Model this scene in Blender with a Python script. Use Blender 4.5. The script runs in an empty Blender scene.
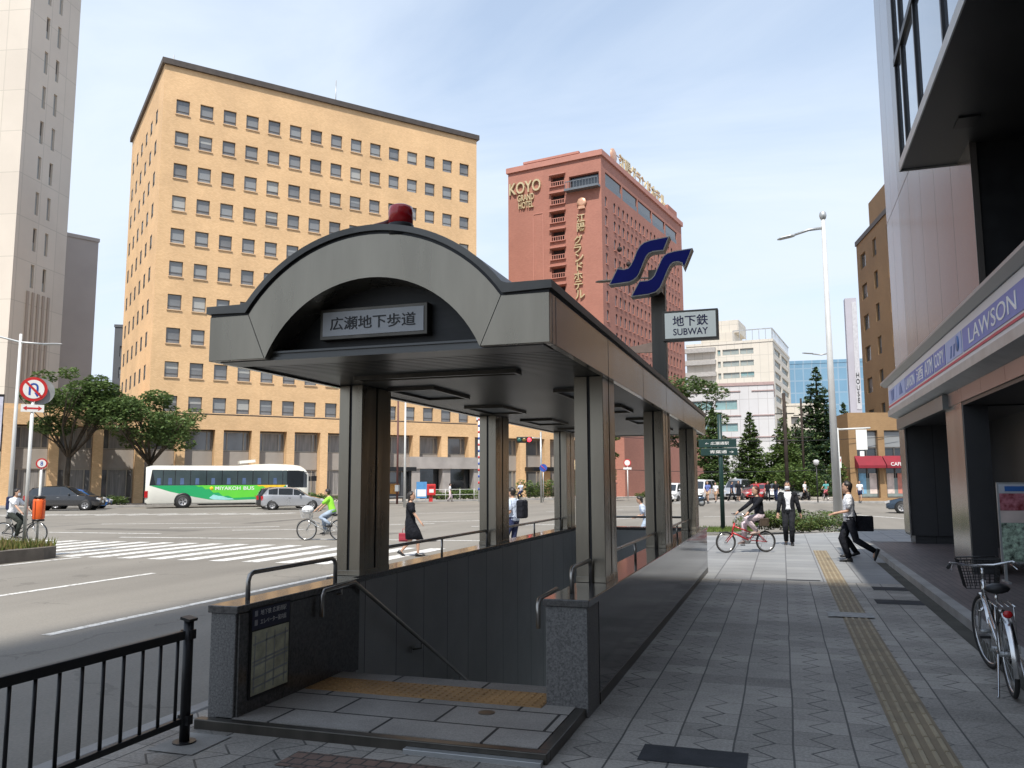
import bpy, bmesh, math, random
import numpy as np
from mathutils import Vector, Matrix, Euler
random.seed(11)
RNG = np.random.default_rng(5)
scene = bpy.context.scene
COL = scene.collection
PI = math.pi
R = math.radians

# ------------------------------------------------------------------ tagging
def tag(o, label=None, cat=None, group=None, kind=None):
    if label: o['label'] = label
    if cat: o['category'] = cat
    if group: o['group'] = group
    if kind: o['kind'] = kind
    return o

def thing(name, label, cat, loc=(0, 0, 0), rz=0.0, group=None):
    o = bpy.data.objects.new(name, None)
    COL.objects.link(o)
    o.empty_display_size = 0.2
    o.location = loc
    o.rotation_euler = (0, 0, rz)
    return tag(o, label, cat, group)

def kids(o):
    return [c for c in bpy.data.objects if c.parent == o]

def copy_tree(o, parent=None):
    c = o.copy()
    COL.objects.link(c)
    c.parent = parent
    for ch in kids(o):
        copy_tree(ch, c)
    return c

# ------------------------------------------------------------------ mesh builder
class MB:
    def __init__(s):
        s.v = []; s.f = []; s.mi = []; s.sm = []
        s.m = 0; s.smooth = False
        s.T = None
    def pt(s, p):
        p = Vector(p)
        if s.T is not None: p = s.T @ p
        s.v.append((p.x, p.y, p.z)); return len(s.v) - 1
    def face(s, idx):
        s.f.append(tuple(idx)); s.mi.append(s.m); s.sm.append(s.smooth)
    def poly(s, pts):
        s.face([s.pt(p) for p in pts]); return s
    def box(s, x0, x1, y0, y1, z0, z1):
        i = [s.pt(p) for p in ((x0,y0,z0),(x1,y0,z0),(x1,y1,z0),(x0,y1,z0),(x0,y0,z1),(x1,y0,z1),(x1,y1,z1),(x0,y1,z1))]
        for f in ((0,3,2,1),(4,5,6,7),(0,1,5,4),(1,2,6,5),(2,3,7,6),(3,0,4,7)):
            s.face([i[k] for k in f])
        return s
    def obox(s, c, size, rot=(0,0,0)):
        M = Matrix.Translation(Vector(c)) @ Euler(rot).to_matrix().to_4x4()
        old = s.T
        s.T = M if old is None else old @ M
        a, b, d = size[0]/2, size[1]/2, size[2]/2
        s.box(-a, a, -b, b, -d, d)
        s.T = old
        return s
    def prism(s, pts, fn, a, b):
        """2-D outline pts; fn(p, q, t) -> 3-D; extruded from t=a to t=b"""
        n = len(pts)
        i0 = [s.pt(fn(p[0], p[1], a)) for p in pts]
        i1 = [s.pt(fn(p[0], p[1], b)) for p in pts]
        s.face(i0[::-1]); s.face(i1)
        for k in range(n):
            s.face((i0[k], i0[(k+1) % n], i1[(k+1) % n], i1[k]))
        return s
    def ring(s, c, n, u, w, rx, ry, segs):
        return [s.pt(Vector(c) + u*(rx*math.cos(2*PI*k/segs)) + w*(ry*math.sin(2*PI*k/segs))) for k in range(segs)]
    def tube(s, path, r, segs=8, cap=True, closed=False):
        path = [Vector(p) for p in path]
        n = len(path)
        rr = r if isinstance(r, (list, tuple)) else [r]*n
        old = s.smooth; s.smooth = True
        rings = []
        u = None
        for k in range(n):
            if closed: t = (path[(k+1) % n] - path[k-1])
            elif k == 0: t = path[1]-path[0]
            elif k == n-1: t = path[-1]-path[-2]
            else: t = (path[k+1]-path[k]).normalized() + (path[k]-path[k-1]).normalized()
            if t.length < 1e-9: t = Vector((0,0,1))
            t.normalize()
            if u is None:
                a = Vector((0,0,1)) if abs(t.z) < .9 else Vector((1,0,0))
                u = a.cross(t).normalized()
            else:
                u = (u - t*u.dot(t))
                if u.length < 1e-6: u = Vector((1,0,0)).cross(t)
                u.normalize()
            w = t.cross(u)
            rings.append(s.ring(path[k], t, u, w, rr[k], rr[k], segs))
        for k in range(n if closed else n-1):
            A = rings[k]; B = rings[(k+1) % n]
            for j in range(segs):
                s.face((A[j], A[(j+1) % segs], B[(j+1) % segs], B[j]))
        s.smooth = False
        if cap and not closed:
            s.face(rings[0][::-1]); s.face(rings[-1])
        s.smooth = old
        return s
    def cyl(s, c, r, h, segs=16, axis='z'):
        c = Vector(c)
        d = {'x': Vector((1,0,0)), 'y': Vector((0,1,0)), 'z': Vector((0,0,1))}[axis]
        return s.tube([c, c+d*h], r, segs)
    def lathe(s, prof, c=(0,0,0), segs=16, axis='z', sm=True, cap=True):
        c = Vector(c); rings = []
        old = s.smooth; s.smooth = sm
        for (r, h) in prof:
            ring = []
            for k in range(segs):
                a = 2*PI*k/segs
                p = (r*math.cos(a), r*math.sin(a), h)
                if axis == 'x': p = (p[2], p[0], p[1])
                if axis == 'y': p = (p[0], p[2], p[1])
                ring.append(s.pt(c+Vector(p)))
            rings.append(ring)
        for A, B in zip(rings, rings[1:]):
            for j in range(segs):
                s.face((A[j], A[(j+1) % segs], B[(j+1) % segs], B[j]))
        if cap: s.face(rings[0][::-1]); s.face(rings[-1])
        s.smooth = old
        return s
    def ball(s, c, r, segs=10, rows=6, sx=1, sy=1, sz=1):
        c = Vector(c); old = s.smooth; s.smooth = True
        rings = []
        for i in range(1, rows):
            t = PI*i/rows
            rings.append([s.pt(c+Vector((sx*r*math.sin(t)*math.cos(2*PI*k/segs), sy*r*math.sin(t)*math.sin(2*PI*k/segs), sz*r*math.cos(t)))) for k in range(segs)])
        top = s.pt(c+Vector((0,0,sz*r))); bot = s.pt(c-Vector((0,0,sz*r)))
        for k in range(segs):
            s.face((top, rings[0][k], rings[0][(k+1) % segs])); s.face((bot, rings[-1][(k+1) % segs], rings[-1][k]))
        for A, B in zip(rings, rings[1:]):
            for j in range(segs):
                s.face((A[j], B[j], B[(j+1) % segs], A[(j+1) % segs]))
        s.smooth = old
        return s
    def loft(s, rings, cap=True, closed=True):
        """rings: list of equally long point lists"""
        idx = [[s.pt(p) for p in r] for r in rings]
        n = len(idx[0])
        for A, B in zip(idx, idx[1:]):
            for j in range(n if closed else n-1):
                s.face((A[j], A[(j+1) % n], B[(j+1) % n], B[j]))
        if cap and closed:
            s.face(idx[0][::-1]); s.face(idx[-1])
        return s
    def mesh(s, name, mats):
        me = bpy.data.meshes.new(name)
        me.from_pydata(s.v, [], s.f)
        for m in (mats if isinstance(mats, (list, tuple)) else [mats]): me.materials.append(m)
        me.polygons.foreach_set('material_index', s.mi)
        me.polygons.foreach_set('use_smooth', s.sm)
        me.update()
        return me
    def build(s, name, mats, parent=None, bevel=0, loc=None, rz=None, fix=False):
        me = s.mesh(name, mats)
        if fix:
            bm = bmesh.new(); bm.from_mesh(me); bmesh.ops.recalc_face_normals(bm, faces=bm.faces); bm.to_mesh(me); bm.free()
        o = bpy.data.objects.new(name, me)
        COL.objects.link(o)
        o.parent = parent
        if loc is not None: o.location = loc
        if rz is not None: o.rotation_euler = (0, 0, rz)
        if bevel:
            b = o.modifiers.new('bevel', 'BEVEL'); b.width = bevel; b.segments = 2; b.limit_method = 'ANGLE'; b.angle_limit = R(40)
        return o

def structure(name, mb, m):
    return tag(mb.build(name, m), kind='structure')

def text_mb(s, fit_w, fit_h, depth=.01, weight=0.0, line=1.0):
    """text as a mesh in the x-z plane, centred, facing -y"""
    cu = bpy.data.curves.new('lettering', 'FONT')
    cu.body = s; cu.size = 1; cu.extrude = .02; cu.offset = weight
    cu.align_x = 'CENTER'; cu.resolution_u = 3; cu.space_line = line
    ob = bpy.data.objects.new('lettering', cu)
    COL.objects.link(ob)
    dg = bpy.context.evaluated_depsgraph_get()
    me = bpy.data.meshes.new_from_object(ob.evaluated_get(dg))
    co = np.empty(len(me.vertices)*3, dtype=np.float32)
    me.vertices.foreach_get('co', co); co = co.reshape(-1, 3)
    lo, hi = co.min(0), co.max(0)
    mb = MB()
    sx = fit_w/(hi[0]-lo[0]) if fit_w else None
    sy = fit_h/(hi[1]-lo[1]) if fit_h else None
    sx = sx or sy; sy = sy or sx
    for p in co:
        mb.v.append((float((p[0]-(lo[0]+hi[0])/2)*sx), float(-(p[2]+.02)/.04*depth), float((p[1]-(lo[1]+hi[1])/2)*sy)))
    for p in me.polygons:
        mb.f.append(tuple(p.vertices)); mb.mi.append(0); mb.sm.append(False)
    bpy.data.objects.remove(ob); bpy.data.meshes.remove(me); bpy.data.curves.remove(cu)
    return mb

def lettering(name, s, m, parent, loc, rz=0, w=None, h=None, depth=.01, weight=0.0, line=1.0):
    return text_mb(s, w, h, depth, weight, line).build(name, m, parent, loc=loc, rz=rz)

# ------------------------------------------------------------------ materials
MATS = {}
def nt_new(name):
    m = bpy.data.materials.new(name); m.use_nodes = True
    nt = m.node_tree; b = nt.nodes['Principled BSDF']
    return m, nt, b

def mat(name, col, rough=.6, metal=0.0, var=.12, scale=3.0, bump=0.0, bscale=60.0, spec=.5, stretch=None, coat=0.0, fine=0.0, hue=None):
    """principled with object-space noise in colour and roughness"""
    if name in MATS: return MATS[name]
    if rough >= .8 and spec == .5: spec = .12
    if rough >= .8 and not bump and any(k in name for k in ('cloth', 'suit', 'denim', 'shirt', 'trouser', 'print')): bump, bscale = .9, 13
    m, nt, b = nt_new(name); N = nt.nodes; L = nt.links
    b.inputs['Roughness'].default_value = rough
    b.inputs['Metallic'].default_value = metal
    b.inputs['Specular IOR Level'].default_value = spec
    b.inputs['Coat Weight'].default_value = coat
    tc = N.new('ShaderNodeTexCoord'); src = tc.outputs['Object']
    if stretch:
        mp = N.new('ShaderNodeMapping'); mp.inputs['Scale'].default_value = stretch
        L.new(src, mp.inputs['Vector']); src = mp.outputs['Vector']
    n1 = N.new('ShaderNodeTexNoise'); n1.inputs['Scale'].default_value = scale; n1.inputs['Detail'].default_value = 5
    L.new(src, n1.inputs['Vector'])
    val = n1.outputs['Fac']
    if fine:
        n2 = N.new('ShaderNodeTexNoise'); n2.inputs['Scale'].default_value = bscale*2; n2.inputs['Detail'].default_value = 2
        L.new(src, n2.inputs['Vector'])
        mx = N.new('ShaderNodeMath'); mx.operation = 'MULTIPLY_ADD'
        L.new(n2.outputs['Fac'], mx.inputs[0]); mx.inputs[1].default_value = fine; 
        ad = N.new('ShaderNodeMath'); ad.operation = 'SUBTRACT'; L.new(val, ad.inputs[0]); ad.inputs[1].default_value = fine/2
        L.new(ad.outputs[0], mx.inputs[2]); val = mx.outputs[0]
    rp = N.new('ShaderNodeValToRGB')
    c = Vector(col[:3])
    lo = c*(1-var); hi = c*(1+var)
    if hue: hi = Vector((hi[0]*hue[0], hi[1]*hue[1], hi[2]*hue[2]))
    rp.color_ramp.elements[0].position = .3; rp.color_ramp.elements[1].position = .7
    rp.color_ramp.elements[0].color = (*lo, 1); rp.color_ramp.elements[1].color = (*[min(1, x) for x in hi], 1)
    L.new(val, rp.inputs['Fac']); L.new(rp.outputs['Color'], b.inputs['Base Color'])
    mr = N.new('ShaderNodeMapRange'); mr.inputs['To Min'].default_value = max(0, rough-.06); mr.inputs['To Max'].default_value = min(1, rough+.06)
    L.new(n1.outputs['Fac'], mr.inputs['Value']); L.new(mr.outputs['Result'], b.inputs['Roughness'])
    if bump:
        nb = N.new('ShaderNodeTexNoise'); nb.inputs['Scale'].default_value = bscale; nb.inputs['Detail'].default_value = 3
        L.new(src, nb.inputs['Vector'])
        bp = N.new('ShaderNodeBump'); bp.inputs['Strength'].default_value = bump; bp.inputs['Distance'].default_value = .01 if bscale > 20 else .05
        L.new(nb.outputs['Fac'], bp.inputs['Height']); L.new(bp.outputs['Normal'], b.inputs['Normal'])
    MATS[name] = m
    return m

def tile_mat(name, c1, c2, mortar, bw, bh, ms=.02, rough=.7, var=.15, vscale=.4, bump=.3, axis='xz', offset=.5, bias=0.0, spec=.3, cover=None):
    """brick / tile / paving pattern laid in object space metres"""
    if name in MATS: return MATS[name]
    m, nt, b = nt_new(name); N = nt.nodes; L = nt.links
    b.inputs['Roughness'].default_value = rough; b.inputs['Specular IOR Level'].default_value = spec
    tc = N.new('ShaderNodeTexCoord')
    sp = N.new('ShaderNodeSeparateXYZ'); L.new(tc.outputs['Object'], sp.inputs[0])
    cb = N.new('ShaderNodeCombineXYZ')
    if axis == 'xz':       # walls: x+y along, z up
        ad = N.new('ShaderNodeMath'); L.new(sp.outputs['X'], ad.inputs[0]); L.new(sp.outputs['Y'], ad.inputs[1])
        L.new(ad.outputs[0], cb.inputs[0]); az_ = N.new('ShaderNodeMath'); az_.inputs[1].default_value = bh*.5; L.new(sp.outputs['Z'], az_.inputs[0]); L.new(az_.outputs[0], cb.inputs[1])
    elif axis == 'xy':
        L.new(sp.outputs['X'], cb.inputs[0]); L.new(sp.outputs['Y'], cb.inputs[1])
    else:                  # yx
        L.new(sp.outputs['Y'], cb.inputs[0]); L.new(sp.outputs['X'], cb.inputs[1])
    br = N.new('ShaderNodeTexBrick'); L.new(cb.outputs[0], br.inputs['Vector'])
    br.offset = offset
    br.inputs['Scale'].default_value = 1; br.inputs['Brick Width'].default_value = bw; br.inputs['Row Height'].default_value = bh
    br.inputs['Mortar Size'].default_value = ms; br.inputs['Mortar Smooth'].default_value = .2; br.inputs['Bias'].default_value = bias
    br.inputs['Color1'].default_value = (*c1, 1); br.inputs['Color2'].default_value = (*c2, 1); br.inputs['Mortar'].default_value = (*mortar, 1)
    n1 = N.new('ShaderNodeTexNoise'); n1.inputs['Scale'].default_value = vscale; n1.inputs['Detail'].default_value = 7; n1.inputs['Roughness'].default_value = .65
    L.new(tc.outputs['Object'], n1.inputs['Vector'])
    mr = N.new('ShaderNodeMapRange'); mr.inputs['From Min'].default_value = .3; mr.inputs['From Max'].default_value = .7
    mr.inputs['To Min'].default_value = 1-var; mr.inputs['To Max'].default_value = 1+var
    L.new(n1.outputs['Fac'], mr.inputs['Value'])
    n2 = N.new('ShaderNodeTexNoise'); n2.inputs['Scale'].default_value = 90; n2.inputs['Detail'].default_value = 2
    L.new(tc.outputs['Object'], n2.inputs['Vector'])
    m2 = N.new('ShaderNodeMapRange'); m2.inputs['From Min'].default_value = .3; m2.inputs['From Max'].default_value = .7; m2.inputs['To Min'].default_value = 1-var*.8; m2.inputs['To Max'].default_value = 1+var*.8
    L.new(n2.outputs['Fac'], m2.inputs['Value'])
    mu = N.new('ShaderNodeMath'); mu.operation = 'MULTIPLY'; L.new(mr.outputs[0], mu.inputs[0]); L.new(m2.outputs[0], mu.inputs[1])
    mx = N.new('ShaderNodeVectorMath'); mx.operation = 'SCALE'
    L.new(br.outputs['Color'], mx.inputs[0]); L.new(mu.outputs[0], mx.inputs['Scale'])
    L.new(mx.outputs[0], b.inputs['Base Color'])
    if bump:
        inv = N.new('ShaderNodeMath'); inv.operation = 'SUBTRACT'; inv.inputs[0].default_value = 1; L.new(br.outputs['Fac'], inv.inputs[1])
        bp = N.new('ShaderNodeBump'); bp.inputs['Strength'].default_value = bump; bp.inputs['Distance'].default_value = .008
        L.new(inv.outputs[0], bp.inputs['Height']); L.new(bp.outputs['Normal'], b.inputs['Normal'])
    MATS[name] = m
    return m

def glass_mat(name, col, rough=.06, spec=.9, var=.25, scale=.6):
    return mat(name, col, rough, 0, var, scale, spec=spec)

def emis(name, col, s):
    m, nt, b = nt_new(name)
    b.inputs['Base Color'].default_value = (*col, 1); b.inputs['Emission Color'].default_value = (*col, 1); b.inputs['Emission Strength'].default_value = s
    return m

def leaf_mat(name, c1, c2):
    if name in MATS: return MATS[name]
    m, nt, b = nt_new(name); N = nt.nodes; L = nt.links
    b.inputs['Roughness'].default_value = .55; b.inputs['Specular IOR Level'].default_value = .3
    tc = N.new('ShaderNodeTexCoord')
    n1 = N.new('ShaderNodeTexNoise'); n1.inputs['Scale'].default_value = 1.3; n1.inputs['Detail'].default_value = 6
    L.new(tc.outputs['Object'], n1.inputs['Vector'])
    rp = N.new('ShaderNodeValToRGB'); rp.color_ramp.elements[0].position = .35; rp.color_ramp.elements[1].position = .66
    rp.color_ramp.elements[0].color = (*c1, 1); rp.color_ramp.elements[1].color = (*c2, 1)
    L.new(n1.outputs['Fac'], rp.inputs['Fac']); L.new(rp.outputs['Color'], b.inputs['Base Color'])
    tr = N.new('ShaderNodeBsdfTranslucent'); L.new(rp.outputs['Color'], tr.inputs['Color'])
    mx = N.new('ShaderNodeMixShader'); mx.inputs[0].default_value = .3
    out = N['Material Output']
    L.new(b.outputs[0], mx.inputs[1]); L.new(tr.outputs[0], mx.inputs[2]); L.new(mx.outputs[0], out.inputs['Surface'])
    MATS[name] = m
    return m

# common materials
M_STEEL = mat('bronze_steel', (.275, .244, .195), .28, .85, .16, 1.0, stretch=(4, 4, .6), bump=.15, bscale=1.4)
M_STEELD = mat('dark_steel', (.095, .087, .075), .38, .75, .2, 1.5, stretch=(5, 5, .5))
M_BLACK = mat('black_metal', (.014, .014, .015), .42, .2, .3, 4)
M_RUB = mat('rubber', (.02, .02, .02), .7)
M_CHROME = mat('chrome', (.6, .6, .6), .2, 1, .08, 6)
M_GALV = mat('galvanised', (.42, .43, .43), .45, .6, .12, 3)
M_WHITE = mat('white_paint', (.75, .75, .73), .45, 0, .06, 2)
M_RED = mat('red_paint', (.52, .03, .03), .4, 0, .1, 3)
M_BLUE = mat('blue_paint', (.03, .08, .35), .4, 0, .1, 3)
M_GLASSD = glass_mat('dark_glass', (.022, .026, .03), .05)
M_SKIN = mat('skin', (.48, .29, .2), .55, 0, .05, 8)
M_HAIR = mat('dark_hair', (.018, .014, .012), .5, 0, .3, 20)
M_SHOE = mat('black_leather', (.015, .015, .016), .35)
M_WCLOTH = mat('white_cloth', (.72, .73, .76), .8, 0, .05, 10, spec=.1)
M_BCLOTH = mat('black_cloth', (.016, .017, .022), .85, 0, .25, 8, spec=.1)
M_NAVY = mat('navy_cloth', (.025, .032, .075), .85, 0, .2, 8, spec=.1)

# ------------------------------------------------------------------ camera, light, sky
cam = bpy.data.cameras.new('Camera'); co = bpy.data.objects.new('Camera', cam); COL.objects.link(co)
cam.sensor_width = 36; cam.lens = 828/1024*36; cam.clip_start = .05; cam.clip_end = 4000
P_, Y_, R_ = R(6.75), R(17.94), R(.25)
fw = Vector((-math.sin(Y_)*math.cos(P_), math.cos(Y_)*math.cos(P_), math.sin(P_)))
r0 = Vector((math.cos(Y_), math.sin(Y_), 0)); u0 = r0.cross(fw)
rt = r0*math.cos(R_) - u0*math.sin(R_); up = u0*math.cos(R_) + r0*math.sin(R_)
CAMP = Vector((0, 0, 1.7))
co.matrix_world = Matrix(((rt.x, up.x, -fw.x, 0), (rt.y, up.y, -fw.y, 0), (rt.z, up.z, -fw.z, 1.7), (0, 0, 0, 1)))
scene.camera = co
def gz(u, v, z=0.0):
    d = fw*828 + rt*(u-512) - up*(v-384)
    return CAMP + d*((z-CAMP.z)/d.z)
def gd(u, v, depth):
    d = fw*828 + rt*(u-512) - up*(v-384)
    return CAMP + d*(depth/828)
def ground(u, depth, z=0.0):
    """point on the height z that lies in image column u at a given depth"""
    p = gd(u, 480, depth); return Vector((p.x, p.y, z))

SUN_AZ, SUN_EL = R(173.5), R(57)
sd = Vector((math.sin(SUN_AZ)*math.cos(SUN_EL), math.cos(SUN_AZ)*math.cos(SUN_EL), math.sin(SUN_EL)))
sl = bpy.data.lights.new('Sun', 'SUN'); sl.energy = 3.9; sl.angle = R(.6); sl.color = (1, .95, .87)
so = bpy.data.objects.new('Sun', sl); COL.objects.link(so)
so.rotation_euler = sd.to_track_quat('Z', 'Y').to_euler()

w = bpy.data.worlds.new('World'); scene.world = w; w.use_nodes = True
N = w.node_tree.nodes; L = w.node_tree.links
bg = N['Background']
sky = N.new('ShaderNodeTexSky'); sky.sky_type = 'NISHITA'; sky.sun_disc = False
sky.sun_elevation = SUN_EL; sky.sun_rotation = SUN_AZ; sky.air_density = 1.3; sky.dust_density = .8; sky.ozone_density = 2.0
tc = N.new('ShaderNodeTexCoord')
sp = N.new('ShaderNodeSeparateXYZ'); L.new(tc.outputs['Generated'], sp.inputs[0])
# thin high cloud: noise on a plane above the viewer
zz = N.new('ShaderNodeMath'); zz.operation = 'MAXIMUM'; L.new(sp.outputs['Z'], zz.inputs[0]); zz.inputs[1].default_value = 0.0
za = N.new('ShaderNodeMath'); za.operation = 'ADD'; L.new(zz.outputs[0], za.inputs[0]); za.inputs[1].default_value = .16
dv = N.new('ShaderNodeVectorMath'); dv.operation = 'DIVIDE'
cb = N.new('ShaderNodeCombineXYZ'); L.new(za.outputs[0], cb.inputs[0]); L.new(za.outputs[0], cb.inputs[1]); cb.inputs[2].default_value = 1
L.new(tc.outputs['Generated'], dv.inputs[0]); L.new(cb.outputs[0], dv.inputs[1])
mp = N.new('ShaderNodeMapping'); mp.inputs['Scale'].default_value = (.75, 1.5, .3); mp.inputs['Location'].default_value = (3.1, 1.7, 0); mp.inputs['Rotation'].default_value = (0, 0, .5)
L.new(dv.outputs[0], mp.inputs['Vector'])
cn = N.new('ShaderNodeTexNoise'); cn.inputs['Scale'].default_value = 1.1; cn.inputs['Detail'].default_value = 9; cn.inputs['Roughness'].default_value = .55; cn.inputs['Distortion'].default_value = .6
L.new(mp.outputs[0], cn.inputs['Vector'])
cr = N.new('ShaderNodeValToRGB'); cr.color_ramp.elements[0].position = .38; cr.color_ramp.elements[1].position = .72
cr.color_ramp.elements[0].color = (.42, .42, .42, 1); cr.color_ramp.elements[1].color = (.95, .95, .95, 1)
L.new(cn.outputs['Fac'], cr.inputs['Fac'])
# haze towards the horizon
hz = N.new('ShaderNodeMapRange'); hz.inputs['From Min'].default_value = 0; hz.inputs['From Max'].default_value = .5; hz.inputs['To Min'].default_value = .6; hz.inputs['To Max'].default_value = 0
L.new(sp.outputs['Z'], hz.inputs['Value'])
mxf = N.new('ShaderNodeMath'); mxf.operation = 'ADD'; mxf.use_clamp = True; L.new(cr.outputs['Color'], mxf.inputs[0]); L.new(hz.outputs[0], mxf.inputs[1])
mc = N.new('ShaderNodeMix'); mc.data_type = 'RGBA'
L.new(mxf.outputs[0], mc.inputs['Factor']); L.new(sky.outputs[0], mc.inputs[6]); mc.inputs[7].default_value = (4.2, 4.75, 5.5, 1)
L.new(mc.outputs[2], bg.inputs['Color'])
bg.inputs['Strength'].default_value = .14
scene.view_settings.view_transform = 'Standard'; scene.view_settings.look = 'None'
scene.view_settings.exposure = 0.52; scene.view_settings.gamma = 1; scene.view_settings.use_curve_mapping = False
# ================================================================== ground
def mathn(nt, op, a, b=None, c=None, clamp=False):
    n = nt.nodes.new('ShaderNodeMath'); n.operation = op; n.use_clamp = clamp
    for k, x in enumerate((a, b, c)):
        if x is None: continue
        if isinstance(x, (int, float)): n.inputs[k].default_value = x
        else: nt.links.new(x, n.inputs[k])
    return n.outputs[0]

def paving_material():
    m, nt, b = nt_new('interlocking_paving'); N = nt.nodes; L = nt.links
    tc = N.new('ShaderNodeTexCoord'); sp = N.new('ShaderNodeSeparateXYZ'); L.new(tc.outputs['Object'], sp.inputs[0])
    wob = N.new('ShaderNodeTexNoise'); wob.inputs['Scale'].default_value = .8; L.new(tc.outputs['Object'], wob.inputs['Vector'])
    wo = mathn(nt, 'MULTIPLY', mathn(nt, 'SUBTRACT', wob.outputs['Fac'], .5), .03)
    X = mathn(nt, 'DIVIDE', mathn(nt, 'ADD', sp.outputs['X'], wo), .365); Y = mathn(nt, 'DIVIDE', mathn(nt, 'ADD', sp.outputs['Y'], wo), .31)
    fx = mathn(nt, 'FRACT', X); fy = mathn(nt, 'FRACT', Y)
    line = mathn(nt, 'GREATER_THAN', mathn(nt, 'ABSOLUTE', mathn(nt, 'SUBTRACT', fx, .5)), .482)
    tri = mathn(nt, 'ABSOLUTE', mathn(nt, 'SUBTRACT', mathn(nt, 'MULTIPLY', fy, 2.0), 1.0))
    zx = mathn(nt, 'MULTIPLY_ADD', tri, .4, .3)
    zig = mathn(nt, 'LESS_THAN', mathn(nt, 'ABSOLUTE', mathn(nt, 'SUBTRACT', fx, zx)), .026)
    row = mathn(nt, 'FLOOR', X)
    off = mathn(nt, 'FRACT', mathn(nt, 'MULTIPLY', row, .37))
    hy = mathn(nt, 'FRACT', mathn(nt, 'ADD', Y, 0.0))
    hor = mathn(nt, 'MULTIPLY', mathn(nt, 'GREATER_THAN', mathn(nt, 'ABSOLUTE', mathn(nt, 'SUBTRACT', hy, .5)), .486), .7)
    zn = N.new('ShaderNodeTexNoise'); zn.inputs['Scale'].default_value = 1.1; zn.inputs['Detail'].default_value = 3
    L.new(tc.outputs['Object'], zn.inputs['Vector'])
    fade = mathn(nt, 'MULTIPLY', mathn(nt, 'SUBTRACT', zn.outputs['Fac'], .3), 3.6, clamp=True)
    mask = mathn(nt, 'MAXIMUM', mathn(nt, 'MULTIPLY', line, .85), mathn(nt, 'MAXIMUM', mathn(nt, 'MULTIPLY', mathn(nt, 'MULTIPLY', zig, .9), fade), mathn(nt, 'MULTIPLY', hor, fade)))
    # tile-to-tile colour and weather stains
    cbt = N.new('ShaderNodeCombineXYZ'); L.new(row, cbt.inputs[0]); L.new(mathn(nt, 'FLOOR', Y), cbt.inputs[1])
    wn = N.new('ShaderNodeTexWhiteNoise'); L.new(cbt.outputs[0], wn.inputs['Vector'])
    n1 = N.new('ShaderNodeTexNoise'); n1.inputs['Scale'].default_value = .55; n1.inputs['Detail'].default_value = 8; n1.inputs['Roughness'].default_value = .7
    L.new(tc.outputs['Object'], n1.inputs['Vector'])
    n2 = N.new('ShaderNodeTexNoise'); n2.inputs['Scale'].default_value = 48; n2.inputs['Detail'].default_value = 4; n2.inputs['Roughness'].default_value = .8
    L.new(tc.outputs['Object'], n2.inputs['Vector'])
    vo = N.new('ShaderNodeTexVoronoi'); vo.inputs['Scale'].default_value = 3.2; L.new(tc.outputs['Object'], vo.inputs['Vector'])
    gum = mathn(nt, 'MULTIPLY', mathn(nt, 'LESS_THAN', vo.outputs['Distance'], .055), .22)
    v = mathn(nt, 'SUBTRACT', mathn(nt, 'ADD', mathn(nt, 'MULTIPLY', wn.outputs['Value'], .2), mathn(nt, 'MULTIPLY_ADD', n1.outputs['Fac'], .8, mathn(nt, 'MULTIPLY', n2.outputs['Fac'], .95))), mathn(nt, 'ADD', gum, .2))
    rp = N.new('ShaderNodeValToRGB'); rp.color_ramp.elements[0].position = .5; rp.color_ramp.elements[1].position = .98
    rp.color_ramp.elements[0].color = (.12, .112, .1, 1); rp.color_ramp.elements[1].color = (.4, .375, .335, 1)
    L.new(v, rp.inputs['Fac'])
    mx = N.new('ShaderNodeMix'); mx.data_type = 'RGBA'; L.new(mask, mx.inputs['Factor']); L.new(rp.outputs['Color'], mx.inputs[6]); mx.inputs[7].default_value = (.02, .02, .02, 1)
    L.new(mx.outputs[2], b.inputs['Base Color'])
    b.inputs['Roughness'].default_value = .62; b.inputs['Specular IOR Level'].default_value = .4
    bp = N.new('ShaderNodeBump'); bp.inputs['Strength'].default_value = .45; bp.inputs['Distance'].default_value = .006
    L.new(mathn(nt, 'ADD', mathn(nt, 'SUBTRACT', 1, mask), mathn(nt, 'MULTIPLY', n2.outputs['Fac'], .35)), bp.inputs['Height']); L.new(bp.outputs['Normal'], b.inputs['Normal'])
    return m

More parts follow.
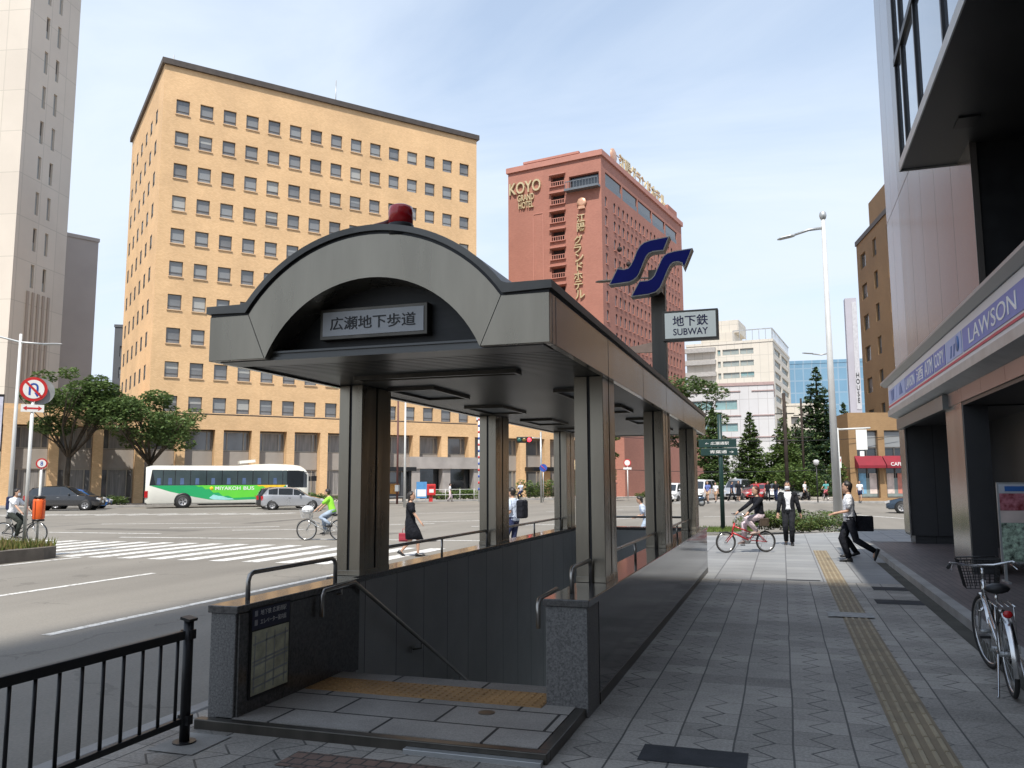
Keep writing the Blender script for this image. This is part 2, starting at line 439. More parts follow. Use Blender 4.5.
def asphalt_material():
    m, nt, b = nt_new('asphalt'); N = nt.nodes; L = nt.links
    tc = N.new('ShaderNodeTexCoord')
    n0 = N.new('ShaderNodeTexNoise'); n0.inputs['Scale'].default_value = .09; n0.inputs['Detail'].default_value = 6; L.new(tc.outputs['Object'], n0.inputs['Vector'])
    mp = N.new('ShaderNodeMapping'); mp.inputs['Scale'].default_value = (1.1, .05, 1); L.new(tc.outputs['Object'], mp.inputs['Vector'])
    n1 = N.new('ShaderNodeTexNoise'); n1.inputs['Scale'].default_value = .8; n1.inputs['Detail'].default_value = 5; L.new(mp.outputs[0], n1.inputs['Vector'])
    n2 = N.new('ShaderNodeTexNoise'); n2.inputs['Scale'].default_value = 45; n2.inputs['Detail'].default_value = 3; L.new(tc.outputs['Object'], n2.inputs['Vector'])
    v = mathn(nt, 'ADD', mathn(nt, 'MULTIPLY', n0.outputs['Fac'], .45), mathn(nt, 'ADD', mathn(nt, 'MULTIPLY', n1.outputs['Fac'], .3), mathn(nt, 'MULTIPLY', n2.outputs['Fac'], .35)))
    vc = N.new('ShaderNodeTexVoronoi'); vc.feature = 'DISTANCE_TO_EDGE'; vc.inputs['Scale'].default_value = .22
    wv = N.new('ShaderNodeTexNoise'); wv.inputs['Scale'].default_value = .9; wv.inputs['Detail'].default_value = 4; L.new(tc.outputs['Object'], wv.inputs['Vector'])
    vm = N.new('ShaderNodeVectorMath'); vm.operation = 'MULTIPLY_ADD'; L.new(wv.outputs['Color'], vm.inputs[0]); vm.inputs[1].default_value = (2.2, 2.2, 0); L.new(tc.outputs['Object'], vm.inputs[2]); L.new(vm.outputs[0], vc.inputs['Vector'])
    crack = mathn(nt, 'MULTIPLY', mathn(nt, 'LESS_THAN', vc.outputs['Distance'], .006), mathn(nt, 'MULTIPLY', mathn(nt, 'GREATER_THAN', wv.outputs['Fac'], .5), .12))
    v = mathn(nt, 'SUBTRACT', v, crack)
    rp = N.new('ShaderNodeValToRGB'); rp.color_ramp.elements[0].position = .38; rp.color_ramp.elements[1].position = .72
    rp.color_ramp.elements[0].color = (.155, .143, .125, 1); rp.color_ramp.elements[1].color = (.265, .246, .215, 1)
    L.new(v, rp.inputs['Fac']); L.new(rp.outputs['Color'], b.inputs['Base Color'])
    b.inputs['Roughness'].default_value = .85; b.inputs['Specular IOR Level'].default_value = .25
    bp = N.new('ShaderNodeBump'); bp.inputs['Strength'].default_value = .3; bp.inputs['Distance'].default_value = .006
    L.new(n2.outputs['Fac'], bp.inputs['Height']); L.new(bp.outputs['Normal'], b.inputs['Normal'])
    return m

M_PAVE = paving_material()
M_ASPH = asphalt_material()
M_SLAB = tile_mat('pale_slabs', (.27, .275, .275), (.22, .225, .228), (.12, .12, .125), .6, .6, .012, .6, .14, .5, .3, 'yx', .5)
M_FARP = tile_mat('far_pavement', (.42, .38, .34), (.36, .33, .3), (.25, .24, .22), .6, .6, .02, .75, .12, .3, 0, 'xy')
M_KERB = mat('kerb_stone', (.3, .29, .275), .75, 0, .2, 2, bump=.3, bscale=40, fine=.3)
M_GRAN = mat('granite', (.155, .152, .147), .45, 0, .45, 75, bump=.0, fine=.6, bscale=110)
M_GRANP = mat('polished_granite', (.095, .09, .085), .1, 0, .35, 45, fine=.5, bscale=80, spec=.7)
def paint_material():
    m, nt, b = nt_new('road_paint'); N = nt.nodes; L = nt.links
    tc = N.new('ShaderNodeTexCoord'); n = N.new('ShaderNodeTexNoise'); n.inputs['Scale'].default_value = 9; n.inputs['Detail'].default_value = 8; n.inputs['Roughness'].default_value = .75
    L.new(tc.outputs['Object'], n.inputs['Vector']); rp = N.new('ShaderNodeValToRGB')
    rp.color_ramp.elements[0].position = .36; rp.color_ramp.elements[1].position = .52; rp.color_ramp.elements[0].color = (.22, .21, .19, 1); rp.color_ramp.elements[1].color = (.66, .65, .62, 1)
    L.new(n.outputs['Fac'], rp.inputs['Fac']); L.new(rp.outputs['Color'], b.inputs['Base Color']); b.inputs['Roughness'].default_value = .8
    return m
M_PAINT = paint_material()
M_TACT = mat('tactile_tan', (.2, .155, .095), .7, 0, .2, 3, fine=.3)
M_TACB = mat('tactile_bar', (.3, .25, .165), .65, 0, .2, 3)
M_YEL = mat('tactile_yellow', (.38, .225, .095), .65, 0, .25, 2.5, fine=.3)

HX0, HX1, HY0, HY1 = -4.03, -1.4, 6.5, 16.3      # stair well

def sheet(mb, x0, x1, y0, y1, z):
    mb.poly([(x0,y0,z),(x1,y0,z),(x1,y1,z),(x0,y1,z)])

g = MB()
B_ = 1800
sheet(g, -B_, HX0, -B_, B_, -.15); sheet(g, HX1, B_, -B_, B_, -.15); sheet(g, HX0, HX1, -B_, HY0, -.15); sheet(g, HX0, HX1, HY1, B_, -.15)
structure('ground', g, M_ASPH)

# near sidewalk, interlocking tiles up to y=15.2, pale slabs beyond
KX = -4.3
g = MB()
sheet(g, HX1, 1.97, -60, 15.2, 0); sheet(g, KX, HX1, -60, HY0, 0); sheet(g, KX, HX0, HY0, 16.3, 0)
structure('sidewalk', g, M_PAVE)
g = MB()
# curved end of the sidewalk at the corner
arc = []
cxk, cyk = 0.6, 24.5
end = [(KX,16.3),(KX,21.5)]
for k in range(7):
    a = PI - k*PI/2/6
    end.append((KX+3.2+3.2*math.cos(a), 24.6+2.4*math.sin(a)+0.0*k))
end += [(1.2, 29.2), (3.6, 31.5), (9, 33.5), (16, 34.5)]
g.poly([(x, y, 0) for x, y in end] + [(16, 15.2, 0), (HX1, 15.2, 0), (HX1, 16.3, 0)])
structure('sidewalk', g, M_SLAB)

def kerb(path, wd=.15, z0=-.15, z1=.012, name='kerb'):
    mb = MB()
    n = len(path); L_ = []; R_2 = []
    for k in range(n):
        p = Vector((*path[k], 0)); a = Vector((*path[max(k-1, 0)], 0)); c = Vector((*path[min(k+1, n-1)], 0))
        t = (c-a).normalized(); nn = Vector((-t.y, t.x, 0))
        L_.append(p+nn*wd/2); R_2.append(p-nn*wd/2)
    rings = [[(l.x,l.y,z0),(l.x,l.y,z1-.015),(l.x*.88+r.x*.12,l.y*.88+r.y*.12,z1),(r.x*.88+l.x*.12,r.y*.88+l.y*.12,z1),(r.x,r.y,z1-.015),(r.x,r.y,z0)] for l, r in zip(L_, R_2)]
    mb.loft(rings)
    return structure(name, mb, M_KERB)
kerb([(KX,-60),(KX,-20),(KX,0),(KX,8),(KX,16.3)] + end[1:8])
kerb(end[7:])

# raised terrace in front of the shop
g = MB(); g.box(2.12, 14, -40, 23.9, -.1, .1)
structure('terrace', g, tile_mat('terrace_brick', (.15, .12, .115), (.12, .098, .096), (.07, .065, .065), .3, .1, .008, .55, .2, .6, .3, 'yx', .5))
g = MB(); g.box(1.97, 2.12, -40, 23.9, -.1, .112); g.box(2.12, 14, 23.9, 24.05, -.1, .112)
structure('terrace_kerb', g, M_KERB)
g = MB(); sheet(g, 1.79, 1.97, -40, 19, .004)
structure('gutter', g, mat('gutter', (.075, .072, .062), .8, 0, .3, 2.5, fine=.4))

# tactile strip along the walk
g = MB()
sheet(g, .645, .955, -3, 21.9, .004)
structure('tactile_paving', g, M_TACT)
g = MB()
y = -3.0
while y < 21.85:
    for k in range(4):
        x = .645+.0388+k*.0775
        g.prism([(x-.016, .004), (x+.016, .004), (x+.010, .0115), (x-.010, .0115)], lambda p, q, t: (p, t, q), y+.012, y+.288)
    y += .3
structure('tactile_bars', g, M_TACB)

M_PATCH = mat('dark_patch', (.05, .052, .056), .8, 0, .25, 5, fine=.5, bscale=60)
g = MB()
for x0, x1, y0, y1 in ((-.92, -.27, 5.3, 5.62), (1.18, 1.79, 12.75, 13.2), (1.29, 1.79, 14.3, 14.75), (.0, .55, 15.3, 15.42)):
    sheet(g, x0, x1, y0, y1, .004)
structure('paving_patch', g, M_PATCH)
g = MB(); sheet(g, .48, 1.02, 11.35, 11.75, .014)
structure('paving_patch', g, mat('worn_plate', (.3, .3, .29), .6, .1, .35, 12, fine=.5))
g = MB(); g.cyl((-1.0, 9.3, 0), .0, .001, 3) if False else sheet(g, -3.95, -3.6, 4.55, 4.95, .006)
structure('footing_plate', g, mat('concrete', (.3, .29, .27), .85, 0, .2, 4, fine=.4))
g = MB(); sheet(g, -3.0, -1.9, 4.55, 4.82, .005)
structure('brick_inlay', g, tile_mat('red_setts', (.2, .13, .1), (.16, .11, .09), (.06, .055, .05), .1, .1, .008, .7, .2, 2, .2, 'xy'))

# road markings
g = MB(); Zm = -.146
def lane(x0, y0, x1, y1, wd):
    t = Vector((x1-x0, y1-y0, 0)).normalized(); n = Vector((-t.y, t.x, 0))*wd/2
    g.poly([(x0+n.x,y0+n.y,Zm),(x0-n.x,y0-n.y,Zm),(x1-n.x,y1-n.y,Zm),(x1+n.x,y1+n.y,Zm)])
lane(-8.7, 8.2, -8.7, 16.4, .15)
lane(-12.5, -6, -12.5, 14.4, .15); lane(-17.05, -20, -17.05, 17.0, .15); lane(-4.68, -20, -4.68, 15, .16)
x = -5.6
while x > -34:
    lane(x, 17.0, x, 21.9, .45); x -= .92
for x0, y0, x1, y1 in ((-22.0, 23.6, -8.4, 25.2), (-27, 25.3, -22, 25.6), (-24.5, 29.0, -20.5, 31.0), (-20.8, 28.2, -16.8, 30.2), (-30, 31, -25, 33),
                       (-16.5, 36, -13.5, 38.5), (-12.5, 33, -9.5, 35.5), (-21, 46, -17, 50), (-14, 50, -10, 54.5), (-18, 32.5, -15, 34.9), (-9.5, 40, -6.5, 43),
                       (-12, 60, -9, 64), (-4, 45, 2, 47), (3.2, 50, 9.0, 36.8)):
    lane(x0, y0, x1, y1, .2)
for k in range(11):
    x = -47+1.7*k; y = 36.2+.62*k
    lane(x, y, x+1.1, y+3.0, .5)
structure('road_marking', g, M_PAINT)

g = MB()
for x, y, r in ((-7.2, 12.5, .33), (-10.8, 24.5, .33), (-15.2, 30, .33), (-6.2, 33, .33)):
    g.lathe([(r, -.15), (r, -.143)], (x, y, 0), 24)
structure('manhole_cover', g, mat('cast_iron', (.07, .065, .06), .6, .4, .4, 14, bump=.4, bscale=40))
g = MB()
for x0, x1, y0, y1 in ((-16.2, -13.4, 26.5, 28.3), (-28, -22, 27, 28.2), (-7.8, -5.6, 26, 31), (-24, -23.2, 33, 42)):
    sheet(g, x0, x1, y0, y1, -.148)
structure('road_patch', g, mat('fresh_asphalt', (.15, .14, .125), .85, 0, .2, 3, fine=.5))

# traffic island on the left
g = MB()
isl = [(-17.4, -40), (-17.4, 16.2), (-17.55, 16.7), (-18.0, 16.95), (-19.6, 16.95), (-20.1, 16.7), (-20.3, 16.2), (-20.3, -40)]
g.prism(isl, lambda p, q, t: (p, q, t), -.15, .14)
structure('traffic_island', g, mat('island_kerb', (.13, .115, .1), .85, 0, .3, 2, bump=.3, bscale=30, fine=.4))
# rough grass on the island
gr = MB()
for k in range(4200):
    x = random.uniform(-20.1, -17.65); y = 16.8-abs(random.gauss(0, 1))*3.0
    h = random.uniform(.08, .26); a = random.uniform(0, PI); dx, dy = math.cos(a)*.022, math.sin(a)*.022
    lx, ly = random.uniform(-.07, .07), random.uniform(-.07, .07)
    gr.m = 0 if random.random() < .6 else 1
    gr.poly([(x-dx, y-dy, .135), (x+dx, y+dy, .135), (x+lx, y+ly, .14+h)])
tag(gr.build('grass', [leaf_mat('grass_green', (.09, .13, .03), (.16, .18, .05)), leaf_mat('grass_dry', (.2, .16, .06), (.28, .23, .1))]),
    'short rough green and straw coloured grass on the traffic island', 'grass', kind='stuff')

# far pavements
OC = Vector((-53.23, 59.72, 0)); OU = Vector((math.sin(R(40)), math.cos(R(40)), 0)); ON = Vector((OU.y, -OU.x, 0))
def op(t, n): p = OC + OU*t + ON*n; return (p.x, p.y)
g = MB()
A = [op(-90, 7.2), op(20, 7.2), op(44, 7.2), (-15.5, 94.0), (-12.5, 99), (-7.5, 140), (-40, 160), op(60, -40), op(-90, -40)]
g.prism(A, lambda p, q, t: (p, q, t), -.15, .0)
structure('far_pavement', g, M_FARP)
g = MB()
Bp = [(-8.6, 70.2), (5.8, 74.2), (40, 84), (60, 400), (6, 400), (-1.5, 110), (-6.5, 84)]
g.prism(Bp, lambda p, q, t: (p, q, t), -.15, .0)
structure('far_pavement', g, M_FARP)
kerb([op(-90, 7.3), op(20, 7.3), op(44, 7.3), (-15.4, 93.9)], .2)
kerb([(-8.7, 70.1), (5.8, 74.1), (40, 83.9)], .2)

# ================================================================== subway entrance
ent = thing('subway_entrance', 'long barrel roofed subway stair entrance with dark metal columns, granite walls and a lit-less name board', 'subway entrance', (-2.72, 5.1, 0))
ent['label'] = 'long metal clad subway stair entrance with barrel arch front standing on the pavement'
EL = (2.72, -5.1, 0)
def epart(name, mb, m, bevel=0, parent=None):
    return mb.build(name, m, parent or ent, bevel, loc=EL if parent is None else None)

M_PANEL = tile_mat('wall_panel', (.42, .425, .415), (.38, .385, .375), (.012, .012, .012), .68, 9, .006, .38, .12, 1.2, .2, 'xz', 0)
M_WALLR = tile_mat('wall_polished', (.038, .039, .04), (.034, .035, .036), (.016, .016, .016), 1.3, 9, .006, .1, .2, 2.5, 0, 'xz', 0, spec=.8)
# walls (reach down into the stair well)
mb = MB(); mb.box(-4.03, -3.80, 6.9, 16.25, -4.2, .775)
epart('side_wall', mb, M_PANEL)
mb = MB(); mb.box(-3.93, -3.72, 5.12, 6.9, -.02, .78)
epart('wall_end', mb, M_GRAN, .006)
mb = MB(); mb.box(-3.715, -3.70, 5.14, 6.9, .03, .775)
epart('wall_facing', mb, M_GRANP)
mb = MB(); mb.box(-1.72, -1.41, 6.3, 16.25, -4.2, .775)
epart('side_wall', mb, M_PANEL)
mb = MB(); mb.box(-1.41, -1.4, 6.5, 16.25, .09, .775)
epart('wall_facing', mb, M_WALLR)
mb = MB(); mb.box(-1.72, -1.402, 6.10, 6.49, -.02, .78)
epart('wall_end', mb, M_GRAN, .006)
mb = MB(); mb.box(-1.415, -1.396, 6.495, 16.26, 0, .088)
epart('plinth', mb, M_STEELD)
mb = MB(); mb.box(-3.80, -1.72, 16.0, 16.25, -4.2, .775)
epart('end_wall', mb, M_PANEL)
# copings
mb = MB()
mb.box(-3.945, -3.695, 5.10, 6.9, .782, .835); mb.box(-4.05, -3.785, 6.903, 16.27, .778, .835)
epart('coping', mb, M_GRANP, .006)
mb = MB(); mb.box(-1.735, -1.385, 6.08, 16.27, .782, .835)
epart('coping', mb, M_GRANP, .006)
mb = MB(); mb.box(-3.783, -1.737, 15.98, 16.27, .779, .833)
epart('coping', mb, M_GRANP, .006)
# landing
M_FLAG = tile_mat('granite_flags', (.32, .303, .278), (.26, .247, .23), (.035, .034, .033), .78, .42, .012, .7, .2, 1.5, .3, 'xy', .4)
mb = MB(); mb.box(-3.86, -1.5, 5.12, 6.40, -.1, .07)
epart('landing', mb, M_FLAG)
mb = MB(); mb.box(-3.98, -1.42, 5.04, 5.117, -.1, .066); mb.box(-1.497, -1.42, 5.12, 6.1, -.1, .066)
epart('landing_edge', mb, M_STEELD, .006)
mb = MB(); mb.box(-2.35, -1.44, 4.98, 5.037, -.1, .03)
epart('landing_strip', mb, M_GALV, .004)
mb = MB(); mb.box(-3.69, -1.73, 6.0, 6.395, .07, .076)
for i in range(31):
    for j in range(6):
        mb.lathe([(.014, .076), (.014, .079), (.009, .083)], (-3.66+i*.0637, 6.03+j*.066, 0), 6)
epart('warning_tiles', mb, M_YEL)
mb = MB()
mb.prism([(6.403, .072), (6.62, .072), (6.62, -4.2), (6.5, -4.2)], lambda p, q, t: (t, p, q), -3.797, -1.723)
for k in range(22):
    mb.box(-3.797, -1.723, 6.62+k*.3, 6.92+k*.3, -4.2, .07-.165*(k+1))
epart('stairs', mb, M_FLAG)
mb = MB(); mb.cyl((-2.07, 5.77, .07), .06, .004, 20)
epart('floor_drain', mb, M_STEELD)
# information panel on the inside of the left wall
pan = MB(); pan.box(-3.699, -3.688, 5.25, 5.76, .16, .80)
po = epart('map_board', pan, M_BLACK)
pm = MB(); pm.poly([(-3.686, 5.27, .18), (-3.686, 5.74, .18), (-3.686, 5.74, .63), (-3.686, 5.27, .63)])
epart('map_sheet', pm, mat('map_sheet', (.62, .62, .44), .6, 0, .3, 9, fine=.3), parent=po)
pm = MB(); pm.poly([(-3.6855, 5.265, .64), (-3.6855, 5.745, .64), (-3.6855, 5.745, .79), (-3.6855, 5.265, .79)])
epart('map_header', pm, mat('map_header', (.03, .035, .07), .5, 0, .1, 5), parent=po)
mr = MB()
random.seed(3)
for k in range(9):
    y0 = random.uniform(5.29, 5.68); z0 = random.uniform(.2, .58)
    if k % 2: mr.poly([(-3.6845, y0, .2), (-3.6845, y0+.012, .2), (-3.6845, y0+.02, .6), (-3.6845, y0+.008, .6)])
    else: mr.poly([(-3.6845, 5.28, z0), (-3.6845, 5.73, z0+.03), (-3.6845, 5.73, z0+.045), (-3.6845, 5.28, z0+.012)])
epart('map_streets', mr, mat('map_grey', (.4, .42, .42), .6), parent=po)
# three short lines of header text, facing +x
for k, (s, y0, w_, h_) in enumerate((('地下鉄 広瀬通駅', 5.53, .33, .04), ('エレベーター案内図', 5.53, .33, .04))):
    t = text_mb(s, w_, h_, .002)
    for q, v in enumerate(t.v): t.v[q] = (-3.6845 - v[1]*.5, y0+v[0], .755-.065*k+v[2])
    epart('map_lettering', t, M_WHITE, parent=po)
for k in range(2):
    ic = MB(); ic.box(-3.686, -3.684, 5.295, 5.33, .735-.065*k, .775-.065*k)
    epart('map_symbol', ic, mat('map_symbol', (.4, .4, .42), .6), parent=po)

# columns
def column(x0, x1, y0, y1, name='column'):
    mb = MB(); g_ = .012
    xm, ym = (x0+x1)/2, (y0+y1)/2
    z0, z1 = .835, 2.63
    mb.m = 1; mb.box(x0+.012, x1-.012, y0+.012, y1-.012, z0, z1); mb.m = 0
    for (a, b) in ((x0, xm-g_), (xm+g_, x1)):
        for (c, d) in ((y0, ym-g_*1.6), (ym+g_*1.6, y1)):
            mb.box(a, b, c, d, z0+.001, z1-.001)
    mb.box(x0-.004, x1+.004, y0-.004, y1+.004, z0, z0+.05)
    epart(name, mb, [M_STEEL, M_BLACK], .004)
for y0, y1 in ((7.15, 7.68), (11.05, 11.55), (15.05, 15.6)):
    column(-1.735, -1.475, y0, y1); column(-4.03, -3.785, y0-.1, y1-.02)

# handrails on the copings
def rail(x, y0, y1, zt=1.03, r=.0185, mid=(), z0=.83):
    mb = MB()
    c = .06
    mb.tube([(x, y0, z0), (x, y0, zt-c), (x, y0+c*.3, zt-c*.3), (x, y0+c, zt), (x, y1-c, zt), (x, y1-c*.3, zt-c*.3), (x, y1, zt-c), (x, y1, z0)], r, 10)
    for y in mid: mb.cyl((x, y, z0), r*.8, zt-z0-.005, 8)
    epart('handrail', mb, M_GALV2)
M_GALV2 = mat('brushed_rail', (.38, .36, .33), .3, .9, .15, 3)
rail(-3.84, 5.42, 6.7); rail(-3.9, 7.72, 10.9, 1.04, mid=(9.3,)); rail(-3.9, 11.58, 14.9, 1.04, mid=(13.2,))
rail(-1.6, 6.44, 7.12, 1.03); rail(-1.6, 7.72, 11.0, 1.03, mid=(9.4,)); rail(-1.6, 11.6, 15.0, 1.03, mid=(13.3,))
mb = MB(); mb.tube([(-3.7, 16.12, 1.02), (-1.75, 16.12, 1.02)], .021, 8)
for x in (-3.2, -2.3): mb.cyl((x, 16.12, .83), .018, .18, 8)
epart('handrail', mb, M_GALV2)
# rails down the stairs
for x, s in ((-3.66, 1), (-1.80, -1)):
    mb = MB()
    mb.tube([(x, 6.18, .60), (x, 6.18, .77), (x, 6.22, .81), (x, 6.72, .825), (x, 7.4, .47), (x, 9.0, -.36), (x, 12, -1.95), (x, 14.5, -3.3)], .019, 10)
    for y, z in ((6.5, .82), (8.2, .05), (9.3, -.52), (10.9, -1.37), (12.5, -2.2)):
        mb.tube([(x, y, z-.02), (x-.0*s, y, z-.07), (x-.10*s, y, z-.09)], .011, 6)
        mb.obox((x-.105*s, y, z-.09), (.012, .07, .07))
    epart('stair_rail', mb, M_GALV2)

# ---- canopy
XL, XR, YF, YB = -4.1, -1.42, 5.2, 16.9
AX = (XL+XR)/2; ZT = 2.955; ZB = 2.615
RO, ZO = 1.215, 2.26; RI, ZI = .931, 2.229
ho = math.acos((ZT-ZO)/RO); hi_ = math.acos((ZB-ZI)/RI)
def arc_pts(r, zc, h, n=28): return [(AX + r*math.sin(-h+2*h*k/n), zc + r*math.cos(-h+2*h*k/n)) for k in range(n+1)]
aO = arc_pts(RO, ZO, ho); aI = arc_pts(RI, ZI, hi_)
def xz(p, q, t): return (p, t, q)
# front fascia: two flat panels and an arched band, with joints between
mb = MB(); mb.prism([(XL, ZB), (aI[0][0]-.004, ZB), (aO[0][0]-.004, ZT), (XL, ZT)], xz, YF, YF+.06); epart('front_fascia', mb, M_STEEL, .004)
mb = MB(); mb.prism([(aI[-1][0]+.004, ZB), (XR, ZB), (XR, ZT), (aO[-1][0]+.004, ZT)], xz, YF, YF+.06); epart('front_fascia', mb, M_STEEL, .004)
mb = MB()
for k in range(28):
    mb.smooth = False
    mb.prism([aI[k], aI[k+1], aO[k+1], aO[k]], xz, YF, YF+.34)
# weld into one smooth band
band = MB(); band.smooth = False
rings = [[(aI[k][0], YF, aI[k][1]), (aO[k][0], YF, aO[k][1]), (aO[k][0], YF+.34, aO[k][1]), (aI[k][0], YF+.34, aI[k][1])] for k in range(29)]
band.loft(rings)
epart('arch_band', band, M_STEEL)
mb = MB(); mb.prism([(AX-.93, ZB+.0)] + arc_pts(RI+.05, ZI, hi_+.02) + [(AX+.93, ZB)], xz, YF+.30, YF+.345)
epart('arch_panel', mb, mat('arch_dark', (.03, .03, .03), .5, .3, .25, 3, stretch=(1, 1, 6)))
# side fascias in panels
ys = [YF+.0]
for k in range(1, 7): ys.append(YF+k*1.95)
ys[0] = YF+.0; ys[-1] = YB
for xa, xb in ((XR-.05, XR), (XL, XL+.05)):
    mb = MB()
    mb.m = 1; mb.box(xa+.01, xb-.01, YF+.07, YB-.01, ZB+.01, ZT-.005); mb.m = 0
    first = YF+.16
    segs = [(YF+.062, first)] + [(first if k == 0 else ys[k], ys[k+1]) for k in range(6)]
    for a, b in segs: mb.box(xa, xb, a+.008, b-.008, ZB, ZT)
    epart('side_fascia', mb, [mat('side_steel', (.225, .212, .192), .2, .9, .12, .7, stretch=(1, .7, .5), bump=.12, bscale=.9), M_BLACK], .003)
mb = MB(); mb.box(XL+.05, XR-.05, YB-.05, YB, ZB, ZT); epart('back_fascia', mb, M_STEEL)
# shadow groove and cap roof
def outline(off, zf):
    top = [(AX + (RO+off)*math.sin(-ho+2*ho*k/36), ZO + (RO+off)*math.cos(-ho+2*ho*k/36)) for k in range(37)]
    return top
def roofprism(o0, o1, ex, z0, z1, ya, yb, m, name):
    lo = [(XL-ex, z0)] + outline(o0, z0) + [(XR+ex, z0)]
    hi = [(XL-ex, z1)] + [(p, max(q, z1)) for p, q in outline(o1, z1)] + [(XR+ex, z1)]
    mb = MB()
    a0 = [mb.pt((p, ya, q)) for p, q in lo]; a1 = [mb.pt((p, ya, q)) for p, q in hi]
    b0 = [mb.pt((p, yb, q)) for p, q in lo]; b1 = [mb.pt((p, yb, q)) for p, q in hi]
    n = len(lo)
    for k in range(n-1):
        mb.face((a0[k], a0[k+1], a1[k+1], a1[k])); mb.face((b0[k+1], b0[k], b1[k], b1[k+1]))
        mb.face((a1[k], a1[k+1], b1[k+1], b1[k])); mb.face((a0[k+1], a0[k], b0[k], b0[k+1]))
    mb.face((a0[0], a1[0], b1[0], b0[0])); mb.face((a0[-1], b0[-1], b1[-1], a1[-1]))
    return epart(name, mb, m)
roofprism(.0, .022, -.004, ZT, ZT+.022, YF+.006, YB-.006, M_BLACK, 'shadow_gap')
roofprism(.022, .066, .02, ZT+.022, ZT+.078, YF-.022, YB+.02, mat('roof_cap', (.13, .125, .115), .45, .75, .3, 1.6), 'roof')
# ribbed soffit
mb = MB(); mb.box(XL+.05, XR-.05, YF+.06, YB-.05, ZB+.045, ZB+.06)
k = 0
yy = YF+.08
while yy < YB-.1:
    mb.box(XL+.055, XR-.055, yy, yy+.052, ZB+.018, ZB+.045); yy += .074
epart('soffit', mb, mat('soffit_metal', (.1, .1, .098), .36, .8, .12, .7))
mb = MB(); mb.box(XL+.06, XR-.06, YF+.062, YF+.30, ZB-.006, ZB+.016)
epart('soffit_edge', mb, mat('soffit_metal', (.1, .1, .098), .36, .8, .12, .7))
# recessed light troughs in the soffit
for x, y, dx, dy in ((AX-.05, 6.55, 1.5, .16), (-3.45, 7.9, .5, 1.0), (-3.45, 10.0, .5, 1.0), (-3.45, 12.3, .5, 1.0), (-3.45, 14.5, .5, 1.0), (-2.0, 8.6, .34, 1.1), (-2.0, 10.4, .34, .9), (-2.0, 12.6, .34, .9), (-2.0, 14.6, .34, .9)):
    mb = MB()
    z = ZB+.018
    mb.box(x-dx/2, x+dx/2, y-dy/2, y-dy/2+.03, z-.035, z); mb.box(x-dx/2, x+dx/2, y+dy/2-.03, y+dy/2, z-.035, z)
    mb.box(x-dx/2, x-dx/2+.03, y-dy/2+.03, y+dy/2-.03, z-.035, z); mb.box(x+dx/2-.03, x+dx/2, y-dy/2+.03, y+dy/2-.03, z-.035, z)
    o = epart('ceiling_light', mb, M_STEELD)
    mb = MB(); mb.box(x-dx/2+.03, x+dx/2-.03, y-dy/2+.03, y+dy/2-.03, z-.008, z-.004)
    epart('diffuser', mb, mat('diffuser', (.25, .25, .24), .5, 0, .1, 3), parent=o)
# name board
mb = MB()
mb.box(-3.275, -2.395, YF+.215, YF+.30, 2.765, 3.0)
nb = epart('name_board', mb, M_STEELD, .004)
mb = MB(); mb.box(-3.248, -2.422, YF+.209, YF+.2145, 2.792, 2.973)
epart('name_face', mb, mat('name_face', (.5, .51, .52), .5, 0, .06, 3), parent=nb)
t = text_mb('広瀬地下歩道', .70, .10, .004, .006)
epart('name_lettering', MB(), M_BLACK, parent=nb) if False else t.build('name_lettering', M_BLACK, nb, loc=(-2.835, YF+.2085, 2.883))
# warning beacon and horn on the roof
bx, by = -2.55, 5.28
zt = ZO + math.sqrt((RO+.066)**2 - (bx-AX)**2) + .005
mb = MB(); mb.lathe([(.095, zt-.07), (.095, zt+.015), (.088, zt+.022)], (bx, by, 0), 20)
bo = epart('beacon', mb, M_BLACK)
mb = MB(); mb.lathe([(.088, zt+.02), (.09, zt+.12), (.083, zt+.15), (.06, zt+.162), (.01, zt+.166)], (bx, by, 0), 24)
epart('beacon_lens', mb, mat('red_lens', (.5, .01, .016), .18, 0, .2, 9, coat=.5), parent=bo)
mb = MB(); mb.T = Matrix.Translation((-2.74, 5.36, zt+.05)) @ Matrix.Rotation(R(-25), 4, 'Y')
mb.lathe([(.06, -.07), (.05, -.05), (.028, .03), (.022, .07)], (0, 0, 0), 12, axis='x'); mb.T = None
mb.box(-2.79, -2.69, 5.32, 5.40, zt-.06, zt+.03)
epart('horn', mb, mat('dark_red_metal', (.09, .012, .012), .45, 0, .2, 6))

# ================================================================== subway sign on its post
sg = thing('subway_sign', 'dark post with a blue double S emblem and white SUBWAY box above the entrance roof', 'sign', (-1.6, 11.3, 0))
SL = (1.6, -11.3, 0)
mb = MB(); mb.box(-1.67, -1.47, 11.56, 11.73, .835, 4.62); sg_p = mb.build('post', M_STEELD, sg, .004, loc=SL)
S1 = [(-2.18,4.402),(-2.057,4.632),(-1.96,4.612),(-1.905,4.625),(-1.869,4.665),(-1.83,4.74),(-1.783,4.855),(-1.735,4.925),(-1.68,4.965),(-1.593,4.99),(-1.328,5.019),(-1.413,4.825),(-1.562,4.82),(-1.615,4.80),(-1.65,4.76),(-1.69,4.67),(-1.743,4.546),(-1.775,4.49),(-1.83,4.445),(-1.897,4.42)]
S2 = [(-1.878,4.212),(-1.757,4.428),(-1.64,4.43),(-1.59,4.45),(-1.552,4.49),(-1.51,4.58),(-1.45,4.705),(-1.415,4.755),(-1.368,4.785),(-1.265,4.807),(-1.027,4.825),(-1.148,4.543),(-1.179,4.63),(-1.23,4.65),(-1.288,4.644),(-1.325,4.615),(-1.36,4.55),(-1.436,4.379),(-1.47,4.31),(-1.53,4.255),(-1.623,4.229)]
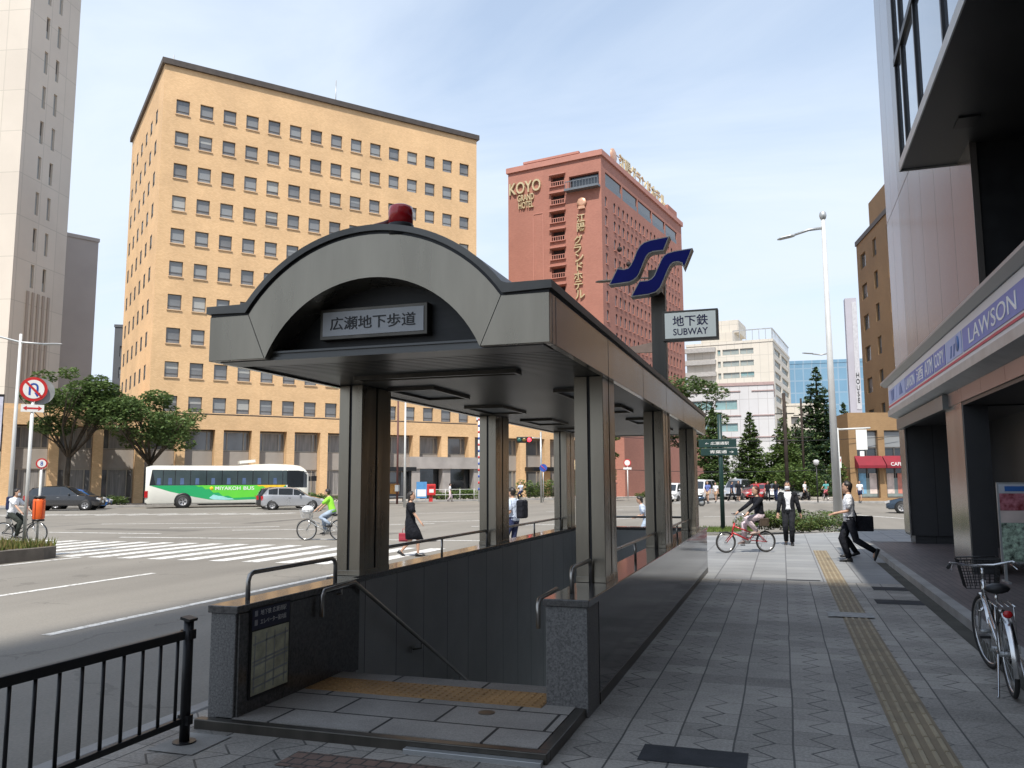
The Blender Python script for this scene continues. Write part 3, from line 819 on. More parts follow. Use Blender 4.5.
def inset(pts, d):
    n = len(pts); out = []
    ar = sum(pts[k][0]*pts[(k+1) % n][1]-pts[(k+1) % n][0]*pts[k][1] for k in range(n))
    s = 1 if ar > 0 else -1
    for k in range(n):
        a = Vector(pts[k-1]); b = Vector(pts[k]); c = Vector(pts[(k+1) % n])
        e1 = (b-a).normalized(); e2 = (c-b).normalized()
        n1 = Vector((-e1.y, e1.x))*s; n2 = Vector((-e2.y, e2.x))*s
        m = (n1+n2).normalized(); f = d/max(.35, m.dot(n1))
        out.append(tuple(b+m*f))
    return out
M_SFACE = emis('sign_face', (.62, .66, .62), .22)
M_EMB = mat('emblem_blue', (.008, .012, .15), .6, 0, .1, 3, spec=.15)
for S in (S1, S2):
    mb = MB(); mb.prism(S, xz, 11.10, 11.28)
    e_ = mb.build('emblem', mat('emblem_edge', (.33, .31, .27), .4, .4, .1, 3), sg, loc=SL)
    mb = MB(); mb.prism(inset(S, .013), xz, 11.094, 11.099); mb.build('emblem_face', M_EMB, e_)
mb = MB(); mb.box(-1.66, -1.48, 11.30, 11.55, 4.3, 4.62); mb.build('emblem_bracket', M_STEELD, sg, loc=SL)
mb = MB(); mb.box(-1.465, -.73, 11.2, 11.34, 3.59, 4.0); sb = mb.build('sign_box', M_STEELD, sg, .004, loc=SL)
mb = MB(); mb.box(-1.435, -.76, 11.194, 11.199, 3.62, 3.97); mb.build('sign_face', M_SFACE, sb)
M_SGB = mat('sign_blue', (.015, .015, .09), .4)
text_mb('地下鉄', .47, .15, .004, .012).build('sign_lettering', M_SGB, sb, loc=(-1.095, 11.1935, 3.855))
text_mb('SUBWAY', .46, .092, .004, .012).build('sign_lettering', M_SGB, sb, loc=(-1.095, 11.1935, 3.705))
mb = MB(); mb.box(-1.47, -1.40, 11.25, 11.6, 3.7, 3.76); mb.box(-1.47, -1.40, 11.25, 11.6, 3.86, 3.92); mb.build('sign_bracket', M_STEELD, sg, loc=SL)

# ================================================================== kerbside railing
fe = thing('guard_railing', 'black steel guard railing with upright bars along the kerb in the foreground', 'railing', (-3.82, 4.75, 0))
FL = (3.82, -4.75, 0)
for y in (4.75, 2.75, .75, -1.25):
    mb = MB(); mb.cyl((-3.82, y, 0), .033, .79, 16); mb.obox((-3.82, y, .80), (.075, .085, .018), (0, R(12), 0)); mb.cyl((-3.82, y, .004), .075, .012, 16)
    for z in (.70, .15): mb.obox((-3.82, y, z), (.085, .05, .06))
    mb.build('post', M_BLACK, fe, loc=FL)
    mb = MB(); mb.box(-3.84, -3.80, y-1.93, y-.05, .672, .73); mb.build('top_rail', M_BLACK, fe, .006, loc=FL)
    mb = MB(); mb.box(-3.838, -3.802, y-1.93, y-.05, .13, .17); mb.build('bottom_rail', M_BLACK, fe, .006, loc=FL)
    k = 0
    for k in range(12):
        yb = y-.10-k*.157
        if yb < y-1.93: break
        mb = MB(); mb.cyl((-3.82, yb, .165), .011, .51, 8); mb.build('bar', M_BLACK, fe, loc=FL)
# ================================================================== buildings
def facade(mb, O, ud, W, Hh, holes, depth, z0=0.0):
    """wall sheet with real openings. O base-left corner seen from outside, ud unit vector to the right, holes (u0,u1,z0,z1)"""
    O = Vector((*O[:2], 0)); ud = Vector((*ud, 0)); nd = Vector((ud.y, -ud.x, 0))
    us = sorted({0.0, W} | {round(h[0], 4) for h in holes} | {round(h[1], 4) for h in holes})
    zs = sorted({z0, Hh} | {round(h[2], 4) for h in holes} | {round(h[3], 4) for h in holes})
    P = lambda u, z, d=0.0: O + ud*u - nd*d + Vector((0, 0, z))
    idx = {}
    def V(u, z):
        k = (u, z)
        if k not in idx: idx[k] = mb.pt(P(u, z))
        return idx[k]
    for j in range(len(zs)-1):
        zc = (zs[j]+zs[j+1])/2
        row = [h for h in holes if h[2] < zc < h[3]]
        for i in range(len(us)-1):
            uc = (us[i]+us[i+1])/2
            if any(h[0] < uc < h[1] for h in row): continue
            mb.face((V(us[i], zs[j]), V(us[i+1], zs[j]), V(us[i+1], zs[j+1]), V(us[i], zs[j+1])))
    for u0, u1, a, b in holes:
        for q in (((u0,a),(u1,a)), ((u1,a),(u1,b)), ((u1,b),(u0,b)), ((u0,b),(u0,a))):
            (x1, y1), (x2, y2) = q
            mb.poly([P(x1, y1), P(x2, y2), P(x2, y2, depth), P(x1, y1, depth)])
    return mb

def place(O, ud, u, z, d):
    """location and z-rotation of a piece built in the window frame (x right, y inward, z up)"""
    O = Vector((*O[:2], 0)); ud = Vector((*ud, 0)); nd = Vector((ud.y, -ud.x, 0))
    p = O + ud*u - nd*d
    return (p.x, p.y, z), math.atan2(ud.y, ud.x)

def window_mesh(w, h, mats, kind, fr=.05, sash=True):
    """materials: frame, pane, blind"""
    mb = MB(); a, b = w/2, h/2
    mb.m = 1; mb.poly([(-a, .02, -b), (a, .02, -b), (a, .02, b), (-a, .02, b)])
    mb.m = 0
    mb.box(-a, -a+fr, -.03, .015, -b, b); mb.box(a-fr, a, -.03, .015, -b, b); mb.box(-a+fr, a-fr, -.03, .015, b-fr, b); mb.box(-a+fr, a-fr, -.03, .015, -b, -b+fr)
    if sash: mb.box(-a+fr, a-fr, -.03, .012, -b+h*.24, -b+h*.24+fr*.7)
    if kind > 0:
        mb.m = 2; z = -b+h*{1: .30, 2: .55, 3: .06}[kind]
        mb.poly([(-a+fr, .012, z), (a-fr, .012, z), (a-fr, .012, b-fr), (-a+fr, .012, b-fr)])
    return mb.mesh('window', mats)

def put(me, name, parent, loc, rz):
    o = bpy.data.objects.new(name, me); COL.objects.link(o); o.parent = parent; o.location = loc; o.rotation_euler = (0, 0, rz)
    return o

def merge_windows(name, items, parent):
    """far or surplus windows of one building as a single part"""
    mb = MB()
    mats = []
    for me, _, _ in items:
        for m_ in me.materials:
            if m_ not in mats: mats.append(m_)
    for me, loc, rz in items:
        M = Matrix.Translation(loc) @ Matrix.Rotation(rz, 4, 'Z')
        base = len(mb.v)
        mb.v += [tuple(M @ v.co) for v in me.vertices]
        for p in me.polygons:
            mb.f.append(tuple(base+i for i in p.vertices)); mb.mi.append(mats.index(me.materials[p.material_index])); mb.sm.append(False)
    o = mb.build(name, mats, parent)
    return tag(o, kind='stuff')

M_FRAME = mat('window_frame', (.12, .11, .1), .5, .3, .1, 2)
M_FRAMEL = mat('pale_frame', (.36, .33, .28), .5, .2, .1, 2)
M_PANE = glass_mat('window_pane', (.15, .153, .157), .06, 1.0)
M_BLIND = mat('window_blind', (.235, .245, .25), .25, 0, .12, .25, spec=.8)
M_BLIND2 = mat('window_blind_dull', (.2, .205, .21), .25, 0, .12, .25, spec=.8); M_BLIND3 = mat('window_blind_pale', (.36, .36, .34), .3, 0, .12, .25, spec=.8); M_PANE2 = glass_mat('window_pane_grey', (.14, .14, .142), .08, .9)
M_CURT = mat('curtain', (.22, .21, .2), .5, 0, .35, 1.4, stretch=(6, 6, .3), spec=.6)

# ---- orange tiled office block
def orange_block():
    th = math.atan2(OU.y, OU.x)
    b = thing('office_building', 'tall orange tiled office block with rows of small square windows behind the bus', 'building', OC, th)
    M_T = tile_mat('orange_tile', (.74, .49, .265), (.64, .41, .21), (.57, .39, .23), .22, .085, .012, .65, .13, .22, .1, 'xz', .5)
    M_TRIM = mat('dark_trim', (.075, .06, .05), .5, .2, .15, 2)
    W, D, H = 33.4, 21.0, 40.6
    us = [1.75+2.147*k for k in range(15)]
    zs = [36.75-3.1*k for k in range(10)]
    ww, wh = 1.2, 1.42
    holes = [(u-ww/2, u+ww/2, z-wh/2, z+wh/2) for u in us for z in zs]
    mb = MB()
    facade(mb, (0, 0), (1, 0), W, H, holes, .22, 6.6)
    hs = []
    sus = [2.0+3.1*k for k in range(6)]
    for u in sus:
        for z in zs: hs.append((u-.55, u+.55, z-wh/2, z+wh/2))
    facade(mb, (0, D), (0, -1), D, H, hs, .05, 6.6)
    mb.poly([(W, 0, 6.6), (W, D, 6.6), (W, D, H), (W, 0, H)]); mb.poly([(0, D, 6.6), (W, D, 6.6), (W, D, H), (0, D, H)])
    mb.poly([(0, 0, H), (W, 0, H), (W, D, H), (0, D, H)])
    mb.build('wall', M_T, b)
    mb = MB()
    mb.box(-.25, W+.25, -.25, .4, H+.003, H+.55); mb.box(-.25, .4, .403, D+.2, H+.003, H+.55); mb.box(W-.4, W+.25, .403, D+.2, H+.003, H+.55)
    mb.build('parapet', M_TRIM, b)
    mb = MB(); mb.box(-.03, W+.03, -.05, -.004, 7.95, 8.07); mb.build('belt_course', M_TRIM, b)
    variants = [window_mesh(ww, wh, [M_FRAME, pn, bl], k) for k in (0, 1, 2, 3) for pn, bl in ((M_PANE, M_BLIND), (M_PANE2, M_BLIND2), (M_PANE2, M_BLIND3))]
    side = window_mesh(1.1, wh, [M_FRAME, M_PANE, M_BLIND], 0)
    sill = MB(); sill.box(-.66, .66, -.30, -.19, -.09, 0); sill_me = sill.mesh('sill', mat('sill_tile', (.6, .42, .26), .6, 0, .1, 2))
    rr = random.Random(4); items = []; packs = {}
    allw = []
    for i, u in enumerate(us):
        for j, z in enumerate(zs):
            v = rr.choices([0, 1, 2, 3], [3, 4, 1.5, 3])[0] if j < 8 else rr.choices([0, 1, 2], [4, 2, 2])[0]
            loc, rz = place((0, 0), (1, 0), u, z, .2)
            allw.append((i, variants[v*3+rr.choices([0, 1, 2], [4, 4, 2])[0]], loc, rz))
    for n, (i, me, loc, rz) in enumerate(allw):
        if i < 10:
            o = put(me, 'window', b, loc, rz); put(sill_me, 'sill', o, (0, 0, -wh/2), 0)
        else: items.append((me, loc, rz))
    for u in sus:
        for z in zs:
            loc, rz = place((0, D), (0, -1), u, z, .03); items.append((side, loc, rz))
    for pn in range(12):
        sub = [q for q in items if q[0] == variants[pn]]
        if pn == 0: sub += [q for q in items if q[0] == side]
        if sub: packs.setdefault('all', []).extend(sub)
    merge_windows('window', packs['all'], b)
    # podium: two storeys with tiled piers, running on to the left and right
    T0, T1 = -36.0, 47.2
    pit = [-7.2+3.33*k for k in range(-9, 17) if T0+1 < -7.2+3.33*k < T1-1]
    mb = MB()
    for t in pit: mb.box(t-.38, t+.38, -.12, .9, 0, 6.597)
    mb.box(T0, T1, -.115, 6.0, 6.6, 7.94)
    mb.box(T0, -.01, .0, 6.0, 7.94, 8.3); mb.box(W+.01, T1, 0, 6, 7.94, 8.3)
    mb.build('podium_frame', M_T, b)
    mb = MB(); mb.box(T0, T1, .95, 6.0, 0, 6.596); mb.build('podium_wall', mat('podium_wall', (.16, .145, .13), .7, 0, .15, 1), b)
    M_BAND = mat('spandrel', (.3, .27, .24), .6, 0, .08, 1)
    pv = []
    w2 = 2.45
    for kind in (0, 1):
        a = w2/2
        for (z0, z1) in ((4.72, 6.45), (.5, 2.95)):
            m2 = MB(); m2.m = 1; m2.poly([(-a, .02, z0), (a, .02, z0), (a, .02, z1), (-a, .02, z1)])
            m2.m = 2
            if kind: m2.poly([(-a*.62, .012, z0+.05), (a*.62, .012, z0+.05), (a*.62, .012, z1-.05), (-a*.62, .012, z1-.05)])
            m2.m = 0
            for x in (-a, -a*.62, a*.62, a): m2.box(x-.045, x+.045, -.06, .01, z0, z1)
            m2.box(-a, a, -.055, .008, z1-.06, z1+.05); m2.box(-a, a, -.055, .008, z0-.05, z0+.05)
            pv.append(m2.mesh('shop_window', [M_FRAMEL, M_PANE, M_CURT]))
    sp = MB(); sp.box(-w2/2-.03, w2/2+.03, -.14, -.0, 2.98, 4.64); sp_me = sp.mesh('spandrel', M_BAND)
    for n, t in enumerate(pit[:-1]):
        kk = 0 if rr.random() < .35 else 2
        o = put(pv[kk], 'upper_window', b, (t+1.665, .86, 0), 0); put(pv[kk+1], 'shop_window', b, (t+1.665, .86, 0), 0)
        put(sp_me, 'spandrel', o, (0, 0, 0), 0)
    # grey stone entrance
    mb = MB(); mb.box(24.4, 33.2, -2.2, -.2, 3.1, 4.3); e = mb.build('entrance_canopy', mat('stone_band', (.34, .31, .29), .7, 0, .15, 1), b)
    for t in (25.2, 28.7, 32.4):
        mb = MB(); mb.box(t-.45, t+.45, -2.0, -1.1, 0, 3.097); mb.build('pier', mat('stone_band', (.34, .31, .29), .7, 0, .15, 1), e)
    mb = MB(); mb.box(24.4, 33.2, -.9, -.7, 0.02, 3.09); mb.build('glass_front', M_GLASSD, e)
    mb = MB(); mb.box(39.6, 44.0, -2.0, -.2, 2.9, 3.35); mb.build('side_canopy', M_BLACK, b)
    for x, y in ((1.2, 3), (6.0, 8), (17, 1.2)):
        mb = MB(); mb.cyl((x, y, H), .05, 2.6 if x < 10 else 3.4, 6)
        if x < 3: mb.obox((x, y, H+1.6), (.5, .4, .5)); 
        mb.build('antenna', M_GALV, b)
    return b
orange_block()

# ---- red brick hotel
def hotel():
    hu = Vector((math.sin(R(10.6-90)), math.cos(R(10.6-90)), 0))   # towards the left along the south face
    ru = Vector((math.sin(R(10.6)), math.cos(R(10.6)), 0))
    corner = Vector((-19.95, 98.0, 0))
    # frame: x right along south face; origin = left corner
    Wd, D, H = 13.2, 33.5, 42.2
    left = corner + hu*Wd
    rz = math.atan2(-hu.y, -hu.x)
    b = thing('hotel', 'red brick hotel tower with arched windows, gold lettering and roof sign', 'building', left, rz)
    M_B = tile_mat('red_brick', (.4, .175, .13), (.355, .15, .112), (.33, .165, .125), .3, .1, .014, .75, .1, .2, .1, 'xz', .5)
    M_TR = mat('red_trim', (.43, .195, .15), .7, 0, .08, 1)
    M_DK = mat('balcony_dark', (.05, .04, .04), .8)
    mb = MB()
    # south face: balcony openings and a slot under the roof
    holes = [(Wd-6.0-.95, Wd-6.0+.95, z-.72, z+.62) for z in (40.0, 37.6, 35.2, 32.8, 30.4, 28.0, 25.6)]
    holes.append((Wd-4.4, Wd-.3, 38.4, 40.2))
    facade(mb, (0, 0), (1, 0), Wd, H, holes, .7)
    # east face: rows of small windows, long loggia below the roof
    eh = [(1.35+6.0*k, 1.35+6.0*k+5.6, 38.6, 40.5) for k in range(5)]
    win = []
    for z in [36.6-2.42*k for k in range(9)]:
        win.append((1.5, z))
        for k in range(18): win.append((4.4+1.58*k, z))
    for (u, z) in win: eh.append((u-.36, u+.36, z-.72, z+.72))
    for k in range(18): eh.append((4.0+1.6*k-.42, 4.0+1.6*k+.42, 13.0, 15.6))
    facade(mb, (Wd, 0), (0, 1), D, H, eh, .13)
    mb.poly([(0, D, 0), (0, 0, 0), (0, 0, H), (0, D, H)]); mb.poly([(0, D, 0), (Wd, D, 0), (Wd, D, H), (0, D, H)])
    mb.poly([(0, 0, H), (Wd, 0, H), (Wd, D, H), (0, D, H)])
    mb.build('wall', M_B, b)
    mb = MB()
    mb.box(-.2, Wd+.25, -.25, .3, H+.003, H+.7); mb.box(Wd-.3, Wd+.25, .303, D+.2, H+.003, H+.7); mb.box(-.2, .3, .303, D+.2, H+.003, H+.7)
    mb.build('parapet', M_TR, b)
    mb = MB(); mb.box(1.5, Wd-4.0, 2.0, 9, H+.004, H+1.7); mb.box(Wd-4.0+.01, Wd-1.6, 2.4, 7, H+.004, H+1.9); mb.box(Wd-3, Wd-.5, D-5, D-.5, H+.004, H+2.3); mb.build('penthouse', M_B, b)
    mb = MB(); mb.box(1.3, Wd-3.8, 1.8, 2.3, H+1.703, H+2.0); mb.build('penthouse_trim', M_TR, b)
    # balconies
    for z in (40.0, 37.6, 35.2, 32.8, 30.4, 28.0, 25.6):
        m2 = MB(); m2.m = 0; m2.poly([(-1, .68, -.8), (1, .68, -.8), (1, .68, .8), (-1, .68, .8)])
        m2.m = 1; m2.box(-1.1, 1.1, -.25, .1, -.82, -.72); m2.box(-.95, .95, -.06, -.0, -.18, -.1); m2.box(-1.15, 1.15, -.35, -.01, .72, .86)
        for k in range(7): m2.box(-.93+k*.31-.04, -.93+k*.31+.04, -.05, -.01, -.7, -.18)
        m2.build('balcony', [M_DK, M_TR], b, loc=(Wd-6.0, 0, z))
    m2 = MB(); m2.box(Wd-4.4, Wd-.3, .5, .6, 38.4, 40.2); m2.build('loggia_glass', M_GLASSD, b)
    m2 = MB(); m2.box(Wd-4.7, Wd-.1, -.9, -.01, 38.1, 38.38)
    for k in range(12): m2.box(Wd-4.6+k*.4, Wd-4.55+k*.4, -.85, -.8, 38.38, 39.2)
    m2.box(Wd-4.6, Wd-.15, -.87, -.79, 39.2, 39.3); m2.build('terrace_rail', mat('grey_rail', (.16, .18, .2), .5, .4), b)
    for k in range(5):
        m2 = MB(); m2.poly([(Wd-.125, 1.35+6*k, 38.6), (Wd-.125, 6.95+6*k, 38.6), (Wd-.125, 6.95+6*k, 40.5), (Wd-.125, 1.35+6*k, 40.5)]); m2.build('loggia_glass', M_GLASSD, b)
        m2 = MB(); m2.box(Wd-.10, Wd-.03, 1.4+6*k, 6.9+6*k, 38.6, 39.3); m2.build('loggia_rail', mat('grey_rail', (.16, .18, .2), .5, .4), b)
    # arched windows
    def arched(w, h):
        mb = MB(); a = w/2
        pts = [(-a, -h/2), (a, -h/2)] + [(a*math.cos(t*PI/8), h/2-a+a*math.sin(t*PI/8)) for t in range(9)]
        mb.m = 1; mb.prism(pts, lambda p, q, t: (p, t, q), .02, .05)
        # brick spandrels closing the square opening above the arch
        mb.m = 0
        for s in (1, -1):
            mb.poly([(s*a, -.09, h/2), (0, -.09, h/2)] + [(s*a*math.cos(t*PI/12), -.09, h/2-a+a*math.sin(t*PI/12)) for t in range(6, -1, -1)])
        mb.box(-a-.06, a+.06, -.2, -.105, -h/2-.12, -h/2-.0)
        return mb.mesh('window', [M_TR, mat('hotel_pane', (.13, .12, .125), .15, 0, .2, .5, spec=.8)])
    me = arched(.72, 1.44)
    rr = random.Random(2); items = []
    for n, (u, z) in enumerate(win):
        loc, rzz = place((Wd, 0), (0, 1), u, z, .10)
        if u < 14: put(me, 'window', b, loc, rzz)
        else: items.append((me, loc, rzz))
    merge_windows('window', items, b)
    me2 = arched(.84, 2.6)
    for k in range(18):
        loc, rzz = place((Wd, 0), (0, 1), 4.0+1.6*k, 14.3, .10); put(me2, 'arched_window', b, loc, rzz)
    for u, z in ((4.4, 31.2), (4.4, 28.6), (4.4+1.58*2, 30.0)):
        loc, rzz = place((Wd, 0), (0, 1), u+.2, z, -.5); m2 = MB(); m2.ball((0, 0, 0), .35, 8, 6); put(m2.mesh('lamp', M_DK), 'wall_lamp', b, loc, rzz)
    # pilaster lines
    m2 = MB()
    for x in (Wd-9.5, Wd-8.1): m2.box(x-.06, x+.06, -.06, -.005, 10, 36.0)
    m2.box(Wd-9.5, Wd-8.1, -.06, -.006, 36.02, 36.14); m2.build('wall_moulding', M_TR, b)
    # lettering
    M_GOLD = mat('gold_letters', (.62, .5, .3), .35, .4, .1, 2)
    lettering('roof_lettering', 'KOYO', M_GOLD, b, (Wd-10.6, -.05, 39.9), 0, 4.6, 1.6, .25, .01)
    lettering('roof_lettering', 'GRAND\nHOTEL', M_GOLD, b, (Wd-10.5, -.05, 38.0), 0, 2.4, 1.9, .2, .012, .8)
    for k, ch in enumerate('江陽グランドホテル'):
        z = 34.5-1.17*k - (.35 if k > 1 else 0)
        xx = Wd-2.75 if k < 2 else Wd-3.1+.35*math.sin(k*1.7)*.4
        lettering('wall_character', ch, M_GOLD, b, (xx, -.05, z), 0, None, 1.08, .2, .012)
    m2 = MB(); m2.lathe([(.3, 0), (.6, .05), (.68, .2), (.4, .3)], (0, 0, 0), 8, axis='y'); m2.prism([(-.5, -.85), (.5, -.85), (.4, -.5), (-.4, -.5)], lambda p, q, t: (p, t, q), 0, .2)
    m2.build('crest', mat('crest_gold', (.62, .36, .24), .4, .3), b, loc=(Wd-2.6, -.35, 36.5))
    # roof sign along the east parapet
    m2 = MB()
    for k in range(8): m2.box(Wd-.6, Wd-.5, 5+k*3, 5.1+k*3, H+.71, H+2.6)
    m2.box(Wd-.6, Wd-.5, 5, 26.2, H+2.5, H+2.6); m2.box(Wd-.62, Wd-.5, 5, 26.2, H+1.2, H+1.28)
    f = m2.build('roof_sign_frame', M_GALV, b)
    lettering('roof_lettering', '江陽グランドホテル', M_GOLD, f, (Wd-.3, 16.5, H+1.75), PI/2, 19, 2.1, .2, .01)
    m2 = MB(); m2.lathe([(.3, 0), (1.0, .05), (1.1, .2), (.6, .3)], (0, 0, 0), 8, axis='y'); m2.build('crest', mat('crest_gold', (.62, .36, .24), .4, .3), f, loc=(Wd-.1, 5.0, H+1.7), rz=PI/2)
    # base with large arches
    mb = MB()
    hol = []
    Wb = 24.0
    facade(mb, (-9, -3.0), (1, 0), Wd+12.5, 9.5, [(3.6+4.6*k, 6.6+4.6*k, 4.3, 7.4) for k in range(4)] + [(3.2+4.6*k, 7.0+4.6*k, .1, 3.3) for k in range(4)], .7)
    mb.poly([(Wd+3.5, -3.0, 0), (Wd+3.5, D, 0), (Wd+3.5, D, 9.5), (Wd+3.5, -3.0, 9.5)]); mb.poly([(-9, -3, 9.5), (Wd+3.5, -3, 9.5), (Wd+3.5, D, 9.5), (-9, D, 9.5)]); mb.poly([(-9, -3, 0), (-9, D, 0), (-9, D, 9.5), (-9, -3, 9.5)])
    base = mb.build('podium', M_B, b)
    for k in range(4):
        m2 = MB(); a = 1.5
        pts = [(-a, -1.55), (a, -1.55)] + [(a*math.cos(t*PI/12), .05+a*math.sin(t*PI/12)) for t in range(13)]
        m2.m = 1; m2.prism(pts, lambda p, q, t: (p, t, q), .45, .6); m2.m = 0
        for s in (1, -1): m2.poly([(s*a, 0, 1.55), (0, 0, 1.55)] + [(s*a*math.cos(t*PI/12), 0, .05+a*math.sin(t*PI/12)) for t in range(6, -1, -1)])
        m2.box(-1.6, 1.6, -.3, .0, -1.75, -1.56)
        m2.build('arch_window', [M_B, M_DK], base, loc=(-9+5.1+4.6*k, -2.995, 5.85))
        m2 = MB(); m2.poly([(-1.9, .65, .1), (1.9, .65, .1), (1.9, .65, 3.3), (-1.9, .65, 3.3)]); m2.build('shop_glass', M_GLASSD, base, loc=(-9+5.1+4.6*k, -3, 0))
    m2 = MB()
    for k in (1, 2, 3):
        x = -9+5.1+4.6*k; rings = []
        for j in range(7):
            a = j*PI/2/6
            rings.append([(x-2.0, -3.0-1.7*math.cos(a), 3.1+1.15*math.sin(a)), (x+2.0, -3.0-1.7*math.cos(a), 3.1+1.15*math.sin(a))])
        m2 = MB(); m2.loft(rings, False, False)
        for s in (-2.0, 2.0): m2.poly([(x+s, -3.0, 3.1)] + [(x+s, -3.0-1.7*math.cos(j*PI/12), 3.1+1.15*math.sin(j*PI/12)) for j in range(7)])
        m2.build('awning', mat('cream_canvas', (.62, .5, .3), .8, 0, .06, 1), base)
    return b
hotel()

def plain_block(name, label, loc, rz, W, D, H, wall, rows_f=(), rows_r=(), rows_l=(), cap=.5, capm=None, win_mats=None, wname='window'):
    """rows: (u0, u1, z0, z1) openings of the front / right / left face, each gets its own glazed part"""
    b = thing(name, label, 'building', loc, rz)
    mb = MB()
    facade(mb, (0, 0), (1, 0), W, H, rows_f, .25)
    facade(mb, (W, 0), (0, 1), D, H, rows_r, .25)
    facade(mb, (0, D), (0, -1), D, H, rows_l, .25)
    mb.poly([(0, D, 0), (W, D, 0), (W, D, H), (0, D, H)]); mb.poly([(0, 0, H), (W, 0, H), (W, D, H), (0, D, H)])
    mb.build('wall', wall, b)
    if cap:
        mb = MB(); mb.box(-.12, W+.12, -.12, .25, H+.003, H+cap); mb.box(-.12, .25, .253, D+.1, H+.003, H+cap); mb.box(W-.25, W+.12, .253, D+.1, H+.003, H+cap)
        mb.build('parapet', capm or wall, b)
    wm = win_mats or [M_FRAME, M_PANE, M_BLIND]
    cache = {}
    for rows, O, ud in ((rows_f, (0, 0), (1, 0)), (rows_r, (W, 0), (0, 1)), (rows_l, (0, D), (0, -1))):
        for k, (a, c, z0, z1) in enumerate(rows):
            key = (round(c-a, 2), round(z1-z0, 2), k % 3 if c-a < 3 else 0)
            if key not in cache:
                w, h = c-a, z1-z0
                m2 = MB(); m2.m = 1; m2.poly([(-w/2, .02, -h/2), (w/2, .02, -h/2), (w/2, .02, h/2), (-w/2, .02, h/2)])
                m2.m = 0; n = max(1, round(w/1.6))
                for q in range(n+1): x = -w/2+w*q/n; m2.box(x-.05, x+.05, -.04, .01, -h/2, h/2)
                m2.box(-w/2, w/2, -.035, .008, h/2-.07, h/2); m2.box(-w/2, w/2, -.035, .008, -h/2, -h/2+.07)
                if key[2] == 1: m2.m = 2; m2.poly([(-w/2+.05, .014, -h*.1), (w/2-.05, .014, -h*.1), (w/2-.05, .014, h/2-.07), (-w/2+.05, .014, h/2-.07)])
                cache[key] = m2.mesh('window', wm)
            loc_, r_ = place(O, ud, (a+c)/2, (z0+z1)/2, .22)
            put(cache[key], wname, b, loc_, r_)
    return b

# ---- beige stone tower at the left edge, with the lower buildings beside it
def frame_az(az): return math.atan2(math.cos(R(az)), math.sin(R(az)))     # x axis points along azimuth az
M_BEIGE = tile_mat('beige_stone', (.6, .545, .475), (.57, .515, .45), (.48, .44, .38), 3.4, 5.2, .06, .7, .06, .12, .15, 'xz', 0)
tb = Vector((-85.7, 72.9, 0))
az = 78
ux = Vector((math.sin(R(az)), math.cos(R(az)), 0))
W_ = 30.0
slits = [(u-.32, u+.32, z, z+2.9) for u in (3.4, 5.6) for z in [25.5+4.6*k for k in range(13)]]
plain_block('office_tower', 'very tall beige stone tower at the left edge with a column of slit windows', tb-ux*W_, frame_az(az), W_, 9.5, 88, M_BEIGE,
            win_mats=[M_BEIGE, mat('pale_slit_glass', (.32, .34, .34), .15, 0, .2, .3, spec=.8), M_FRAME],
            rows_r=slits, rows_f=[(4+4*k, 6.4+4*k, 30+8*j, 33+8*j) for k in range(2) for j in range(3)])
fl = MB()
for k in range(5): fl.box(W_+.003, W_+.12, 2.6+.95*k, 3.0+.95*k, 4, 25.0)
o_ = fl.build('wall_rib', mat('beige_rib', (.36, .3, .25), .7, 0, .06, 1), bpy.data.objects['office_tower'])
az = 70; ux = Vector((math.sin(R(az)), math.cos(R(az)), 0))
gp = Vector((-93.9, 84.9, 0))
plain_block('grey_building', 'plain pinkish grey block with a dark window strip beside the beige tower', gp - ux*0 , frame_az(25), 6.6, 14, 35.8, mat('pink_grey', (.4, .365, .345), .7, 0, .05, .3),
            rows_f=[(.1, 1.5, 6+4.5*k, 9.3+4.5*k) for k in range(7)])
plain_block('dark_building', 'narrow dark grey building just left of the orange block', Vector((-116.4, 121, 0)), frame_az(60), 12, 12, 30.5, mat('slate_grey', (.09, .095, .105), .6, 0, .08, .3),
            rows_f=[(1+3.4*k, 3.4+3.4*k, 5+4*j, 7+4*j) for k in range(3) for j in range(6)])

# ---- white and cream offices in the distance
M_WHT = tile_mat('white_panel', (.6, .61, .62), (.57, .58, .6), (.45, .45, .46), 1.5, 3.4, .05, .6, .05, .2, 0, 'xz', 0)
M_CRM = tile_mat('cream_panel', (.6, .55, .48), (.56, .52, .45), (.45, .42, .37), 1.6, 3.5, .05, .65, .05, .2, 0, 'xz', 0)
M_TEAL = glass_mat('teal_glass', (.22, .36, .37), .1, .8)
wf = [(2+9.2*(k % 2), 9.6+9.2*(k % 2)-1.0, z, z+1.7) for z in (13.6, 9.0) for k in (0, 1)] + [(11, 13.4, 5.5, 7.0)]
p0 = Vector((-15.3, 143.3, 0)); az = 76
wb = plain_block('white_office', 'low white office block with teal ribbon windows behind the conifers', p0, frame_az(90), 13.9+.6, 22, 17.6, M_WHT,
            rows_f=[(.8, 4.6, 13.6, 15.2), (5.0, 8.6, 13.6, 15.2), (.8, 4.6, 9.9, 11.3), (5.0, 8.6, 9.9, 11.3), (6.4, 8.2, 6.6, 7.8)], rows_r=[(1+7*k, 7+7*k, z, z+1.6) for k in range(3) for z in (13.4, 9.8, 6.2)],
            win_mats=[M_FRAMEL, M_TEAL, M_BLIND], capm=mat('pink_cap', (.4, .3, .29), .6))
mb = MB()
for z in (16.6, 12.5, 8.9): mb.box(-.1, 9.2, -.14, -.004, z, z+.16); mb.box(11, 14.6, -.14, -.004, z, z+.16)
mb.build('ledge', mat('pink_cap', (.4, .3, .29), .6), wb)
lettering('wall_lettering', '仙台銀行', mat('sign_grey', (.22, .22, .25), .5), wb, (10.9, -.05, 14.8), 0, 2.6, .55, .1, .01) if False else None
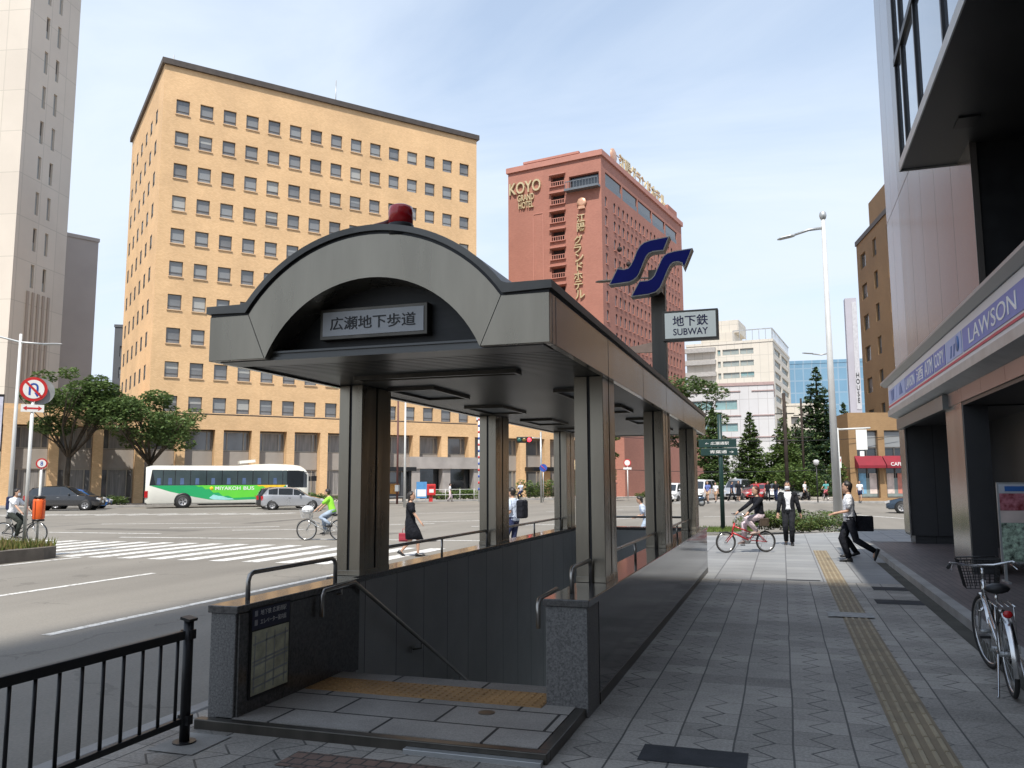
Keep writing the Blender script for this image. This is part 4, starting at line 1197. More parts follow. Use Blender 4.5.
cr7 = [26.6-2.35*k for k in range(8)]
cb_ = plain_block('cream_office', 'tall cream office block with balconies and ribbon windows above the white one', Vector((-17.5, 169.5, 0)), frame_az(97), 16.9, 27, 28.8, M_CRM,
            rows_f=[(7.2, 10.4, z, z+1.15) for z in cr7] + [(10.6, 13.2, z, z+1.15) for z in cr7] + [(6.2, 6.8, z-.1, z+1.15) for z in cr7[:3]], rows_r=[(2, 11, z, z+1.3) for z in cr7] + [(13, 24, z, z+1.3) for z in cr7],
            win_mats=[M_FRAMEL, glass_mat('greige_glass', (.3, .34, .33), .15, .7), M_TEAL])
for z in (27.4, 24.9, 22.5):
    mb = MB(); mb.box(-.3, 5.9, -.9, -.01, z, z+.9); mb.build('balcony', mat('balcony_grey', (.36, .34, .32), .7), cb_)
mb = MB(); mb.box(2.6, 9.2, 2, 12, 28.81, 31.6); mb.box(5.8, 10, 3, 12, 31.61, 34.2); mb.build('penthouse', M_CRM, cb_)
mb = MB()
for k in range(7): mb.box(9.3+k*1.25, 9.4+k*1.25, .1, .2, 29.3, 31.3)
for k in range(14): mb.box(16.7, 16.8, .2+k*2, .3+k*2, 29.3, 31.3)
mb.box(9.3, 16.9, .1, .2, 31.3, 31.5); mb.box(16.7, 16.9, .2, 27, 31.3, 31.5); mb.build('roof_fence', M_GALV, cb_)

# ---- blue glass tower far away
M_BG = tile_mat('blue_curtain_wall', (.13, .25, .36), (.16, .29, .4), (.22, .32, .41), 2.6, 3.9, .22, .12, .12, .04, 0, 'xz', 0, spec=.8)
plain_block('glass_tower', 'blue glass office tower far away behind the dark cedar', Vector((2.5, 276, 0)), frame_az(86), 24, 20, 38.6, M_BG, cap=1.0)
# low distant houses filling the gap
plain_block('apartment_building', 'small cream apartment house seen between the white offices and the cedar', Vector((1.5, 185, 0)), frame_az(88), 7.5, 14, 17.5, M_CRM, rows_f=[(.8+2.3*k, 2.4+2.3*k, 4+3.2*j, 5.6+3.2*j) for k in range(3) for j in range(4)])

# ---- brown apartment block and cafe on the right
M_BRN = tile_mat('brown_tile', (.33, .205, .1), (.29, .18, .088), (.24, .16, .09), .24, .09, .012, .7, .1, .3, .1, 'xz', .5)
far = Vector((8.75, 95.9, 0)); az = -9
vx = Vector((-math.sin(R(az)), -math.cos(R(az)), 0))      # from far corner towards us
# frame: left face is the side seen; x axis points east
rzb = math.atan2(-vx.x, vx.y) + PI
near = far + vx*20
rz_ = frame_az(az+90)
lw = []
for j in range(7):
    z = 25.2-3.35*j
    lw += [(1.4, 3.4, z-1.0, z+.6), (6.2, 7.5, z-.9, z+.9), (11.2, 12.4, z-.9, z+.9), (16.2, 17.4, z-.9, z+.9)]
bb = plain_block('apartment_block', 'brown tiled apartment block with deep dark windows right of the tall street lamp', near, rz_, 16, 20, 27.2, M_BRN, rows_l=lw, capm=mat('dark_trim', (.075, .06, .05), .5, .2, .15, 2), win_mats=[M_FRAME, M_PANE, M_CURT])
mb = MB(); mb.box(.02, 10, .5, 14.5, 27.6, 30.2); mb.build('upper_storey', M_BRN, bb)
# cafe podium in front of it
cl = Vector((5.45, 75.2, 0)); cr_ = Vector((14.5, 78.1, 0))
cux = (cr_-cl).normalized()
cf = thing('cafe', 'tan tiled cafe front with dark red awnings and glass windows', 'cafe', cl, math.atan2(cux.y, cux.x))
mb = MB()
facade(mb, (0, 0), (1, 0), 14, 7.4, [(8.9+2.35*k-8.25, 10.7+2.35*k-8.25, .25, 5.9) for k in range(4)], .4)
mb.poly([(0, 0, 0), (.6, 5, 0), (.6, 5, 7.4), (0, 0, 7.4)]); mb.poly([(0, 0, 7.4), (14, 0, 7.4), (14, 5, 7.4), (.6, 5, 7.4)]); mb.poly([(14, 0, 0), (14, 5, 0), (14, 5, 7.4), (14, 0, 7.4)])
mb.build('wall', M_BRN, cf)
M_POS = [mat('poster_a', (.2, .42, .6), .5, 0, .3, 2), mat('poster_b', (.6, .5, .45), .5, 0, .3, 2), mat('poster_c', (.55, .2, .15), .5, 0, .3, 2)]
for k in range(4):
    x = .65+2.35*k
    mb = MB(); mb.m = 1; mb.poly([(x, .38, .25), (x+1.8, .38, .25), (x+1.8, .38, 5.9), (x, .38, 5.9)]); mb.m = 0
    for z in (.25, 2.95, 3.1, 4.4, 5.8): mb.box(x, x+1.8, .30, .37, z, z+.1)
    for q in (0, .85, 1.7): mb.box(x+q, x+q+.1, .30, .37, .25, 5.9)
    wn_ = mb.build('shop_window', [M_FRAME, M_GLASSD], cf)
    mb = MB(); mb.poly([(x+.1, .29, 4.5), (x+1.7, .29, 4.5), (x+1.7, .29, 5.75), (x+.1, .29, 5.75)]); mb.build('blind', M_BLIND, wn_)
    mb = MB(); mb.poly([(x+.15, .285, .35), (x+1.65, .285, .35), (x+1.65, .285, 1.9), (x+.15, .285, 1.9)]); mb.build('counter', mat('grey_green', (.2, .24, .23), .4), wn_)
    for q in range(2):
        mb = MB(); x0 = x+.15+.9*q; mb.poly([(x0, .275, .6), (x0+.6, .275, .6), (x0+.6, .275, 2.3), (x0, .275, 2.3)]); mb.build('poster', M_POS[(k+q) % 3], wn_)
    mb = MB()
    mb.prism([(-.02, 3.75), (-.85, 2.95), (-.85, 2.72), (-.02, 2.72)], lambda p, q, t: (t, p, q), x-.25, x+2.02)
    aw = mb.build('awning', mat('dark_red_canvas', (.2, .01, .022), .75, 0, .12, 1.5), cf)
    if k == 1: lettering('awning_lettering', 'CAFFE', M_WHITE, aw, (x+.62, -.87, 3.05), 0, 1.15, .3, .01, .01).rotation_euler = (R(-0), 0, 0)
# white sign tower behind
st = thing('sign_tower', 'slim pale advertising tower behind the brown apartment block', 'sign tower', (9.9, 130.2, 0), frame_az(88))
mb = MB(); mb.box(0, 1.6, 0, 1.6, 0, 28.6); mb.build('shaft', mat('pale_lilac', (.42, .41, .46), .6, 0, .06, .4), st)
mb = MB(); mb.box(.9, 1.55, -.06, -.004, 12, 28); mb.build('panel', mat('pale_grey_panel', (.5, .5, .53), .6), st)
lettering('lettering', 'H\nO\nU\nS\nE', M_BLACK, st, (1.22, -.08, 15.2), 0, .5, 4.4, .04, .0, .9)

# ================================================================== shop building on the right
XW, Y0, Y1 = 3.05, -30.0, 24.5
sh = thing('shop_building', 'dark clad building on the right with a convenience store sign band and projecting glass bay', 'building', (XW, 0, 0))
SHL = (-XW, 0, 0)
def spart(name, mb, m, bevel=0, parent=None):
    return mb.build(name, m, parent or sh, bevel, loc=SHL if parent is None else None)
M_PINK = mat('pinkish_panel', (.19, .168, .152), .22, .55, .1, .7, stretch=(1, 1, .4))
M_PALE = mat('pale_metal_panel', (.34, .34, .36), .22, .5, .1, .7, stretch=(1, 1, .4))
M_SDK = mat('store_dark', (.022, .022, .023), .4, 0, .25, .8)
HTOP = 16.2
# upper wall panels with open joints
k = 0
ys_ = [24.5, 23.4, 22.1, 20.5, 18.95, 17.4, 15.85, 14.3]
for a, c in zip(ys_, ys_[1:]):
    for z0, z1 in ((4.25, 8.75), (8.77, HTOP)):
        mb = MB(); mb.box(XW, XW+.10, c+.008, a-.008, z0, z1)
        spart('wall_panel', mb, M_PALE if a > 22.2 else M_PINK, .004)
mb = MB(); mb.box(XW+.06, 20, Y0, Y1-.05, 4.3, HTOP-.05); mb_o = spart('core_wall', mb, M_BLACK)
# deep recess in the nearer part is formed by its own back wall, floor and end wall
bpy.data.objects.remove(mb_o)
mb = MB(); mb.box(XW+.11, 20, 14.35, Y1-.02, 3.9, HTOP-.05); mb.box(5.2, 20, Y0, 14.35, 3.9, HTOP-.05); spart('core_wall', mb, M_BLACK)
mb = MB(); mb.box(XW, XW+.1, Y0, 7.2, 4.25, HTOP); mb.box(XW+.1, 5.2, Y0, 7.2, 4.25, HTOP); spart('near_wall', mb, M_PINK)
mb = MB(); mb.box(XW+.11, 5.2, 7.2, 14.3, 4.2, 4.32); spart('recess_floor', mb, M_SDK)
# projecting glazed bay
BTOP = 11.6
BX, BY0, BY1, BZ = 2.17, 7.2, 15.25, 7.05
mb = MB(); mb.box(BX, 5.2, BY0, BY1, BZ, BZ+.10); mb.box(BX+.12, 5.19, BY0+.1, BY1-.12, BZ+.1, BTOP); spart('bay_body', mb, M_SDK)
mb = MB(); mb.box(BX-.02, BX+.0, BY0, BY1+.02, BZ-.03, BZ+.14); mb.box(BX-.02, XW, BY1, BY1+.02, BZ-.03, BZ+.14); spart('bay_sill', mb, M_GALV)
M_SKYG = mat('sky_glass', (.10, .12, .15), .03, .0, .1, .3, spec=1.0, coat=1.0)
ym = [15.23, 14.5, 13.2, 11.2, 9.2, 7.25]
zm = [BZ+.14, 9.0, 12.2, BTOP]
bf = None
mb = MB()
for y in ym: mb.box(BX, BX+.1, y-.035, y+.035, zm[0], BTOP)
for z in zm[1:]: mb.box(BX-.015, BX+.099, BY0, BY1, z-.06, z+.06)
bf = spart('bay_frame', mb, M_BLACK)
for a, c in zip(ym, ym[1:]):
    for z0, z1 in zip(zm, zm[1:]):
        mb = MB(); mb.box(BX+.04, BX+.07, c+.036, a-.036, z0+.061, z1-.061); spart('pane', mb, M_SKYG, parent=bf)
mb = MB(); mb.box(BX+.10, XW-.002, BY1-.11, BY1-.002, BZ+.14, BTOP); spart('bay_end', mb, M_PALE)
mb = MB(); mb.box(2.7, 3.0, 13.2, 13.6, BZ-.03, BZ-.002); spart('soffit_lamp', mb, M_BLACK)

# sign band
SX = 2.80
mb = MB(); mb.box(SX, XW-.002, 2.0, 24.15, 3.55, 4.2); band_o = spart('sign_band', mb, mat('sign_white', (.62, .62, .63), .4, 0, .05, 1))
mb = MB(); mb.prism([(2.655, 4.285), (2.655, 4.335), (XW-.002, 4.5), (XW-.002, 4.22), (SX-.03, 4.205)], lambda p, q, t: (p, t, q), 2.0, 24.6); spart('sign_eave', mb, mat('eave_grey', (.3, .3, .3), .4, .4, .1, 1))
mb = MB(); mb.prism([(SX-.03, 3.40), (SX-.03, 3.545), (XW-.002, 3.545), (XW-.002, 3.3)], lambda p, q, t: (p, t, q), 2.0, 24.2); spart('sign_base', mb, M_GALV)
mb = MB(); mb.box(SX-.012, SX-.001, 2.0, 24.1, 3.62, 3.66); spart('red_stripe', mb, mat('stripe_red', (.5, .05, .08), .5), parent=band_o)
M_LB = mat('panel_blue', (.115, .17, .47), .4, 0, .12, 1); M_LBP = mat('panel_paleblue', (.3, .38, .62), .4, 0, .12, 1); M_LBI = mat('icon_blue', (.04, .13, .36), .4)
yy = [24.0, 22.4, 20.9, 19.3, 18.2, 17.1, 15.9, 14.5, 10.75, 7.0, 3.3]
for k, (a, c) in enumerate(zip(yy, yy[1:])):
    mb = MB(); mb.box(SX-.010, SX-.001, c+.05, a-.05, 3.70, 4.06); pb = spart('sign_panel', mb, M_LBP if k in (0, 1, 6) else M_LB, parent=band_o)
    if k in (0, 1):
        ym_ = (a+c)/2; mb = MB(); mb.prism([(-.3, .13), (.3, .13), (.2, -.13), (-.2, -.13)] if k == 0 else [(-.22, .05), (.0, .15), (.3, -.12), (-.3, -.12)], lambda p, q, t: (t, ym_-p, 3.88+q), SX-.016, SX-.011); mb.build('sign_icon', M_LBI, pb)
    if k == 6:
        ym_ = (a+c)/2
        for q_ in (-.3, -.05): mb = MB(); mb.prism([(q_, -.14), (q_+.1, -.14), (q_+.2, .05), (q_+.1, .05)], lambda p, q, t: (t, ym_-p, 3.88+q), SX-.016, SX-.011); mb.build('sign_icon', M_LBI, pb)
        mb = MB(); mb.lathe([(.13, 0), (.13, .005)], (SX-.016, ym_-.35, 3.9), 16, axis='x'); mb.build('sign_icon', M_LBI, pb)
    txt = {2: 'LAWSON', 3: '酒', 4: 'ATM', 5: 'COPY', 7: 'LAWSON', 8: 'LAWSON'}.get(k)
    if txt:
        t = text_mb(txt, min((a-c)*.78, 2.7), .24 if len(txt) > 3 else .27, .006, .0)
        for q, v in enumerate(t.v): t.v[q] = (SX-.0105+v[1], (a+c)/2-v[0], 3.88+v[2])
        t.build('sign_lettering', M_WHITE, pb)
# ground floor: piers, shopfront wall and header panels
M_STN = mat('stainless', (.42, .4, .37), .25, .9, .12, .8, stretch=(4, 4, .3))
M_PIERD = tile_mat('pier_dark', (.05, .05, .052), (.045, .045, .047), (.014, .014, .014), .8, 9, .008, .35, .12, 1, .2, 'xz', 0)
mb = MB(); mb.box(XW, XW+.012, 23.55, 24.5, .35, 3.3); spart('pier_facing', mb, M_STN)
mb = MB(); mb.box(XW+.013, 6, 23.5, 24.48, .3, 4.2); spart('pier', mb, M_PIERD)
mb = MB(); mb.box(XW-.004, XW+.03, 23.46, 23.499, .25, 3.2); spart('pier_edge', mb, M_CHROME)
mb = MB(); mb.box(XW+.12, 6, 23.55, 24.4, .1, .297); spart('pier_foot', mb, M_PIERD)
mb = MB(); mb.box(XW, XW+.012, 16.25, 17.75, .1, 3.3); spart('pier_facing', mb, M_STN)
mb = MB(); mb.box(XW+.013, 3.45, 16.2, 17.8, .1, 3.3); spart('pier', mb, M_PIERD)
mb = MB(); mb.box(XW, XW+.012, 8.25, 9.75, .1, 3.05); spart('pier_facing', mb, M_STN)
mb = MB(); mb.box(XW+.013, 3.45, 8.2, 9.8, .1, 3.05); spart('pier', mb, M_PIERD)
mb = MB(); mb.box(4.8, 14, Y0, 23.49, .1, 4.2); spart('shop_front', mb, M_SDK)
mb = MB(); mb.box(2.93, 3.05, 17.3, 23.9, 3.02, 3.29); spart('shutter_box', mb, mat('shutter_grey', (.16, .17, .165), .4, .5, .1, 2))
mb = MB(); mb.box(3.07, 4.79, 17.8, 23.49, 3.1, 4.2); spart('header', mb, M_PIERD)
for a, c in ((17.3, 16.1), (16.1, 14.6), (14.6, 13.1), (13.1, 11.6), (11.6, 10.1), (10.1, 8.6), (8.6, 6)):
    mb = MB(); mb.box(XW-.02, XW-.002, c+.005, a-.005, 3.06, 3.299); spart('header_panel', mb, mat('brown_panel', (.26, .2, .18), .3, .5, .1, 1))
mb = MB(); mb.box(3.06, 4.79, 6, 16.19, 3.0, 4.2); spart('header', mb, M_SDK)
# poster frame inside the entrance
ps = thing('poster_stand', 'standing poster board in red, white and blue with green below, by the shop pillar', 'poster', (3.7, 15.0, .1))
mb = MB(); mb.box(-.47, .47, -.02, .02, .3, 1.56); fr_ = mb.build('frame', M_GALV, ps)
for x in (-.42, .42):
    mb = MB(); mb.box(x-.02, x+.02, -.02, .02, 0, .3); mb.box(x-.02, x+.02, -.22, .22, 0, .03) if x < 0 else mb.box(x-.02, x+.02, -.22, .22, 0, .03); mb.build('leg', M_GALV, ps)
for z0, z1, c, nm in ((1.39, 1.53, (.55, .57, .6), 'w'), (1.12, 1.385, (.42, .05, .06), 'r'), (.93, 1.115, (.06, .12, .36), 'b')):
    mb = MB(); mb.box(-.44, .44, -.026, -.021, z0, z1); mb.build('poster_band', mat('poster_'+nm, c, .4, 0, {'w': .1, 'r': .5, 'b': .9}[nm], {'w': 4, 'r': 14, 'b': 9}[nm], hue={'w': None, 'r': (1.0, 3.2, 3.2), 'b': (2.2, 1.6, 1.0)}[nm]), fr_)
mb = MB(); mb.box(-.44, .44, -.026, -.021, .33, .925); mb.build('poster_picture', mat('poster_green', (.14, .2, .14), .4, 0, .9, 15, hue=(2.2, 2.0, 2.2), fine=.5), fr_)
mb = MB(); mb.box(-.36, .26, -.031, -.027, 1.42, 1.50); mb.build('poster_title', mat('poster_blue', (.04, .15, .45), .4), fr_)
lettering('poster_lettering', '夏の冷\nSTEAM', mat('poster_cream', (.6, .5, .48), .5), fr_, (0, -.028, 1.22), 0, .6, .22, .003, 0) if False else None

# tower block behind the photographer that shades the walk
SUN_C = PI-SUN_AZ; L_ = (15.2+45)/math.cos(SUN_C); Ht = L_*math.tan(SUN_EL)
sx0 = -8.85 + math.sin(SUN_C)*L_
tw = plain_block('tower_block', 'tall grey tower behind the viewpoint whose shade lies over the pavement', (sx0, -75, 0), 0, 34, 30, Ht, M_PALE, rows_l=[(1+4*k, 4+4*k, 8+8*j, 11+8*j) for k in range(7) for j in range(11)], cap=0)
# ================================================================== vegetation
def leaf_cloud(mb, centres, n, size, flat=.6, rnd=None, mats=2, droop=0.0, wpow=1.0):
    """n leaf sprays scattered through ellipsoidal clumps (cx,cy,cz,rx,ry,rz)"""
    rnd = rnd or random.Random(1)
    wts = [(c[3]*c[4]*c[5])**wpow for c in centres]
    for k in range(n):
        c = rnd.choices(centres, wts)[0]
        while True:
            x, y, z = rnd.uniform(-1, 1), rnd.uniform(-1, 1), rnd.uniform(-1, 1)
            d = x*x+y*y+z*z
            if d < 1 and d > rnd.random()*.75: break
        p = Vector((c[0]+x*c[3], c[1]+y*c[4], c[2]+z*c[5]))
        s = size*rnd.uniform(.6, 1.4)
        a = rnd.uniform(0, 2*PI); t = rnd.gauss(0, flat); 
        u = Vector((math.cos(a), math.sin(a), rnd.gauss(0, .35)-droop)).normalized()
        w_ = Vector((-math.sin(a), math.cos(a), t)).normalized()
        mb.m = rnd.randrange(mats)
        mb.poly([p-u*s, p-w_*s*.45, p+u*s, p+w_*s*.5])

def tree(name, label, loc, height, trunk_h, crown, n, size, mats, seed, r=.16, group=None, forks=5, bark=None, cat='tree'):
    """crown: list of clumps in local coordinates"""
    rnd = random.Random(seed)
    t = thing(name, label, cat, loc, 0, group)
    mb = MB()
    top = Vector((rnd.uniform(-.1, .1), rnd.uniform(-.1, .1), trunk_h))
    mb.tube([(0, 0, -.05), (rnd.uniform(-.03, .03), 0, trunk_h*.5), top], [r*1.25, r, r*.85], 9)
    for k in range(forks):
        c = crown[k % len(crown)]
        e = Vector((c[0], c[1], c[2])); m = top.lerp(e, .5) + Vector((rnd.uniform(-.3, .3), rnd.uniform(-.3, .3), -.25))
        mb.tube([top-Vector((0, 0, .15)), m, e], [r*.6, r*.4, r*.12], 6)
        for q in range(3):
            e2 = e + Vector((rnd.uniform(-1, 1)*c[3], rnd.uniform(-1, 1)*c[4], rnd.uniform(0, .8)*c[5]))
            mb.tube([m, m.lerp(e2, .6), e2], [r*.3, r*.2, r*.06], 5)
    mb.build('trunk', bark or M_BARK, t)
    mb = MB(); leaf_cloud(mb, crown, n, size, rnd=rnd, mats=len(mats)); mb.build('crown', mats, t)
    return t
M_BARK = mat('bark', (.075, .06, .045), .9, 0, .4, 3, bump=.5, bscale=25)
L_DK = leaf_mat('leaf_dark', (.06, .1, .036), (.125, .185, .068)); L_MD = leaf_mat('leaf_mid', (.075, .125, .035), (.14, .2, .065)); L_LT = leaf_mat('leaf_light', (.085, .14, .03), (.15, .21, .055))
L_CON = leaf_mat('conifer_dark', (.02, .045, .024), (.05, .088, .042)); L_GIN = leaf_mat('ginkgo', (.06, .11, .03), (.12, .18, .05))

def spread(seed, R0, z0, z1, n, ry=1.0):
    rnd = random.Random(seed); out = []
    for k in range(n):
        a = 2*PI*k/n*1.618*2 + rnd.uniform(-.4, .4); f = (k+.5)/n
        z = z0+(z1-z0)*rnd.random()
        rad = R0*math.sqrt(max(.05, 1-((z-(z0*.6+z1*.4))/(z1-z0)*1.25)**2))*rnd.uniform(.45, .95)
        s = R0*rnd.uniform(.22, .36)
        out.append((rad*math.cos(a), rad*math.sin(a)*ry, z, s, s, s*.55))
    return out
def dome(seed, Rx, z0, z1, n, f=.34):
    rnd = random.Random(seed); out = []; zc = (z0+z1)/2; rz_ = (z1-z0)/2
    while len(out) < n:
        x, y, z = rnd.uniform(-1, 1), rnd.uniform(-1, 1), rnd.uniform(-1, 1)
        d = x*x+y*y+z*z
        if d > 1 or d < rnd.random()*.5: continue
        s_ = Rx*f*rnd.uniform(.7, 1.25)*(1-.25*max(0, z))
        if z < -.55 and x*x+y*y < .25: continue
        out.append((x*Rx*.82, y*Rx*.82, zc+z*rz_*.84, s_, s_, s_*.6))
    return out
tree('street_tree', 'broad leafy street tree by the road beside the upright sign, left of its neighbour', (-54.3, 52.3, 0), 11.5, 3.9, dome(5, 3.9, 4.4, 11.6, 30, .3), 10500, .17, [L_DK, L_MD, L_MD], 5, .2, 'street trees before the orange block', 8)
tree('street_tree', 'broad leafy street tree directly behind the rear of the bus', (-49.2, 55.7, 0), 10, 3.4, dome(9, 5.0, 4.0, 9.6, 36, .29), 11500, .17, [L_DK, L_MD, L_MD], 9, .22, 'street trees before the orange block', 8)
tree('street_tree', 'small bright leafy tree by the hotel arches, seen under the entrance roof', (-16.2, 77.4, 0), 7, 3.2, spread(3, 2.2, 4, 7.4, 14), 2200, .16, [L_MD, L_LT], 3, .1)
tree('street_tree', 'leafy tree at the hotel corner just behind the far end of the entrance', (-8.9, 86.0, 0), 13, 4, spread(13, 4.0, 4.2, 13.4, 26), 5200, .2, [L_DK, L_MD], 13, .2)

def conifer(name, label, loc, h, rad, n, size, mats, seed, skirt=.8, group=None, loose=.25):
    rnd = random.Random(seed)
    t = thing(name, label, 'tree', loc, 0, group)
    mb = MB(); mb.tube([(0, 0, -.05), (0, 0, h*.5), (0, 0, h*.98)], [rad*.07+.08, rad*.05+.04, .02], 8); mb.build('trunk', M_BARK, t)
    cl = []
    z = skirt
    k = 0
    while z < h-.25:
        f = (z-skirt)/(h-skirt); rr = rad*(1-f)**.85
        nb = max(3, int(5+rr*2.2))
        for q in range(nb):
            a = k*2.4+2*PI*q/nb+rnd.uniform(-.3, .3); ro = rr*rnd.uniform(.35, 1-loose*.4)*rnd.choice((1, 1, 1, .82, 1.12))
            s = max(.16, rr*rnd.uniform(.22, .4))
            cl.append((ro*math.cos(a), ro*math.sin(a), z-ro*.18+rnd.uniform(-.15, .15), s, s, max(.14, s*.42)))
        z += max(.22, h*.042*(1.15-f*.5)); k += 1
    mb = MB(); leaf_cloud(mb, cl, n, size, .5, rnd, len(mats), .3, .55); mb.build('crown', mats, t)
    return t
conifer('conifer', 'mid green conical tree directly behind the green direction sign', (-6.2, 82.6, 0), 8.8, 2.4, 9500, .17, [L_DK, L_DK, L_MD], 1, .8)
conifer('conifer', 'bright green conical tree above the parked cars and dark pole, the fuller of the two', (-3.0, 89.0, 0), 9.0, 3.0, 11000, .18, [L_MD, L_GIN, L_DK], 2, .8, loose=.5)
conifer('ginkgo_tree', 'pale yellowish green loose conical tree between the two dark utility poles', (.3, 86.9, 0), 8.4, 3.3, 10500, .18, [L_GIN, L_LT, L_MD], 3, .9, loose=.6)
conifer('cedar', 'very tall dark cedar standing beside the white lamp posts', (4.2, 102, 0), 15.2, 4.6, 20000, .23, [L_CON, L_CON, L_DK], 4, 1.0)
conifer('cedar', 'slim dark cedar at the foot of the sign tower', (8.2, 119, 0), 12.5, 2.6, 7000, .22, [L_CON, L_DK], 5, 1.0)
conifer('cedar', 'dark cedar spreading low behind the pedestrians', (1.6, 96, 0), 8.5, 4.2, 7000, .2, [L_CON, L_DK], 6, .6)
tree('garden_tree', 'low bright bushy tree behind the suited man', (1.0, 80, 0), 4, .8, [(0, 0, 1.9, 2.0, 1.6, 1.1), (-.9, .2, 2.5, 1.2, 1, .8), (1.2, 0, 1.5, 1.3, 1.2, 1.1)], 2600, .15, [L_GIN, L_LT, L_MD], 21, .08)
tree('garden_tree', 'small bright sapling beside the red sign and cafe corner', (4.4, 75.0, 0), 3.5, 1.2, [(0, 0, 2.6, .8, .8, .7), (.3, .1, 1.8, .6, .6, .6)], 800, .14, [L_GIN, L_LT], 22, .05)

def shrub(label, loc, L, D, H, n, size, mats, seed, rz=0, name='shrub', group=None, cat='shrub'):
    rnd = random.Random(seed)
    t = thing(name, label, cat, loc, rz, group)
    cl = []
    m = int(6+L*5)
    for k in range(m):
        cl.append((rnd.uniform(-L/2, L/2)*.86, rnd.uniform(-D/2, D/2)*.7, H*rnd.uniform(.16, .7), D*.42, D*.4, H*.3))
    mb = MB(); leaf_cloud(mb, cl, n, size, .8, rnd, len(mats)); mb.build('foliage', mats, t)
    mb = MB()
    for k in range(int(5+L*2)): 
        x, y = rnd.uniform(-L/2, L/2)*.7, rnd.uniform(-D/2, D/2)*.5
        mb.tube([(x, y, 0), (x+rnd.uniform(-.1, .1), y, H*.6)], [.02, .01], 5)
    mb.build('stems', M_BARK, t)
    return t
L_HB = leaf_mat('hedge_brown', (.055, .05, .016), (.1, .1, .03))
shrub('clipped green and brown bush on the kerb behind the suited man', (.1, 30.9, 0), 3.3, 1.35, .74, 11000, .045, [L_MD, L_LT, L_HB, L_DK], 31, R(12))
# grass strip by the green pole
gr = MB(); rr = random.Random(8)
for k in range(1500):
    x = rr.uniform(-3.6, -.9); y = 28.2+.45*(x+3.6)+rr.uniform(0, 2.0); h = rr.uniform(.05, .16); a = rr.uniform(0, PI); dx, dy = math.cos(a)*.03, math.sin(a)*.03
    gr.poly([(x-dx, y-dy, .005), (x+dx, y+dy, .005), (x+rr.uniform(-.05, .05), y, h)])
tag(gr.build('grass', leaf_mat('verge_grass', (.1, .16, .035), (.17, .22, .06))), 'strip of short bright grass at the foot of the green pole', 'grass', kind='stuff')
# planting along the far facade
for k, (t_, n_, Lg, H_, lab) in enumerate(((39.5, 5.6, 9.5, 2.1, 'tall bright green hedge behind the cyclist on the far side'), (29, 5.4, 9.5, 1.15, 'low green hedge before the grey stone entrance'),
        (-4, 5.2, 4.0, .9, 'low dark shrub between the blue car and the bus'), (1.6, 5.2, 2.2, .8, 'low dark shrub right behind the bus tail'), (13.5, 5.4, 4.4, .9, 'low shrub on the far pavement beyond the silver hatchback'))):
    x, y = op(t_, n_)
    shrub(lab, (x, y, 0), Lg, 1.2, H_, 2600 if Lg > 5 else 1100, .13, [L_MD, L_LT, L_GIN] if k < 2 else [L_DK, L_MD], 40+k, math.atan2(OU.y, OU.x), 'hedge' if Lg > 5 else 'shrub', cat='hedge' if Lg > 5 else 'shrub')
x, y = (-17.6, 88.5)
shrub('round topiary shrub on a brick pillar by the hotel', (x, y, 1.6), .9, .9, 1.8, 700, .1, [L_DK, L_MD], 50, 0, 'topiary', cat='topiary')
pp = thing('brick_pillar', 'red brick pillar carrying a topiary shrub outside the hotel', 'pillar', (x, y, 0))
mb = MB(); mb.box(-.55, .55, -.55, .55, 0, 1.45); mb.build('shaft', MATS['red_brick'], pp); mb = MB(); mb.box(-.65, .65, -.65, .65, 1.453, 1.6); mb.build('cap', MATS['red_trim'], pp)
shrub('low yellowish flower bed by the hotel kerb', (-13.6, 88.0, 0), 2.4, 1.0, .7, 800, .1, [L_LT, L_GIN], 51, 0, 'flower_bed', cat='flower bed')

# ================================================================== vehicles
M_TYRE = M_RUB
M_RIM = mat('alloy', (.4, .4, .42), .3, .9, .1, 5)
M_LAMPG = glass_mat('lamp_glass', (.5, .5, .5), .1)
M_TAIL = mat('tail_red', (.4, .012, .015), .2, 0, .1, 5)

def wheel(parent, x, y, r, wd, name='wheel', rim=None):
    o = thing_part = bpy.data.objects.new(name, None)
    COL.objects.link(o); o.parent = parent; o.location = (x, y, r)
    mb = MB(); mb.lathe([(r*.62, -wd/2), (r*.93, -wd/2), (r, -wd*.32), (r, wd*.32), (r*.93, wd/2), (r*.62, wd/2)], (0, 0, 0), 24, axis='y', cap=False); mb.build('tyre', M_TYRE, o)
    mb = MB()
    s = 1 if y > 0 else -1
    mb.lathe([(.02, -s*wd*.3), (r*.61, -s*wd*.3), (r*.64, s*wd*.46), (r*.57, s*wd*.48), (r*.54, s*wd*.4), (.02, s*wd*.4)], (0, 0, 0), 24, axis='y')
    mb.m = 1
    for k in range(5):
        a = 2*PI*k/5; mb.obox((math.cos(a)*r*.32, s*wd*.42, math.sin(a)*r*.32), (r*.3, wd*.15, r*.16), (0, -a, 0))
    mb.build('rim', [rim or mat('rim_grey', (.34, .34, .35), .4, .3), mat('rim_gap', (.04, .04, .04), .5)], o)
    return o

def interp(tab, x):
    if x <= tab[0][0]: return tab[0][1]
    for (a, b), (c, d) in zip(tab, tab[1:]):
        if x <= c: return b+(d-b)*(x-a)/(c-a)
    return tab[-1][1]

